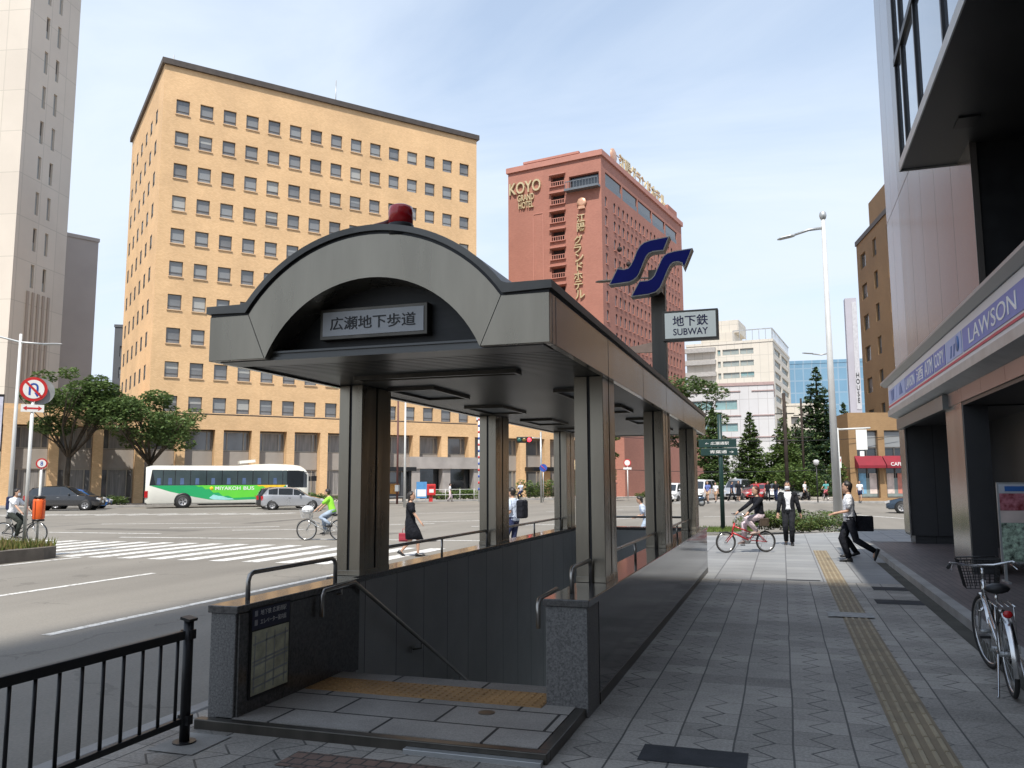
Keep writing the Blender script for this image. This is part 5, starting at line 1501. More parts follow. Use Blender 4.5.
def car(name, label, cat, loc, rz, paint, L=4.0, W=1.7, H=1.5, style='hatch', group=None, wr=.3):
    """nose towards +x"""
    b = thing(name, label, cat, loc, rz, group)
    h = L/2
    P = {  # hood/belt line, roof line, as fractions of half length
     'hatch': dict(belt=[(-1, .60), (-.9, .66), (0, .63), (.42, .60), (.72, .545), (.93, .46), (1, .36)], roof=[(-.97, .62), (-.82, .93), (-.5, 1.0), (-.1, .995), (.15, .93), (.5, .62)], a=-.95, c=.5, bot=.16),
     'suv': dict(belt=[(-1, .58), (-.9, .64), (0, .62), (.38, .61), (.75, .585), (.95, .5), (1, .38)], roof=[(-.97, .62), (-.78, .92), (-.55, .985), (0, 1.0), (.1, .97), (.42, .63)], a=-.95, c=.42, bot=.19),
     'sedan': dict(belt=[(-1, .58), (-.92, .66), (-.6, .66), (.3, .64), (.7, .58), (.94, .48), (1, .38)], roof=[(-.72, .67), (-.38, .97), (-.1, 1.0), (.1, .95), (.42, .65)], a=-.72, c=.42, bot=.15),
     'van': dict(belt=[(-1, .55), (-.95, .58), (.4, .55), (.7, .52), (.92, .46), (1, .34)], roof=[(-.99, .62), (-.95, .95), (-.8, 1.0), (.3, 1.0), (.45, .95), (.8, .55)], a=-.985, c=.8, bot=.15)}[style]
    bot = P['bot']
    def plan(f): return W/2*(1-.10*max(0, abs(f)-.55)**1.5/.3) if abs(f) > .55 else W/2
    def zb(f): return H*interp(P['belt'], f)
    def zr(f):
        if f < P['a'] or f > P['c']: return zb(f)
        return max(zb(f), H*interp(P['roof'], f))
    st = sorted(set([-1, -.985, -.95, -.9, -.8, -.7, -.6, -.5, -.4, -.25, -.1, 0, .1, .2, .3, .4, .5, .6, .7, .8, .88, .94, .975, 1] + [P['a'], P['c']]))
    def sec(f):
        w = plan(f)*(1-.06*(abs(f) > .96)); z1 = zb(f); z2 = zr(f); zl = H*bot*(1+.25*(abs(f) > .97))
        cab = (z2-z1)
        wi = w - .30*cab - .03
        half = [(0, zl), (w*.9, zl), (w*.985, zl+.06), (w, z1*.62+zl*.2), (w*.985, z1-.07), (w-.03, z1)]
        half += [(w-.05-(w-.05-wi)*.5, z1+cab*.5), (wi+.02, z1+cab*.90 if cab > .02 else z1+.004), (wi*.86, z1+cab*.985 if cab > .02 else z1+.012), (0, z2+(.015 if cab > .02 else .02))]
        pts = [(f*h, y, z) for y, z in half] + [(f*h, -y, z) for y, z in half[-2:0:-1]]
        return pts
    mb = MB(); mb.smooth = True; mb.loft([sec(f) for f in st])
    body = mb.build('body', paint, b)
    e = body.modifiers.new('edges', 'EDGE_SPLIT'); e.split_angle = R(38)
    def side_y(f, z):
        w = plan(f); z1 = zb(f); cab = max(.01, zr(f)-z1); wi = w-.30*cab-.03; t = (z-z1)/cab
        return (w-.03)+(t/.5)*((w-.05-(w-.05-wi)*.5)-(w-.03)) if t < .5 else (w-.05-(w-.05-wi)*.5)+(t-.5)/.4*((wi+.02)-(w-.05-(w-.05-wi)*.5))
    # side glass
    splits = {'hatch': [-.78, -.46, .02, .40], 'suv': [-.78, -.5, -.05, .34], 'sedan': [-.55, -.1, .36], 'van': [-.9, -.35, .3, .68]}[style]
    for s in (1, -1):
        for a, c in zip(splits, splits[1:]):
            mb = MB(); n = 7
            lo = []; hi = []
            for k in range(n):
                f = a+.015+(c-a-.03)*k/(n-1)
                zl = zb(f)+.04; zh = zb(f)+(zr(f)-zb(f))*.86
                if zh < zl+.01: zh = zl+.01
                lo.append((f*h, s*(side_y(f, zl)+.006), zl)); hi.append((f*h, s*(side_y(f, zh)+.006), zh))
            mb.loft([lo, hi], False, False); mb.build('side_window', M_GLASSD, b)
    # windscreen and rear window
    def top_pt(f, t): w = plan(f); cab = zr(f)-zb(f); wi = w-.30*cab-.03; return (f*h, t*wi*.84, zr(f)+.022)
    ra = P['roof']
    for nm, f0, f1 in (('windscreen', ra[-2][0]+.03, P['c']-.035), ('rear_window', P['a']+.035, ra[1][0]-.0)):
        mb = MB(); rows = []
        for k in range(6):
            f = f0+(f1-f0)*k/5
            z = H*interp(ra, f)
            w = plan(f); wi = w-.30*(z-zb(f))-.03
            rows.append([(f*h+(.02 if nm == 'windscreen' else -.02), t*wi*.88, z+.012-abs(t)*.012) for t in (-1, -.5, 0, .5, 1)])
        mb.loft(rows, False, False); mb.build(nm, M_GLASSD, b)
    # lamps, bumper trim, plates, mirrors
    for s in (1, -1):
        mb = MB(); mb.obox((h*.945, s*W*.37, zb(.93)-.07), (.26, .34, .13), (0, R(18), -s*R(22))); mb.build('headlamp', M_LAMPG, b)
        mb = MB(); mb.obox((-h*.955, s*W*.405, H*.52), (.16, .16, .3), (0, R(-8), s*R(14))); mb.build('tail_lamp', M_TAIL, b)
        mb = MB(); mb.ball((ra[-2][0]*h+.22, s*(W/2+.06), H*.655), .1, 8, 6, .7, 1, .7); mb.build('mirror', paint, b)
        mb = MB(); mb.box(-.1, .06, -.012, .012, -.015, .015); mb.build('door_handle', M_CHROME, b, loc=(-.08*h, s*(W/2+.002), H*.53))
    mb = MB(); mb.box(h*.97, h*1.005, -W*.3, W*.3, H*.2, H*.3); mb.build('grille', M_BLACK, b)
    mb = MB(); mb.box(-h*1.004, -h*.98, -W*.36, W*.36, H*.2, H*.28); mb.build('bumper', M_BLACK, b)
    for x in (h*1.008, -h*1.008):
        mb = MB(); mb.box(x-.006, x+.006, -.17, .17, H*.3, H*.3+.16); mb.build('number_plate', M_WHITE, b)
    wx = h*.63
    for x in (wx, -wx):
        for s in (1, -1):
            mb = MB(); mb.lathe([(wr*1.2, -.09), (wr*1.2, .02), (wr*1.06, .022)], (0, 0, 0), 24, axis='y'); mb.build('wheel_arch', M_BLACK, b, loc=(x, s*(W/2-.03), wr*1.02)) if s == 1 else MB().lathe([(wr*1.2, -.02), (wr*1.2, .09)], (0, 0, 0), 24, axis='y').build('wheel_arch', M_BLACK, b, loc=(x, s*(W/2-.03), wr*1.02))
            wheel(b, x, s*(W/2-.06), wr, .2)
    return b

ZR = -.15
def vang(az): return math.atan2(math.cos(R(az)), math.sin(R(az)))
P_SIL = mat('silver_paint', (.42, .43, .45), .28, .55, .05, 1, coat=1.0); P_BLK = mat('black_paint', (.018, .018, .02), .2, 0, .1, 1, coat=1.0, spec=.7); P_BLU = mat('blue_car_paint', (.02, .16, .5), .25, .2, .08, 1, coat=1.0)
P_DBL = mat('dark_blue_paint', (.03, .055, .09), .22, .4, .08, 1, coat=1.0); P_WHT = mat('white_car_paint', (.7, .7, .7), .25, 0, .04, 1, coat=1.0); P_RED = mat('red_car_paint', (.4, .02, .02), .25, 0, .05, 1, coat=1.0)
car('parked_car', 'silver hatchback in front of the bus nose', 'car', (-32.75, 51.1, ZR), vang(60), P_SIL, 4.2, 1.74, 1.56, 'hatch', None, .31)
car('parked_car', 'black hatchback half hidden between silver car and bus', 'car', (-34.9, 53.2, ZR), vang(52), P_BLK, 3.9, 1.7, 1.55, 'hatch', None, .3)
car('parked_car', 'black sport utility car standing left of the bus', 'car', (-48.2, 46.4, ZR), vang(60), P_BLK, 4.9, 1.86, 1.72, 'suv', None, .36)
car('parked_car', 'bright blue car mostly hidden behind the black sport utility car', 'car', (-49.9, 49.3, ZR), vang(60), P_BLU, 4.2, 1.7, 1.5, 'hatch', None, .3)
car('parked_car', 'dark car at the very left edge behind the cyclist', 'car', (-54.0, 42.2, ZR), vang(60), P_BLK, 4.4, 1.75, 1.48, 'sedan', None, .31)
car('parked_car', 'dark blue car cut off by the shop pillar on the right', 'car', (7.9, 51.8, ZR), vang(285), P_DBL, 4.5, 1.75, 1.45, 'sedan', None, .32)
car('van', 'silver grey van facing us beside the far end of the entrance', 'van', (-6.9, 76.6, ZR), vang(192), P_WHT, 4.7, 1.72, 2.0, 'van', None, .31)
car('parked_car', 'white car with its dark nose seen between the entrance columns', 'car', (-9.3, 76.5, ZR), vang(195), P_WHT, 3.6, 1.6, 1.7, 'van', None, .29)
for x, y, a, p, st_, lab in ((-3.9, 79.5, 195, P_SIL, 'van', 'silver van facing us behind the green pole'), (-.4, 80.5, 190, P_WHT, 'hatch', 'white hatchback parked under the bright conical tree'), (1.3, 81.2, 190, P_SIL, 'hatch', 'silver hatchback parked right beside the suited man'), (-2.1, 80.9, 192, P_RED, 'hatch', 'red hatchback among the far parked cars')):
    car('parked_car', lab, 'car', (x, y, 0), vang(a), p, 4.0, 1.68, 1.9 if st_ == 'van' else 1.5, st_, 'cars parked under the far conifers', .3)

# ---- coach
def coach():
    b = thing('coach', 'white coach with green, yellow and pale blue stripe livery waiting by the far kerb', 'bus', (-41.5, 55.6, ZR), vang(48))
    L, W, H = 12.0, 2.5, 3.42; h = L/2
    M_W = mat('coach_white', (.74, .73, .66), .3, 0, .04, .6, coat=.6)
    def sec(f):
        x = f*h
        w = W/2*(1-.10*max(0, (abs(f)-.93)/.07)**2); z0 = .32+.1*(abs(f) > .985)
        bulge = .16*max(0, 1-((f-.52)/.4)**2)
        top = H-.2+bulge - (.55*max(0, (f-.86)/.14)**2.2) - .12*max(0, (-f-.93)/.07)
        return [(x, 0, z0), (x, w*.94, z0), (x, w, z0+.12), (x, w, 1.7), (x, w*.97, top-.32), (x, w*.9, top-.1), (x, w*.7, top-.015), (x, 0, top), (x, -w*.7, top-.015), (x, -w*.9, top-.1), (x, -w*.97, top-.32), (x, -w, 1.7), (x, -w, z0+.12), (x, -w*.94, z0)]
    mb = MB(); mb.smooth = True
    mb.loft([sec(f) for f in (-1, -.99, -.97, -.94, -.9, -.7, -.5, -.3, -.1, .1, .3, .5, .7, .8, .86, .9, .94, .97, .99, 1)])
    o = mb.build('body', M_W, b); o.modifiers.new('edges', 'EDGE_SPLIT').split_angle = R(40)
    M_IN = mat('seat_blue', (.06, .1, .2), .7, 0, .2, 3)
    for s in (-1, 1):
        y = s*(W/2+.006)
        def yy(z): return s*(W/2*(1-.03*max(0, z-1.7)/1.2)+.012)
        xs = [-.93, -.8, -.66, -.48, -.29, -.1, .09, .28, .48, .66, .72]
        for k, (a, c) in enumerate(zip(xs, xs[1:])):
            mb = MB(); z0, z1 = 1.74, 2.84
            sl = .15 if k == 0 else 0
            mb.poly([(a*h+.03+sl*1.6, yy(z0), z0), (c*h-.03, yy(z0), z0), (c*h-.03, yy(z1), z1), (a*h+.03, yy(z1), z1)])
            wo = mb.build('window', glass_mat('coach_glass', (.05, .07, .075), .06, .9), b)
            if k < 9:
                for q in range(2):
                    xx = a*h+.35+q*.75
                    if xx+.3 < c*h:
                        m2 = MB(); m2.poly([(xx, yy(z0)+s*.004, z0+.02), (xx+.28, yy(z0)+s*.004, z0+.02), (xx+.26, yy(2.3)+s*.004, 2.25), (xx+.02, yy(2.3)+s*.004, 2.25)]); m2.build('seat_back', M_IN, wo)
        mb = MB(); lo = []; hi = []
        for f in (.725, .8, .86, .9, .93, .95, .965, .98):
            wf = W/2*(1-.10*max(0, (abs(f)-.93)/.07)**2)
            tp = 2.84-(.5*max(0, (f-.86)/.14)**2.2)
            lo.append((f*h, s*(wf+.012), 1.5)); hi.append((f*h, s*(wf*.972+.012), tp))
        mb.loft([lo, hi], False, False); mb.build('driver_window', M_GLASSD, b)
        mb = MB(); mb.poly([(-.955*h, yy(1.71)-s*.004, 1.71), (.99*h*.94, yy(1.71)-s*.004, 1.71), (.94*h, yy(2.88)-s*.004, 2.80), (-.93*h, yy(2.88)-s*.004, 2.88)]); mb.build('window_band', M_GLASSD, b)
        # livery
        def band(pts, m, nm, d):
            mb = MB(); mb.poly([(px*h, s*(W/2+d), pz) for px, pz in pts]); return mb.build(nm, m, b)
        G1 = mat('livery_green', (.02, .34, .12), .35, 0, .05, 1); G2 = mat('livery_lime', (.12, .56, .05), .35, 0, .05, 1); YL = mat('livery_yellow', (.78, .5, .03), .35); BL = mat('livery_pale_blue', (.3, .62, .6), .35)
        band([(-.95, 1.70), (-.72, 1.25), (-.42, .82), (-.25, .62), (0, .55), (.3, .6), (.55, .72), (.72, .98), (.74, 1.15), (.7, 1.70)], G1, 'livery_panel', .004)
        jag = [(-.42, 1.70), (-.38, 1.58), (-.34, 1.62), (-.3, 1.4), (-.25, 1.42), (-.2, 1.12), (-.14, 1.15), (-.08, .86), (-.02, .9), (.04, .72), (.3, .78), (.42, 1.0), (.5, .98), (.56, 1.3), (.62, 1.35), (.66, 1.70)]
        band(jag, G2, 'livery_panel', .008)
        band([(.33, 1.70), (.36, 1.6), (.41, 1.63), (.46, 1.42), (.5, 1.45), (.55, 1.28), (.6, 1.45), (.66, 1.5), (.7, 1.70)], YL, 'livery_panel', .011)
        band([(-.25, .74), (-.2, 1.0), (-.14, .9), (-.08, .86), (-.02, .72), (.03, .7), (.06, .6), (-.06, .58), (-.2, .62)], BL, 'livery_panel', .010)
        mb = MB()
        for (a, c) in ((-.72, -.55), (.5, .62)):
            pass
    rzt = 0
    text_mb('MIYAKOH', 1.85, .27, .006, .01).build('livery_lettering', M_WHITE, b, loc=(-.15, -(W/2+.013), 1.47))
    text_mb('BUS', .8, .27, .006, .01).build('livery_lettering', M_WHITE, b, loc=(1.4, -(W/2+.013), 1.47))
    mb = MB(); mb.lathe([(.13, 0), (.14, .01), (.02, .012)], (0, 0, 0), 10, axis='y'); mb.build('livery_crest', mat('livery_yellow', (.78, .5, .03), .35), b, loc=(-1.35, -(W/2+.024), 1.47))
    # glass front and rear
    mb = MB(); rows = []
    for z, x in ((1.15, h*1.002), (1.6, h*1.004), (2.2, h*.992), (2.75, h*.955)):
        rows.append([(x-abs(t)**3*.2, t*W*.465, z) for t in (-1, -.6, 0, .6, 1)])
    mb.loft(rows, False, False); mb.build('windscreen', M_GLASSD, b)
    mb = MB(); mb.box(-h*1.004, -h*.998, -W*.4, W*.4, 1.9, 2.8); mb.build('rear_window', M_GLASSD, b)
    for s in (-1, 1):
        mb = MB(); mb.box(-h*1.006, -h*.97, s*W*.44-.14, s*W*.44+.14, .8, 1.3); mb.build('tail_lamp', M_TAIL, b)
        mb = MB(); mb.obox((h*.99, s*W*.4, .75), (.1, .4, .2)); mb.build('headlamp', M_LAMPG, b)
        mb = MB(); mb.tube([(h*.93, s*W*.47, 2.7), (h*1.06, s*W*.52, 2.7), (h*1.07, s*W*.53, 2.35)], .03, 6); mb.box(h*1.03, h*1.1, s*W*.53-.1, s*W*.53+.1, 2.0, 2.4); mb.build('mirror', M_BLACK, b)
        for x in (-.56*h, .60*h):
            mb = MB(); mb.lathe([(.62, -.12), (.62, .03), (.5, .035)] if s > 0 else [(.5, -.035), (.62, -.03), (.62, .12)], (0, 0, 0), 24, axis='y'); mb.build('wheel_arch', M_BLACK, b, loc=(x, s*(W/2-.02), .53))
            wheel(b, x, s*(W/2-.09), .5, .3)
    mb = MB(); mb.obox((1.3, 0, H+.12), (1.2, 1.4, .22), (0, R(-6), 0)); mb.build('roof_hatch', M_W, b)
    mb = MB(); mb.box(-2.2, 2.6, -1.0, 1.0, .2, .5); mb.build('chassis', M_BLACK, b)
    return b
coach()

# ================================================================== bicycles
def ring_tube(r, t, segs=32, ax='y', ms=6):
    mb = MB(); mb.tube([(r*math.cos(2*PI*k/segs), 0, r*math.sin(2*PI*k/segs)) for k in range(segs)], t, ms, closed=True); return mb
def bicycle(name, label, loc, rz, r=.33, wb=1.06, frame=None, basket=False, fender=False, rack=False, mini=False, tyre_m=None, lean=0, steer=0, chainguard=False, stand=False, basket_m=None, group=None):
    """nose towards +x; origin midway between the wheels on the ground"""
    frame = frame or M_BLACK
    b = thing(name, label, 'bicycle', loc, rz, group); b.rotation_euler = (lean, 0, rz)
    xf, xr = wb/2, -wb/2
    for x in (xf, xr):
        wo = bpy.data.objects.new('wheel', None); COL.objects.link(wo); wo.parent = b; wo.location = (x, 0, r)
        if x > 0: wo.rotation_euler = (0, 0, steer)
        ring_tube(r-.019, .019, 36).build('tyre', tyre_m or M_RUB, wo)
        mb = ring_tube(r-.045, .011, 36); mb.build('rim', M_CHROME, wo)
        mb = MB()
        for k in range(20):
            a = 2*PI*k/20; mb.tube([((.02)*math.cos(a+1.2), (.03 if k % 2 else -.03), .02*math.sin(a+1.2)), ((r-.05)*math.cos(a), 0, (r-.05)*math.sin(a))], .0016, 4, False)
        mb.tube([(0, -.06, 0), (0, .06, 0)], .02, 8)
        mb.build('spokes', M_GALV, wo)
    sh_, hh = (.78, .92) if not mini else (.72, .90)
    bb = Vector((-.10 if not mini else -.08, 0, .29)); st = Vector((-.25, 0, .62 if not mini else .5)); hd = Vector((xf-.17-(.06 if mini else 0), 0, .78 if not mini else .68)); hl = Vector((xf-.12-(.05 if mini else 0), 0, .58 if not mini else .48)); ra = Vector((xr, 0, r)); fa = Vector((xf, 0, r))
    mb = MB(); t = .017
    mb.tube([hl, bb], t*1.25, 8); mb.tube([bb, st], t, 8)
    if not mini: mb.tube([hl+Vector((-.02, 0, .1)), bb+Vector((.05, 0, .15)), bb+(st-bb)*.45], t*.9, 8)
    else: mb.tube([hd-Vector((0, 0, .06)), bb+(st-bb)*.75], t, 8)
    for s in (-1, 1):
        o = Vector((0, s*.055, 0))
        mb.tube([bb+o*.6, ra+o], t*.65, 6); mb.tube([st+o*.3, ra+o], t*.55, 6)
    mb.tube([hd+(hd-hl)*.1, hl], t*1.3, 8)
    mb.build('frame', frame, b)
    mb = MB()
    for s in (-1, 1): mb.tube([hl+Vector((.01, 0, -.02)), hl+Vector((.02, s*.05, -.06)), fa+Vector((0, s*.055, 0))], [t*1.1, t*.9, t*.6], 6)
    mb.build('fork', frame if mini else M_CHROME, b)
    top = hd+(hd-hl).normalized()*(.14 if not mini else .2)
    mb = MB(); mb.tube([hd, top], .013, 8)
    mb.tube([top+Vector((-.16, -.28, .03)), top+Vector((.0, -.25, .05)), top+Vector((.03, -.1, .02)), top+Vector((.03, .1, .02)), top+Vector((.0, .25, .05)), top+Vector((-.16, .28, .03))], .0115, 8)
    mb.build('handlebar', M_CHROME, b)
    for s in (-1, 1):
        mb = MB(); mb.tube([top+Vector((-.06, s*.263, .041)), top+Vector((-.19, s*.287, .026))], .016, 8); mb.build('grip', M_RUB, b)
        mb = MB(); mb.tube([top+Vector((.01, s*.23, .03)), top+Vector((-.12, s*.26, -.01))], .006, 6); mb.build('brake_lever', M_CHROME, b)
    # saddle
    sp_ = st+(st-bb).normalized()*(.17 if not mini else .24)
    mb = MB(); mb.tube([st, sp_], .0125, 8); mb.build('seat_post', M_CHROME, b)
    mb = MB(); mb.smooth = True
    mb.loft([[(sp_.x+x, w*math.cos(a), sp_.z+.045+hgt*math.sin(a)) for a in [2*PI*k/10 for k in range(10)]] for x, w, hgt in ((-.14, .03, .02), (-.125, .085, .035), (-.07, .1, .045), (0, .07, .035), (.07, .035, .028), (.13, .022, .02))])
    mb.build('saddle', M_BLACK, b)
    # cranks, pedals, chain
    mb = MB(); mb.lathe([(.085, -.004), (.085, .004), (.02, .006)], (bb.x, -.055, bb.z), 20, axis='y')
    mb.tube([bb+Vector((0, -.07, 0)), bb+Vector((.11, -.07, -.12))], .009, 6); mb.tube([bb+Vector((0, .07, 0)), bb+Vector((-.11, .07, .12))], .009, 6); mb.tube([bb+Vector((0, -.07, 0)), bb+Vector((0, .07, 0))], .02, 8)
    mb.build('crank', M_GALV, b)
    for s, p in ((-1, Vector((.11, -.11, -.12))), (1, Vector((-.11, .11, .12)))):
        mb = MB(); mb.obox(bb+p, (.09, .08, .022)); mb.build('pedal', M_BLACK, b)
    mb = MB(); mb.tube([bb+Vector((0, -.055, .084)), ra+Vector((0, -.055, .035))], .005, 5); mb.tube([bb+Vector((0, -.055, -.084)), ra+Vector((0, -.055, -.035))], .005, 5); mb.build('chain', M_RUB, b)
    if chainguard:
        mb = MB(); mb.obox((bb+ra)/2+Vector((0, -.075, .045)), (abs(bb.x-ra.x)+.14, .012, .07), (0, math.atan2(ra.z-bb.z, bb.x-ra.x), 0)); mb.build('chain_guard', M_CHROME, b)
    if fender:
        for x, a0, a1 in ((xf, 20, 160), (xr, 35, 200)):
            mb = MB(); rows = []
            for k in range(15):
                a = R(a0+(a1-a0)*k/14); rr_ = r+.022
                rows.append([(x+rr_*math.cos(a)*(1-.03*abs(q)), q*.028, r+rr_*math.sin(a)*(1-.03*abs(q))) for q in (-1, -.5, 0, .5, 1)])
            mb.smooth = True; mb.loft(rows, False, False); mb.build('mudguard', M_CHROME, b)
    if rack:
        mb = MB()
        for y in (-.06, -.02, .02, .06): mb.tube([(xr+.18, y, 2*r+.06), (xr-.2, y, 2*r+.06)], .005, 5)
        for s in (-1, 1):
            mb.tube([(xr+.18, s*.065, 2*r+.06), (xr-.2, s*.065, 2*r+.06)], .007, 6); mb.tube([(xr-.1, s*.065, 2*r+.06), ra+Vector((0, s*.07, 0))], .006, 6)
        mb.build('rear_rack', M_CHROME, b)
        mb = MB(); mb.ball((xr-.235, 0, 2*r+.01), .03, 8, 6, .5, 1.2, 1); mb.build('reflector', M_TAIL, b)
    if basket:
        mb = MB(); bx_ = hd.x+.19; bz = hd.z+.02; th_ = .0035
        def rct(x0, x1, w, z): return [(x0, -w, z), (x1, -w, z), (x1, w, z), (x0, w, z)]
        lv = []
        for k in range(6):
            f = k/5; q = rct(bx_-.10-.03*f, bx_+.12+.06*f, .13+.04*f, bz-.08+.26*f); lv.append(q); mb.tube(q, th_*(1.8 if k == 5 else 1), 5, closed=True)
        for e in range(4):
            for k in range(7):
                f = k/7
                a = Vector(lv[0][e]).lerp(Vector(lv[0][(e+1) % 4]), f); c = Vector(lv[5][e]).lerp(Vector(lv[5][(e+1) % 4]), f); mb.tube([a, c], th_, 4, False)
        for k in range(1, 6):
            f = k/6; mb.tube([Vector(lv[0][0]).lerp(Vector(lv[0][3]), f), Vector(lv[0][1]).lerp(Vector(lv[0][2]), f)], th_, 4, False)
        mb.build('basket', basket_m or M_BLACK, b)
    if stand:
        mb = MB()
        for s in (-1, 1): mb.tube([ra+Vector((0, s*.07, 0)), Vector((xr-.04, s*.11, .015)), Vector((xr-.08, s*.12, .012))], .009, 6)
        mb.build('kick_stand', M_CHROME, b)
    return b, dict(bb=bb, saddle=sp_+Vector((0, 0, .085)), grip=top+Vector((-.13, 0, .04)), hd=hd)

# ================================================================== people
def ik(a, c, l1, l2, pole):
    a = Vector(a); c = Vector(c); d = c-a; L = min(d.length, (l1+l2)*.999)
    if L < 1e-6: L = 1e-6
    n = d.normalized(); x = (l1*l1-l2*l2+L*L)/(2*L); hgt = math.sqrt(max(0, l1*l1-x*x))
    p = Vector(pole); p = p-n*p.dot(n)
    p = p.normalized() if p.length > 1e-6 else Vector((0, 1, 0))
    return a+n*x+p*hgt, a+n*L

def oval(c, ax, up_, side, rx, ry, n=12):
    return [Vector(c)+side*(rx*math.cos(2*PI*k/n))+up_*(ry*math.sin(2*PI*k/n)) for k in range(n)]

def limb(mb, pts, rad, n=10):
    old = mb.smooth; mb.smooth = True
    P = [Vector(p) for p in pts]
    # round the joints a little
    Q = []; RR = []
    for k in range(len(P)):
        if 0 < k < len(P)-1:
            Q += [P[k].lerp(P[k-1], .14), P[k], P[k].lerp(P[k+1], .14)]; RR += [rad[k]*1.0, rad[k]*1.02, rad[k]]
        else: Q.append(P[k]); RR.append(rad[k])
    mb.tube(Q, RR, n); mb.smooth = old

def person(label, loc, rz, h=1.7, pelvis=(0, 0, .93), lean=0.0, feet=((.0, .1, .08), (0, -.1, .08)), hands=None, head_turn=0.0, nod=0.0, toes=(0, 0), knee_dir=(1, 0, 0), elbow_dir=(-1, 0, -.3),
           top=None, sleeve='short', bottom=None, legs='trousers', hair_m=None, hair='short', shoe=None, mask=False, jacket=None, dress=None, group=None, skin=None, foot_pitch=(0, 0)):
    """faces +x; y is the left side. joints in metres for a 1.7 m figure"""
    s = h/1.7
    b = thing('person', label, 'person', loc, rz, group); b.scale = (s, s, s)
    hair_m = hair_m or M_HAIR; skin = skin or M_SKIN
    pv = Vector(pelvis); up_ = Vector((math.sin(lean), 0, math.cos(lean))); fwd_ = Vector((math.cos(lean), 0, -math.sin(lean))); side = Vector((0, 1, 0))
    chest = pv+up_*.30; sh = pv+up_*.455; nk = pv+up_*.515
    hdir = (up_*.6+Vector((0, 0, .4))).normalized(); 
    hd = nk+hdir*.145+fwd_*.02
    HF = Vector((math.cos(head_turn)*math.cos(nod), math.sin(head_turn)*math.cos(nod), -math.sin(nod))); HS = Vector((-math.sin(head_turn), math.cos(head_turn), 0)); HU = HF.cross(HS)
    hips = [pv+side*.085-up_*.03, pv-side*.085-up_*.03]; shs = [sh+side*.175-up_*.02, sh-side*.175-up_*.02]
    feet = [Vector(f) for f in feet]
    if hands is None: hands = [pv+Vector((.05, .26, -.10)), pv+Vector((.05, -.26, -.10))]
    hands = [Vector(q) for q in hands]
    kn = []; an = []; el = []; wr = []
    for k in (0, 1):
        a, c = ik(hips[k], feet[k], .43, .42, knee_dir); kn.append(a); an.append(c)
        sd = (1, -1)[k]
        a, c = ik(shs[k], hands[k], .28, .255, Vector(elbow_dir)+Vector((0, sd*.25, 0))); el.append(a); wr.append(c)
    # ---- body: one skinned surface
    V = []; E_ = []; RD = []
    def add(p, r, par=None):
        V.append(Vector(p)); RD.append(r if isinstance(r, tuple) else (r, r)); 
        if par is not None: E_.append((par, len(V)-1))
        return len(V)-1
    r0_ = add(pv, (.12, .10)); ch = add(pv+up_*.17, (.11, .09), r0_); ch2 = add(chest, (.12, .095), ch); sh_i = add(sh-up_*.06, (.075, .06), ch2); nk_i = add(nk, (.052, .055), sh_i)
    for k in (0, 1):
        a = add(hips[k], .085, r0_); a = add(kn[k].lerp(hips[k], .5), .07, a); a = add(kn[k], .052, a); a = add(kn[k].lerp(an[k], .35), .053, a); a = add(an[k], .032, a)
        tdir = Vector((math.cos(toes[k])*math.cos(foot_pitch[k]), math.sin(toes[k])*math.cos(foot_pitch[k]), math.sin(foot_pitch[k])))
        add(an[k]+tdir*.10+Vector((0, 0, -.055)), .017, a)
        a = add(shs[k]-up_*.02, .04, sh_i); a = add(el[k], .038, a); a = add(wr[k].lerp(el[k], .1), .026, a)
        d = (wr[k]-el[k]).normalized(); sd = (1, -1)[k]
        acr = d.cross(Vector((0, 0, 1))); acr = acr.normalized() if acr.length > .1 else Vector((1, 0, 0))
        pal = add(wr[k]+d*.045, (.034, .02), a)
        cup = Vector((0, -sd, 0)) if abs(d.y) < .8 else Vector((0, 0, -1))
        for q, (off, ln) in enumerate(((-.027, .062), (-.009, .072), (.009, .068), (.027, .055))):
            m = add(wr[k]+d*.085+acr*off, .009, pal); m = add(wr[k]+d*(.085+ln*.55)+acr*off+cup*.012, .008, m); add(wr[k]+d*(.085+ln*.9)+acr*off+cup*.032, .006, m)
        m = add(wr[k]+d*.05-acr*.042+cup*.012, .010, pal); add(wr[k]+d*.085-acr*.05+cup*.028, .008, m)
    a = add(nk+hdir*.06+fwd_*.005, .05, nk_i)
    me = bpy.data.meshes.new('body'); me.from_pydata([tuple(v) for v in V], E_, [])
    ob = bpy.data.objects.new('body_tmp', me); COL.objects.link(ob)
    md = ob.modifiers.new('skin', 'SKIN'); md.use_smooth_shade = True
    sv = me.skin_vertices[0].data
    for k, r in enumerate(RD): sv[k].radius = r; sv[k].use_root = (k == 0)
    sb = ob.modifiers.new('sub', 'SUBSURF'); sb.levels = 1; sb.render_levels = 1
    dg = bpy.context.evaluated_depsgraph_get()
    bm_ = bpy.data.meshes.new_from_object(ob.evaluated_get(dg)); 
    bpy.data.objects.remove(ob)
    # head joined into the same surface mesh
    mb = MB(); mb.smooth = True
    base = [tuple(v.co) for v in bm_.vertices]; mb.v = base
    for p in bm_.polygons: mb.f.append(tuple(p.vertices)); mb.mi.append(0); mb.sm.append(True)
    def hp(x, y, z): return hd+HF*x+HS*y+HU*z
    nring = 14; rows = []
    prof = [(-.115, .030, .034, .018), (-.10, .052, .058, .014), (-.07, .064, .078, .006), (-.03, .071, .088, 0), (.01, .075, .094, -.004), (.05, .074, .095, -.008), (.085, .062, .08, -.008), (.108, .036, .05, -.008), (.117, .01, .015, -.008)]
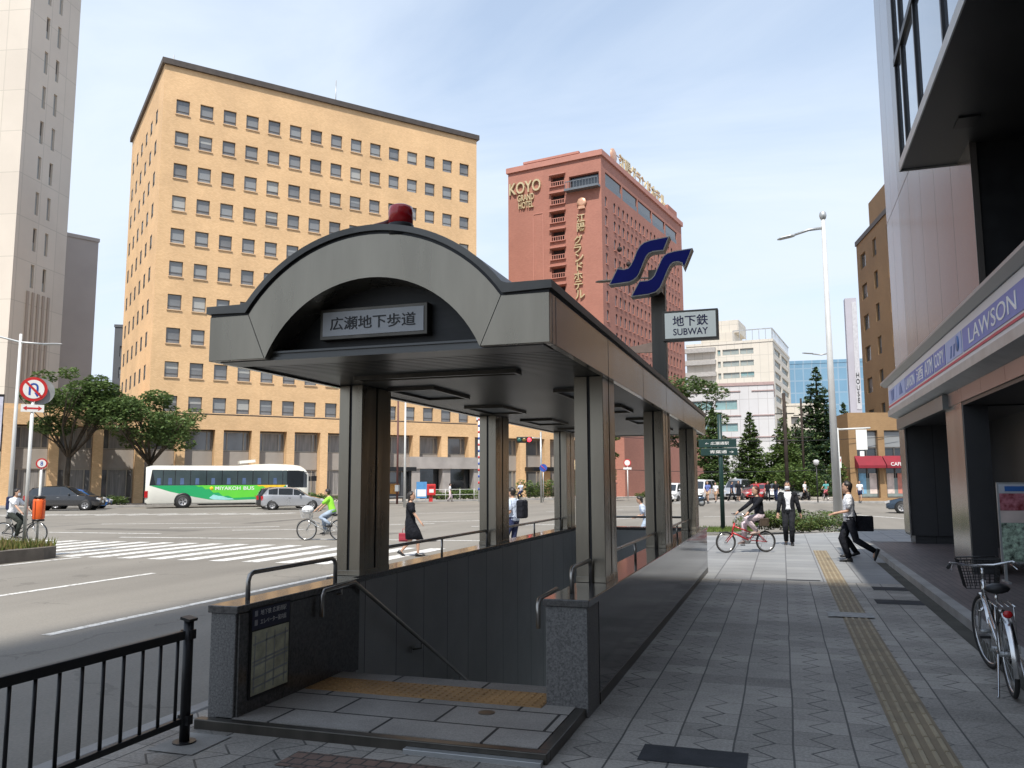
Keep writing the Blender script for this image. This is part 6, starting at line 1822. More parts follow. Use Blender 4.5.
    for z, ry, rx, ox in prof:
        ring = []
        for k in range(nring):
            a = 2*PI*k/nring; x = ox+rx*math.cos(a); y = ry*math.sin(a)
            if abs(y) < .02 and x > 0:
                if -.05 < z < 0.0: x += .018      # nose
                if .0 <= z < .03: x += .004
            if abs(abs(y)-.03) < .02 and x > .05 and .0 < z < .03: x -= .008   # eye sockets
            ring.append(hp(x, y, z))
        rows.append(ring)
    mb.loft(rows)
    mb.m = 1
    for sd in (1, -1): mb.ball(hp(.082, sd*.031, .012), .011, 6, 4, .6, 1.2, .8)
    mb.m = 2; mb.poly([hp(.088, -.022, -.062), hp(.088, .022, -.062), hp(.085, .02, -.07), hp(.085, -.02, -.07)])
    mb.m = 0
    for sd in (1, -1): mb.ball(hp(-.005, sd*.077, -.005), .026, 6, 5, .6, .3, 1.1)
    mb.build('body', [skin, M_HAIR, mat('lips', (.35, .14, .11), .5)], b)
    bpy.data.meshes.remove(bm_)
    # ---- hair
    mb = MB(); mb.smooth = True; rows = []
    if hair == 'short': lv = [(-.075, -.03, 1.1), (-.02, -.005, 1.14), (.02, .02, 1.14), (.05, .07, 1.14), (.09, .095, 1.14), (.118, .045, 1.1), (.133, .01, .5)]
    elif hair == 'bob': lv = [(-.125, -.06, 1.15), (-.08, -.04, 1.28), (-.02, -.02, 1.26), (.03, .01, 1.2), (.065, .05, 1.18), (.1, .06, 1.16), (.127, .04, 1.12), (.14, .01, .5)]
    else: lv = [(-.26, -.10, .6), (-.2, -.07, .9), (-.1, -.045, 1.2), (-.02, -.02, 1.22), (.03, .01, 1.18), (.065, .05, 1.16), (.1, .06, 1.15), (.127, .04, 1.1), (.14, .01, .5)]
    for z, fx, sc in lv:
        zc = max(-.11, min(.117, z))
        ry = interp([(p[0], p[1]) for p in prof], zc); rx = interp([(p[0], p[2]) for p in prof], zc)
        ry = max(ry, .045) if z < 0 else max(ry, .02); rx = max(rx, .06) if z < 0 else max(rx, .03)
        ring = []
        for k in range(14):
            a = 2*PI*k/14; x = rx*sc*math.cos(a)-.008; y = ry*sc*math.sin(a)
            x = min(x, fx+.02*math.cos(6*a)) if z < .08 else x
            ring.append(hp(x, y, z))
        rows.append(ring)
    mb.loft(rows); mb.build('hair', hair_m, b)
    if mask:
        mb = MB(); mb.smooth = True
        mb.loft([[hp(.066+.035*math.cos(a)*f, .066*math.sin(a), z) for a in [(-1.3+2.6*k/8) for k in range(9)]] for z, f in ((-.10, .45), (-.075, .9), (-.045, 1.25), (-.012, 1.0))], False, False)
        mb.build('mask', M_WCLOTH, b)
    # ---- clothes
    bl = an
    if legs == 'trousers':
        mb = MB()
        for k in (0, 1): limb(mb, [hips[k]+up_*.02, kn[k], an[k]+(kn[k]-an[k]).normalized()*.01], [.098, .072, .058])
        mb.smooth = True
        mb.loft([oval(pv+up_*.10, up_, fwd_, side, .15, .105, 14), oval(pv+up_*.03, up_, fwd_, side, .168, .12, 14), oval(pv-up_*.06, up_, fwd_, side, .165, .115, 14), oval(pv-up_*.10, up_, fwd_, side, .12, .09, 14)])
        mb.build('trousers', bottom or M_BCLOTH, b)
    elif legs == 'shorts':
        mb = MB()
        for k in (0, 1): limb(mb, [hips[k]+up_*.02, kn[k].lerp(hips[k], .15)], [.098, .085])
        mb.smooth = True; mb.loft([oval(pv+up_*.10, up_, fwd_, side, .15, .105, 14), oval(pv+up_*.03, up_, fwd_, side, .168, .12, 14), oval(pv-up_*.06, up_, fwd_, side, .165, .115, 14), oval(pv-up_*.10, up_, fwd_, side, .12, .09, 14)])
        mb.build('shorts', bottom or M_BCLOTH, b)
    def torso(mb, hem, grow, open_=0):
        mb.smooth = True
        lv = [(hem, .168, .122), (.06, .163, .118), (.16, .148, .108), (.27, .165, .118), (.37, .178, .115), (.43, .172, .095), (.475, .12, .075), (.505, .065, .062)]
        rows = [oval(pv+up_*z, up_, fwd_, side, a+grow, c+grow, 16) for z, a, c in lv]
        rows = [[p for p in r] for r in rows]
        mb.loft(rows)
    def arms(mb, grow, mode):
        for k in (0, 1):
            mb.ball(shs[k]-up_*.012, .07+grow, 10, 7)
            if mode == 'short': limb(mb, [shs[k]-up_*.0, shs[k].lerp(el[k], .85)], [.066+grow, .058+grow])
            elif mode == 'long': limb(mb, [shs[k], el[k], wr[k].lerp(el[k], .08)], [.064+grow, .05+grow, .036+grow])
            elif mode == 'rolled': limb(mb, [shs[k], el[k], el[k].lerp(wr[k], .35)], [.064+grow, .05+grow, .048+grow])
    if dress:
        mb = MB(); mb.smooth = True
        hem = min(kn[0].z, kn[1].z)+.0
        kc = (kn[0]+kn[1])/2; sp2 = abs(kn[0].x-kn[1].x)/2
        rows = [oval(Vector((kc.x-.0, 0, hem)), None, Vector((1, 0, 0)), side, .19, .15+sp2*.9, 16), oval(Vector(((kc.x+pv.x)/2, 0, (hem+pv.z)/2)), None, Vector((1, 0, 0)), side, .2, .15+sp2*.5, 16)]
        for z, a, c in ((-.02, .185, .14), (.12, .155, .118), (.27, .168, .12), (.37, .178, .115), (.43, .172, .095), (.475, .12, .075), (.505, .065, .062)): rows.append(oval(pv+up_*z, up_, fwd_, side, a, c, 16))
        mb.loft(rows); arms(mb, .012, sleeve); mb.build('dress', dress, b)
    else:
        mb = MB(); torso(mb, -.06 if jacket is None else .02, .0); arms(mb, .0, sleeve if jacket is None else 'short'); mb.build('shirt', top or M_WCLOTH, b)
    if jacket:
        mb = MB(); mb.smooth = True
        rows = []
        for z, a, c in ((-.16, .185, .135), (-.02, .18, .132), (.12, .165, .122), (.27, .178, .13), (.37, .188, .126), (.43, .18, .104), (.48, .125, .085)):
            gap = interp([(-.2, .75), (.1, .32), (.3, .36), (.48, .7)], z)
            rows.append([pv+up_*z+side*((a)*math.sin(t))+fwd_*(c*math.cos(t)) for t in [gap+(2*PI-2*gap)*k/18 for k in range(19)]])
        mb.loft(rows, False, False); arms(mb, .008, 'long'); j = mb.build('jacket', jacket, b)
        so_ = j.modifiers.new('thick', 'SOLIDIFY'); so_.thickness = .008
    # shoes
    for k in (0, 1):
        mb = MB(); mb.smooth = True
        t = Vector((math.cos(toes[k])*math.cos(foot_pitch[k]), math.sin(toes[k])*math.cos(foot_pitch[k]), math.sin(foot_pitch[k]))); u2 = Vector((-t.z*math.cos(toes[k]), -t.z*math.sin(toes[k]), math.cos(foot_pitch[k]))); s2 = t.cross(u2)
        o = an[k]-u2*.08
        mb.loft([[o+t*x+s2*(w*math.cos(a))+u2*max(0.0, hh*.5+hh*.5*math.sin(a)) for a in [2*PI*q/10 for q in range(10)]] for x, w, hh in ((-.075, .026, .07), (-.05, .037, .1), (.0, .04, .11), (.06, .044, .075), (.13, .046, .055), (.175, .03, .04), (.19, .012, .025))])
        mb.build('shoe', shoe or M_SHOE, b)
    return b, dict(pv=pv, sh=sh, hands=wr, hd=hd, el=el, up=up_)

def w2l(o, p):   # local point -> world
    c, s = math.cos(o.rotation_euler.z), math.sin(o.rotation_euler.z); k = o.scale[0]
    return Vector((o.location.x+k*(p.x*c-p.y*s), o.location.y+k*(p.x*s+p.y*c), o.location.z+k*p.z))

def bag(name, label, cat, pos, rz, size, m, strap=None, handle=False, round_=.02, group=None):
    b = thing(name, label, cat, pos, rz, group)
    mb = MB(); mb.box(-size[0]/2, size[0]/2, -size[1]/2, size[1]/2, 0, size[2]); mb.build('bag_body', m, b, round_)
    mb = MB(); mb.box(-size[0]/2+.03, size[0]/2-.03, -size[1]/2-.02, -size[1]/2-.001, .04, size[2]*.55); mb.build('pocket', m, b, .006)
    if handle:
        mb = MB(); mb.tube([(-size[0]*.2, 0, size[2]-.01), (-size[0]*.15, 0, size[2]+.1), (size[0]*.15, 0, size[2]+.1), (size[0]*.2, 0, size[2]-.01)], .008, 6); mb.build('handle', m, b)
    if strap:
        mb = MB(); mb.tube(strap, .014, 6); mb.build('strap', m, b)
    return b

def rider(label, bike, info, h=1.65, lean=.25, **kw):
    """seat a person on a bicycle; all in the bicycle's frame scaled for the figure"""
    s = h/1.7
    bb, sd, gp = info['bb'], info['saddle'], info['grip']
    pel = (sd+Vector((0.02, 0, .085)))/s
    feet = [(bb+Vector((-.11, .11, .12))+Vector((-.05, 0, .10)))/s, (bb+Vector((.11, -.11, -.12))+Vector((-.05, 0, .10)))/s]
    hands = [(gp+Vector((-.02, .275, .02)))/s, (gp+Vector((-.02, -.275, .02)))/s]
    return person(label, bike.location, bike.rotation_euler.z, h, pel, lean, feet, hands, knee_dir=(1, 0, .3), elbow_dir=(-.3, 0, -1), **kw)
# ================================================================== cyclists and walkers
W_LEFT = vang(262)       # walking to the left of the picture, slightly towards us
W_RIGHT = vang(82)
PINKW = mat('pale_pink_cloth', (.62, .52, .56), .85, 0, .08, 6); KHAKI = mat('dark_trouser', (.035, .04, .035), .85, 0, .2, 6); NEON = mat('neon_vest', (.3, .75, .05), .7, 0, .08, 5)
JEAN = mat('pale_denim', (.33, .4, .5), .85, 0, .15, 6); PBLUE = mat('pale_blue_shirt', (.5, .57, .7), .8, 0, .06, 8); CHAR = mat('charcoal_suit', (.02, .021, .025), .85, 0, .2, 8)

# woman on the red folding bicycle
hx = math.atan2(20.64-21.1, -1.32+.45)
bk, inf = bicycle('bicycle', 'small wheeled red folding bicycle ridden along the pavement', (-.89, 20.87, 0), hx, .255, 1.02, mat('bike_red', (.42, .02, .025), .3, .2, .08, 4, coat=.5), mini=True)
rider('woman on red folding bicycle in black cardigan, pale pink trousers and red brown hair', bk, inf, 1.6, .12, top=M_BCLOTH, sleeve='long', bottom=PINKW, hair='long', hair_m=mat('auburn_hair', (.07, .018, .016), .5, 0, .3, 20), shoe=mat('sandal', (.4, .3, .26), .6))
hb = w2l(bk, Vector((-.42, .12, .62)))
bag('shoulder_bag', 'small brown and black bag at the hip of the woman on the red bicycle', 'bag', hb, hx, (.24, .1, .2), mat('brown_bag', (.07, .05, .035), .6, 0, .4, 8), handle=True)

# suited man walking towards us
person('man in open dark suit, white shirt and face mask walking towards us by the bush', (.12, 23.6, 0), vang(182), 1.69, (0, 0, .92), .02, ((.16, .07, .08), (-.12, -.09, .10)), ((-.08, .30, .84), (.14, -.27, .83)), top=M_WCLOTH, bottom=CHAR, jacket=CHAR, mask=True, foot_pitch=(0, -.25), toes=(.1, -.1))

# man with the black bag, walking left
pm_, pi = person('man in white short sleeved shirt and black trousers striding left with a black shoulder bag', (1.33, 19.0, 0), vang(268), 1.70, (0.02, 0, .91), .0, ((-.44, .08, .24), (.06, -.07, .08)), ((.30, .16, 1.02), (.28, -.14, 1.0)), top=M_WCLOTH, bottom=M_BCLOTH, foot_pitch=(-1.15, 0), hair='short', elbow_dir=(-1, 0, -.6))
q = w2l(pm_, Vector((-.25, -.06, .64)))
bag('shoulder_bag', 'black office bag hanging at the hip of the man in white shirt', 'bag', q, pm_.rotation_euler.z, (.40, .13, .32), M_BCLOTH, strap=[(.12, .06, .3), (.24, .16, .62), (.33, .10, .775), (.36, .02, .775), (.24, -.06, .5), (.1, -.06, .3)])
# companion hidden beyond him
person('person in navy jacket walking just beyond the man in white shirt', (1.42, 20.4, 0), vang(258), 1.64, (0, 0, .9), .03, ((.1, .08, .08), (-.12, -.08, .1)), None, top=M_NAVY, sleeve='long', bottom=M_BCLOTH, hair='short', foot_pitch=(0, -.3))

# woman in black crossing the road
pw, pi = person('woman in black knee length dress with bobbed hair walking right over the crossing', (-9.0, 19.4, ZR), vang(78), 1.64, (0, 0, .9), .0, ((-.26, .06, .12), (.22, -.05, .08)), ((-.18, .22, .74), (.33, -.24, .88)), dress=M_BCLOTH, sleeve='short', legs='none', hair='bob', foot_pitch=(-.5, .1))
q = w2l(pw, Vector((-.22, .26, .36)))
bag('hand_bag', 'red hand bag carried by the woman in the black dress', 'bag', q, pw.rotation_euler.z, (.28, .1, .22), mat('red_bag', (.3, .02, .04), .5), handle=True)

# man with rucksack beyond the wall
pr_, pi = person('man in pale blue shirt with black rucksack standing beyond the entrance wall', (-6.5, 20.2, ZR), vang(285), 1.72, (0, 0, .92), .08, ((.12, .09, .08), (-.1, -.09, .08)), ((.18, .2, .98), (.16, -.22, .95)), top=PBLUE, sleeve='short', bottom=M_NAVY, hair='short', mask=True)
q = w2l(pr_, Vector((-.24, 0, .93)))
bag('rucksack', 'black rucksack on the back of the man in pale blue shirt', 'rucksack', q, pr_.rotation_euler.z, (.2, .3, .46), M_BCLOTH, round_=.05)
# schoolchild at the far end
person('child in pale blue top bending forward beyond the end of the entrance', (-3.5, 22.2, 0), vang(255), 1.36, (-.05, 0, .9), .35, ((.1, .08, .08), (-.1, -.08, .08)), ((.3, .15, .95), (.3, -.15, .95)), top=PBLUE, sleeve='short', bottom=JEAN, hair='bob', nod=.4)

# cyclist with the white shirt at the left edge
cx = Vector((-22.6, 20.1, ZR)); ca = vang(74)
bk2, inf2 = bicycle('bicycle', 'dark city bicycle at the left edge ridden by the man in white shirt', cx, ca, .34, 1.08, M_BLACK)
rc, ri = rider('man in white shirt and dark trousers cycling right at the left edge', bk2, inf2, 1.7, .18, top=M_WCLOTH, sleeve='short', bottom=KHAKI, hair='short', mask=True)
q = w2l(rc, Vector((-.36, 0, 1.05)))
bag('rucksack', 'dark rucksack on the back of the cyclist at the left edge', 'rucksack', q, ca, (.16, .28, .42), M_NAVY, round_=.05)
# cyclist with green vest behind the first column
gx_ = Vector((-14.2, 23.95, ZR)); ga = vang(255)
bk3, inf3 = bicycle('bicycle', 'city bicycle with a pale front basket cover behind the nearest left column', gx_, ga, .34, 1.08, M_GALV, basket=True, basket_m=mat('pale_wire', (.55, .55, .55), .5), fender=True)
rider('cyclist in bright green vest and pale trousers behind the nearest left column', bk3, inf3, 1.62, .3, top=NEON, sleeve='short', bottom=JEAN, hair='short')
q = w2l(bk3, Vector((.52, 0, .86)))
hb_ = thing('basket_cover', 'white rounded cover on the front basket of the green vested cyclist', 'cover', q, ga)
mb = MB(); mb.ball((0, 0, .12), .2, 12, 8, 1, .9, .7); mb.build('cover', M_WCLOTH, hb_); mb = MB(); mb.tube([(.19*math.cos(a), .17*math.sin(a), .06) for a in [2*PI*k/16 for k in range(16)]], .012, 6, closed=True); mb.build('hem', M_GALV, hb_)

# parked bicycle in the right foreground
bx_, by_ = 1.92, 8.35
bk4, inf4 = bicycle('bicycle', 'silver city bicycle with wire basket and black saddle parked at the kerb on the right', (1.70, 8.18, 0), vang(4), .33, 1.1, M_CHROME, basket=True, fender=True, rack=True, lean=R(-3), steer=R(12), chainguard=True, stand=True)

# distant people: simple but whole figures
def far_person(label, x, y, z, rz, h, top, bottom, legs='trousers', hair='short', dress=None, step=.2):
    return person(label, (x, y, z), rz, h, (0, 0, .92), .02, ((step, .08, .08), (-step, -.08, .1)), None, top=top, bottom=bottom, legs=legs, hair=hair, dress=dress, group='people on the far pavement')
REDC = mat('red_cloth', (.5, .03, .04), .8); TEALC = mat('teal_cloth', (.12, .36, .36), .8); TAN = mat('tan_cloth', (.45, .3, .2), .8); BLUEP = mat('blue_print', (.14, .18, .42), .8, 0, .7, 14)
far_person('person in blue patterned top with bare legs, left of the green pole', -5.9, 70.5, 0, vang(190), 1.68, BLUEP, TAN, 'shorts', 'bob')
far_person('person in white shirt standing close to the blue patterned top', -5.3, 71.2, 0, vang(200), 1.6, M_WCLOTH, TAN, 'shorts')
far_person('dark dressed person walking just right of the green pole', -4.1, 72.6, 0, vang(100), 1.68, M_NAVY, M_BCLOTH, step=.3)
far_person('person in long black coat before the far silver van', -3.5, 72.0, 0, vang(185), 1.75, M_BCLOTH, M_BCLOTH, 'none', 'long', M_BCLOTH)
far_person('person in red top among the far parked cars', -2.2, 76.0, 0, vang(180), 1.66, REDC, M_BCLOTH)
far_person('person in black with a dark skirt above the head of the red bicycle rider', -1.2, 73.6, 0, vang(170), 1.7, M_BCLOTH, M_BCLOTH)
far_person('grey dressed person at the foot of the dark utility pole', -.55, 73.4, 0, vang(190), 1.7, CHAR, M_NAVY)
far_person('person in white shirt right of the suited man', 1.8, 76.5, 0, vang(120), 1.68, M_WCLOTH, M_BCLOTH, step=.3)
far_person('person in white shirt and dark shorts before the cafe window', 6.0, 73.8, 0, vang(185), 1.68, M_WCLOTH, M_NAVY, 'shorts')
far_person('person in white and black on the far pavement seen under the roof', -28.2, 69.0, 0, vang(60), 1.62, M_WCLOTH, PINKW)
bkf, inff = bicycle('bicycle', 'bicycle of the teal shirted rider beyond the tall lamp post', (3.5, 76.9, 0), vang(200), .33, 1.05, M_BLACK)
rider('rider in teal shirt and pink skirt beyond the tall lamp post', bkf, inff, 1.65, .1, top=TEALC, bottom=mat('pink_cloth', (.55, .16, .18), .8), hair='short')
bkg, infg = bicycle('bicycle', 'bicycle before the far tall hedge seen under the roof', (-21.6, 68.6, 0), vang(200), .33, 1.05, M_BLACK)
rider('rider in pale blue shirt before the far tall hedge', bkg, infg, 1.68, .1, top=PBLUE, bottom=M_NAVY, hair='short')
# scooter behind the last column
sc = thing('motor_scooter', 'dark motor scooter whose rear wheel shows past the last entrance column', 'scooter', (-6.4, 63.4, ZR), vang(265))
for x in (.62, -.62):
    wo = bpy.data.objects.new('wheel', None); COL.objects.link(wo); wo.parent = sc; wo.location = (x, 0, .28)
    ring_tube(.23, .055, 24, ms=8).build('tyre', M_RUB, wo); MB().lathe([(.02, -.03), (.18, -.03), (.18, .03), (.02, .03)], (0, 0, 0), 16, axis='y').build('rim', M_GALV, wo)
mb = MB(); mb.smooth = True
mb.loft([[(x, w*math.cos(a), z+hh*math.sin(a)) for a in [2*PI*k/12 for k in range(12)]] for x, w, z, hh in ((-.85, .06, .6, .06), (-.7, .15, .58, .16), (-.3, .17, .55, .2), (-.1, .16, .4, .1), (.25, .16, .34, .06), (.4, .17, .45, .18), (.55, .1, .75, .2), (.6, .05, .92, .1))]); mb.build('body', P_DBL, sc)
mb = MB(); mb.smooth = True; mb.loft([[(x, w*math.cos(a), .78+.05*math.sin(a)) for a in [2*PI*k/10 for k in range(10)]] for x, w in ((-.75, .06), (-.65, .14), (-.2, .14), (-.1, .08))]); mb.build('seat', M_BLACK, sc)
mb = MB(); mb.tube([(.5, -.33, 1.0), (.55, 0, .97), (.5, .33, 1.0)], .016, 8); mb.build('handlebar', M_BLACK, sc)
mb = MB(); mb.ball((.6, 0, .88), .09, 10, 6, .6, 1, 1); mb.build('headlamp', M_LAMPG, sc)
mb = MB(); mb.tube([(.55, 0, .8), (.62, 0, .28)], .03, 8); mb.build('fork', M_BLACK, sc)

# ================================================================== street furniture
def post(mb, x, y, z0, z1, r0, r1=None, n=12): mb.tube([(x, y, z0), (x, y, z1)], [r0, r1 or r0], n)
M_POLEW = mat('pale_pole', (.6, .6, .58), .5, .1, .08, 1.5)
# left lamp post
t = thing('street_lamp', 'slender white double armed street lamp at the left edge', 'street lamp', (-30.1, 26.2, ZR))
mb = MB(); post(mb, 0, 0, 0, 8.1, .095, .055); t_p = mb.build('pole', M_POLEW, t)
dl = Vector((math.cos(vang(75)), math.sin(vang(75)), 0))
mb = MB(); mb.tube([-dl*2.6+Vector((0, 0, 8.55)), -dl*1.3+Vector((0, 0, 8.1)), Vector((0, 0, 7.75)), dl*1.1+Vector((0, 0, 7.65))], .04, 8); mb.build('arm', M_GALV, t)
for p, q in ((-dl*2.6+Vector((0, 0, 8.55)), -1), (dl*1.1+Vector((0, 0, 7.65)), 1)):
    mb = MB(); mb.T = Matrix.Translation(p) @ Matrix.Rotation(vang(75), 4, 'Z'); mb.loft([[(q*x, w*math.cos(a), .05*math.sin(a)*f) for a in [2*PI*k/8 for k in range(8)]] for x, w, f in ((-.1, .05, 1), (.1, .12, 1), (.5, .13, .8), (.7, .04, .4))]); mb.build('lamp_head', M_GALV, t)
# no U-turn sign
t = thing('traffic_sign', 'round red rimmed no U turn sign with arrow plate on the island', 'traffic sign', (-18.4, 16.5, .14))
toc = math.atan2(0-16.4, 0+18.6)         # towards the viewpoint side
ang = toc+PI/2-R(0)
t.rotation_euler = (0, 0, ang); t.scale = (.87, .87, .87)
mb = MB(); post(mb, 0, 0, 0, 4.55, .05); mb.build('post', M_POLEW, t)
def disc(r, y0, y1, c=(0, 0), n=32):
    return MB().lathe([(r, y0), (r, y1)], (c[0], 0, c[1]), n, axis='y', sm=False)
d0 = disc(.365, -.062, -.052, (0, 4.6)).build('sign_disc', M_RED, t)
disc(.28, -.068, -.063, (0, 4.6)).build('disc_face', M_WHITE, d0)
mb = MB()
pth = [(.10, 4.42), (.10, 4.66)] + [(.10*math.cos(PI*k/8), 4.66+.10*math.sin(PI*k/8)) for k in range(1, 8)] + [(-.10, 4.66), (-.10, 4.42)]
pth = [(-x, z) for x, z in pth]
for (a, c) in zip(pth, pth[1:]):
    v = Vector((c[0]-a[0], c[1]-a[1])).normalized(); nn = Vector((-v.y, v.x))*.028
    mb.poly([(a[0]+nn.x, -.071, a[1]+nn.y), (a[0]-nn.x, -.071, a[1]-nn.y), (c[0]-nn.x, -.071, c[1]-nn.y), (c[0]+nn.x, -.071, c[1]+nn.y)])
mb.poly([(.02, -.0712, 4.5), (.18, -.0712, 4.5), (.10, -.0712, 4.36)])
mb.build('arrow', M_BLUE, d0)
mb = MB(); mb.poly([(-.24, -.073, 4.80), (-.19, -.073, 4.84), (.24, -.073, 4.40), (.19, -.073, 4.36)]); mb.build('slash', M_RED, d0)
mb = MB(); mb.box(-.30, .30, -.065, -.053, 3.92, 4.14); p0_ = mb.build('arrow_plate', M_WHITE, t)
mb = MB(); mb.prism([(-.25, 4.03), (-.15, 3.96), (-.15, 4.005), (.15, 4.005), (.15, 3.96), (.25, 4.03), (.15, 4.10), (.15, 4.055), (-.15, 4.055), (-.15, 4.10)], xz, -.069, -.066); mb.build('arrow', M_RED, p0_)
disc(.40, .03, .04, (.16, 4.55)).build('rear_disc', M_GALV, t)
# delineator on the island
t = thing('delineator', 'orange lantern shaped delineator on a white post with a small round sign', 'delineator', (-18.25, 16.75, .14))
t.rotation_euler = (0, 0, ang); t.scale = (.87, .87, .87)
mb = MB(); post(mb, 0, 0, 0, 2.55, .036); mb.build('post', M_POLEW, t)
mb = MB(); mb.lathe([(.13, .72), (.16, .78), (.165, 1.3), (.15, 1.36), (.05, 1.38)], (0, 0, 0), 10); db = mb.build('lantern', mat('safety_orange', (.75, .12, .02), .5, 0, .08, 4), t)
for k in range(5):
    a = 2*PI*k/5+.3; mb = MB(); mb.obox((.165*math.cos(a), .165*math.sin(a), 1.04), (.02, .02, .5), (0, 0, a)); mb.build('rib', mat('dark_orange', (.35, .04, .01), .5), db)
for z in (.70, 1.37): MB().lathe([(.165, z), (.17, z+.05), (.12, z+.08)], (0, 0, 0), 12).build('collar', M_BLACK, db)
d1 = disc(.155, -.05, -.042, (0, 2.4), 20).build('sign_disc', M_RED, t); disc(.115, -.056, -.051, (0, 2.4), 20).build('disc_face', M_WHITE, d1)
lettering('speed_number', '8', M_BLUE, d1, (0, -.057, 2.4), 0, .07, .13, .003, .01)
# tall lamp post on the right
t = thing('street_lamp', 'tall grey street lamp with one long arm and a ball cap on the right', 'street lamp', (2.1, 36.7, ZR))
mb = MB(); post(mb, 0, 0, 0, 12.9, .17, .085, 14); mb.build('pole', mat('grey_pole', (.55, .55, .54), .5, .1, .1, 1.2), t)
mb = MB(); mb.lathe([(.05, 12.9), (.12, 12.95), (.15, 13.08), (.13, 13.22), (.05, 13.28)], (0, 0, 0), 14); mb.build('cap', M_GALV, t)
ad = Vector((-1, -.12, 0)).normalized()
mb = MB(); mb.tube([Vector((0, 0, 12.55)), ad*.6+Vector((0, 0, 12.5)), ad*1.25+Vector((0, 0, 12.3))], [.07, .06, .05], 8); mb.build('arm', M_GALV, t)
mb = MB(); mb.T = Matrix.Translation(ad*1.2+Vector((0, 0, 12.3))) @ Matrix.Rotation(math.atan2(ad.y, ad.x), 4, 'Z') @ Matrix.Rotation(R(12), 4, 'Y')
mb.loft([[(x, w*math.cos(a), .07*f*math.sin(a)) for a in [2*PI*k/10 for k in range(10)]] for x, w, f in ((0, .07, .9), (.15, .14, 1), (.6, .15, .8), (.72, .05, .4))]); mb.build('lamp_head', M_GALV, t)
mb = MB(); mb.box(.1, .45, -.14, .14, 3.2, 3.9); mb.build('control_box', M_GALV, t) if False else None
# second lamp behind
t = thing('street_lamp', 'white street lamp with a curved arm, behind and left of the tall grey one', 'street lamp', (2.9, 51.9, 0))
mb = MB(); post(mb, 0, 0, -.15, 9.3, .12, .065); mb.build('pole', M_POLEW, t)
mb = MB(); mb.tube([(0, 0, 9.2), (-.4, 0, 9.12), (-.9, 0, 9.2)], [.05, .045, .04], 8); mb.build('arm', M_GALV, t)
mb = MB(); mb.loft([[(-.85-x, w*math.cos(a), 9.22+x*.1+.05*f*math.sin(a)) for a in [2*PI*k/8 for k in range(8)]] for x, w, f in ((0, .06, 1), (.15, .13, 1), (.5, .14, .8), (.62, .04, .4))]); mb.build('lamp_head', M_GALV, t)
# lamp whose arm shows behind the subway emblem
t = thing('street_lamp', 'street lamp whose flat head sticks out left behind the blue emblem', 'street lamp', (-6.2, 45.0, ZR))
mb = MB(); post(mb, 0, 0, 0, 13.2, .14, .08); mb.build('pole', M_STEELD, t)
mb = MB(); mb.tube([(0, 0, 13.0), (-1.2, -.2, 13.05), (-2.6, -.4, 12.95)], .05, 8); mb.build('arm', M_STEELD, t)
mb = MB(); mb.loft([[(-2.3-x, -.38+w*math.cos(a), 12.95+.09*f*math.sin(a)) for a in [2*PI*k/8 for k in range(8)]] for x, w, f in ((0, .06, 1), (.2, .16, 1), (.8, .17, .8), (1.0, .04, .4))]); mb.build('lamp_head', M_STEELD, t)
mb = MB(); mb.prism([(0, 9.45), (-1.2, 9.25), (-2.9, 9.05), (-2.9, 8.9), (0, 8.85)], xz, -.12, .12); mb.build('lower_arm', mat('brown_arm', (.12, .085, .07), .6), t)
# green direction sign
t = thing('direction_sign', 'dark green post with two layered direction boards', 'signpost', (-2.0, 29.6, 0), 0)
M_GRN = mat('sign_green', (.007, .034, .03), .45, 0, .1, 2)
mb = MB(); post(mb, 0, 0, 0, 4.0, .075); mb.build('post', M_GRN, t)
for x0, x1, z0, z1, s, xa in ((-.72, .55, 2.86, 3.14, '← 広瀬通駅', -.1), (-.66, .58, 2.58, 2.83, '青葉通 →', .05)):
    mb = MB(); mb.box(x0, x1, -.11, -.075, z0, z1); bo_ = mb.build('board', M_GRN, t, .006)
    lettering('board_lettering', s, M_WHITE, bo_, (xa, -.1125, (z0+z1)/2), 0, .8, .11, .004, .004)
# dark utility poles with wires
poles = []
for x, y, hgt, rr_, lab in ((.35, 65.7, 8.3, .15, 'dark utility pole behind the suited man'), (1.9, 80.0, 9.2, .11, 'thinner dark utility pole further back near the cedar'), (-22.3, 72.2, 8, .1, 'dark signal pole with red lamp seen under the roof')):
    if 'signal' in lab: continue
    t = thing('utility_pole', lab, 'utility pole', (x, y, 0)); mb = MB(); post(mb, 0, 0, 0, hgt, rr_, rr_*.8); mb.build('pole', mat('creosote', (.045, .035, .03), .8, 0, .3, 2), t)
    for z in (hgt-1.6, hgt-3.6):
        mb = MB(); mb.box(-.7, .7, -.05, .05, z, z+.08); mb.build('cross_arm', M_STEELD, t)
    poles.append((x, y, hgt))
for k, (z0, z1) in enumerate(((5.6, 5.4), (2.9, 3.0))):
    t = MB(); a = Vector((-16, 66.5, z0)); c = Vector((9.5, 76.5, z1))
    t.tube([a.lerp(c, q/12)-Vector((0, 0, .5*4*(q/12)*(1-q/12))) for q in range(13)], .022, 5)
    tag(t.build('overhead_wire', M_BLACK), ('upper' if k == 0 else 'lower')+' thin black wire strung across the street by the conifers', 'wire')
# red round road sign at the cafe side, its post
t = thing('traffic_sign', 'small red and white rectangular sign on a post beside the tall lamp', 'traffic sign', (3.6, 60.0, 0))
mb = MB(); post(mb, 0, 0, -.15, 3.4, .04); mb.build('post', M_GALV, t)
mb = MB(); mb.box(-.22, .22, -.06, -.045, 2.55, 3.3); sp0 = mb.build('board', M_WHITE, t); disc(.19, -.068, -.061, (0, 3.05), 20).build('disc', M_RED, sp0)
mb = MB(); mb.box(-.1, .1, -.073, -.069, 3.02, 3.08); mb.build('bar', M_WHITE, sp0)
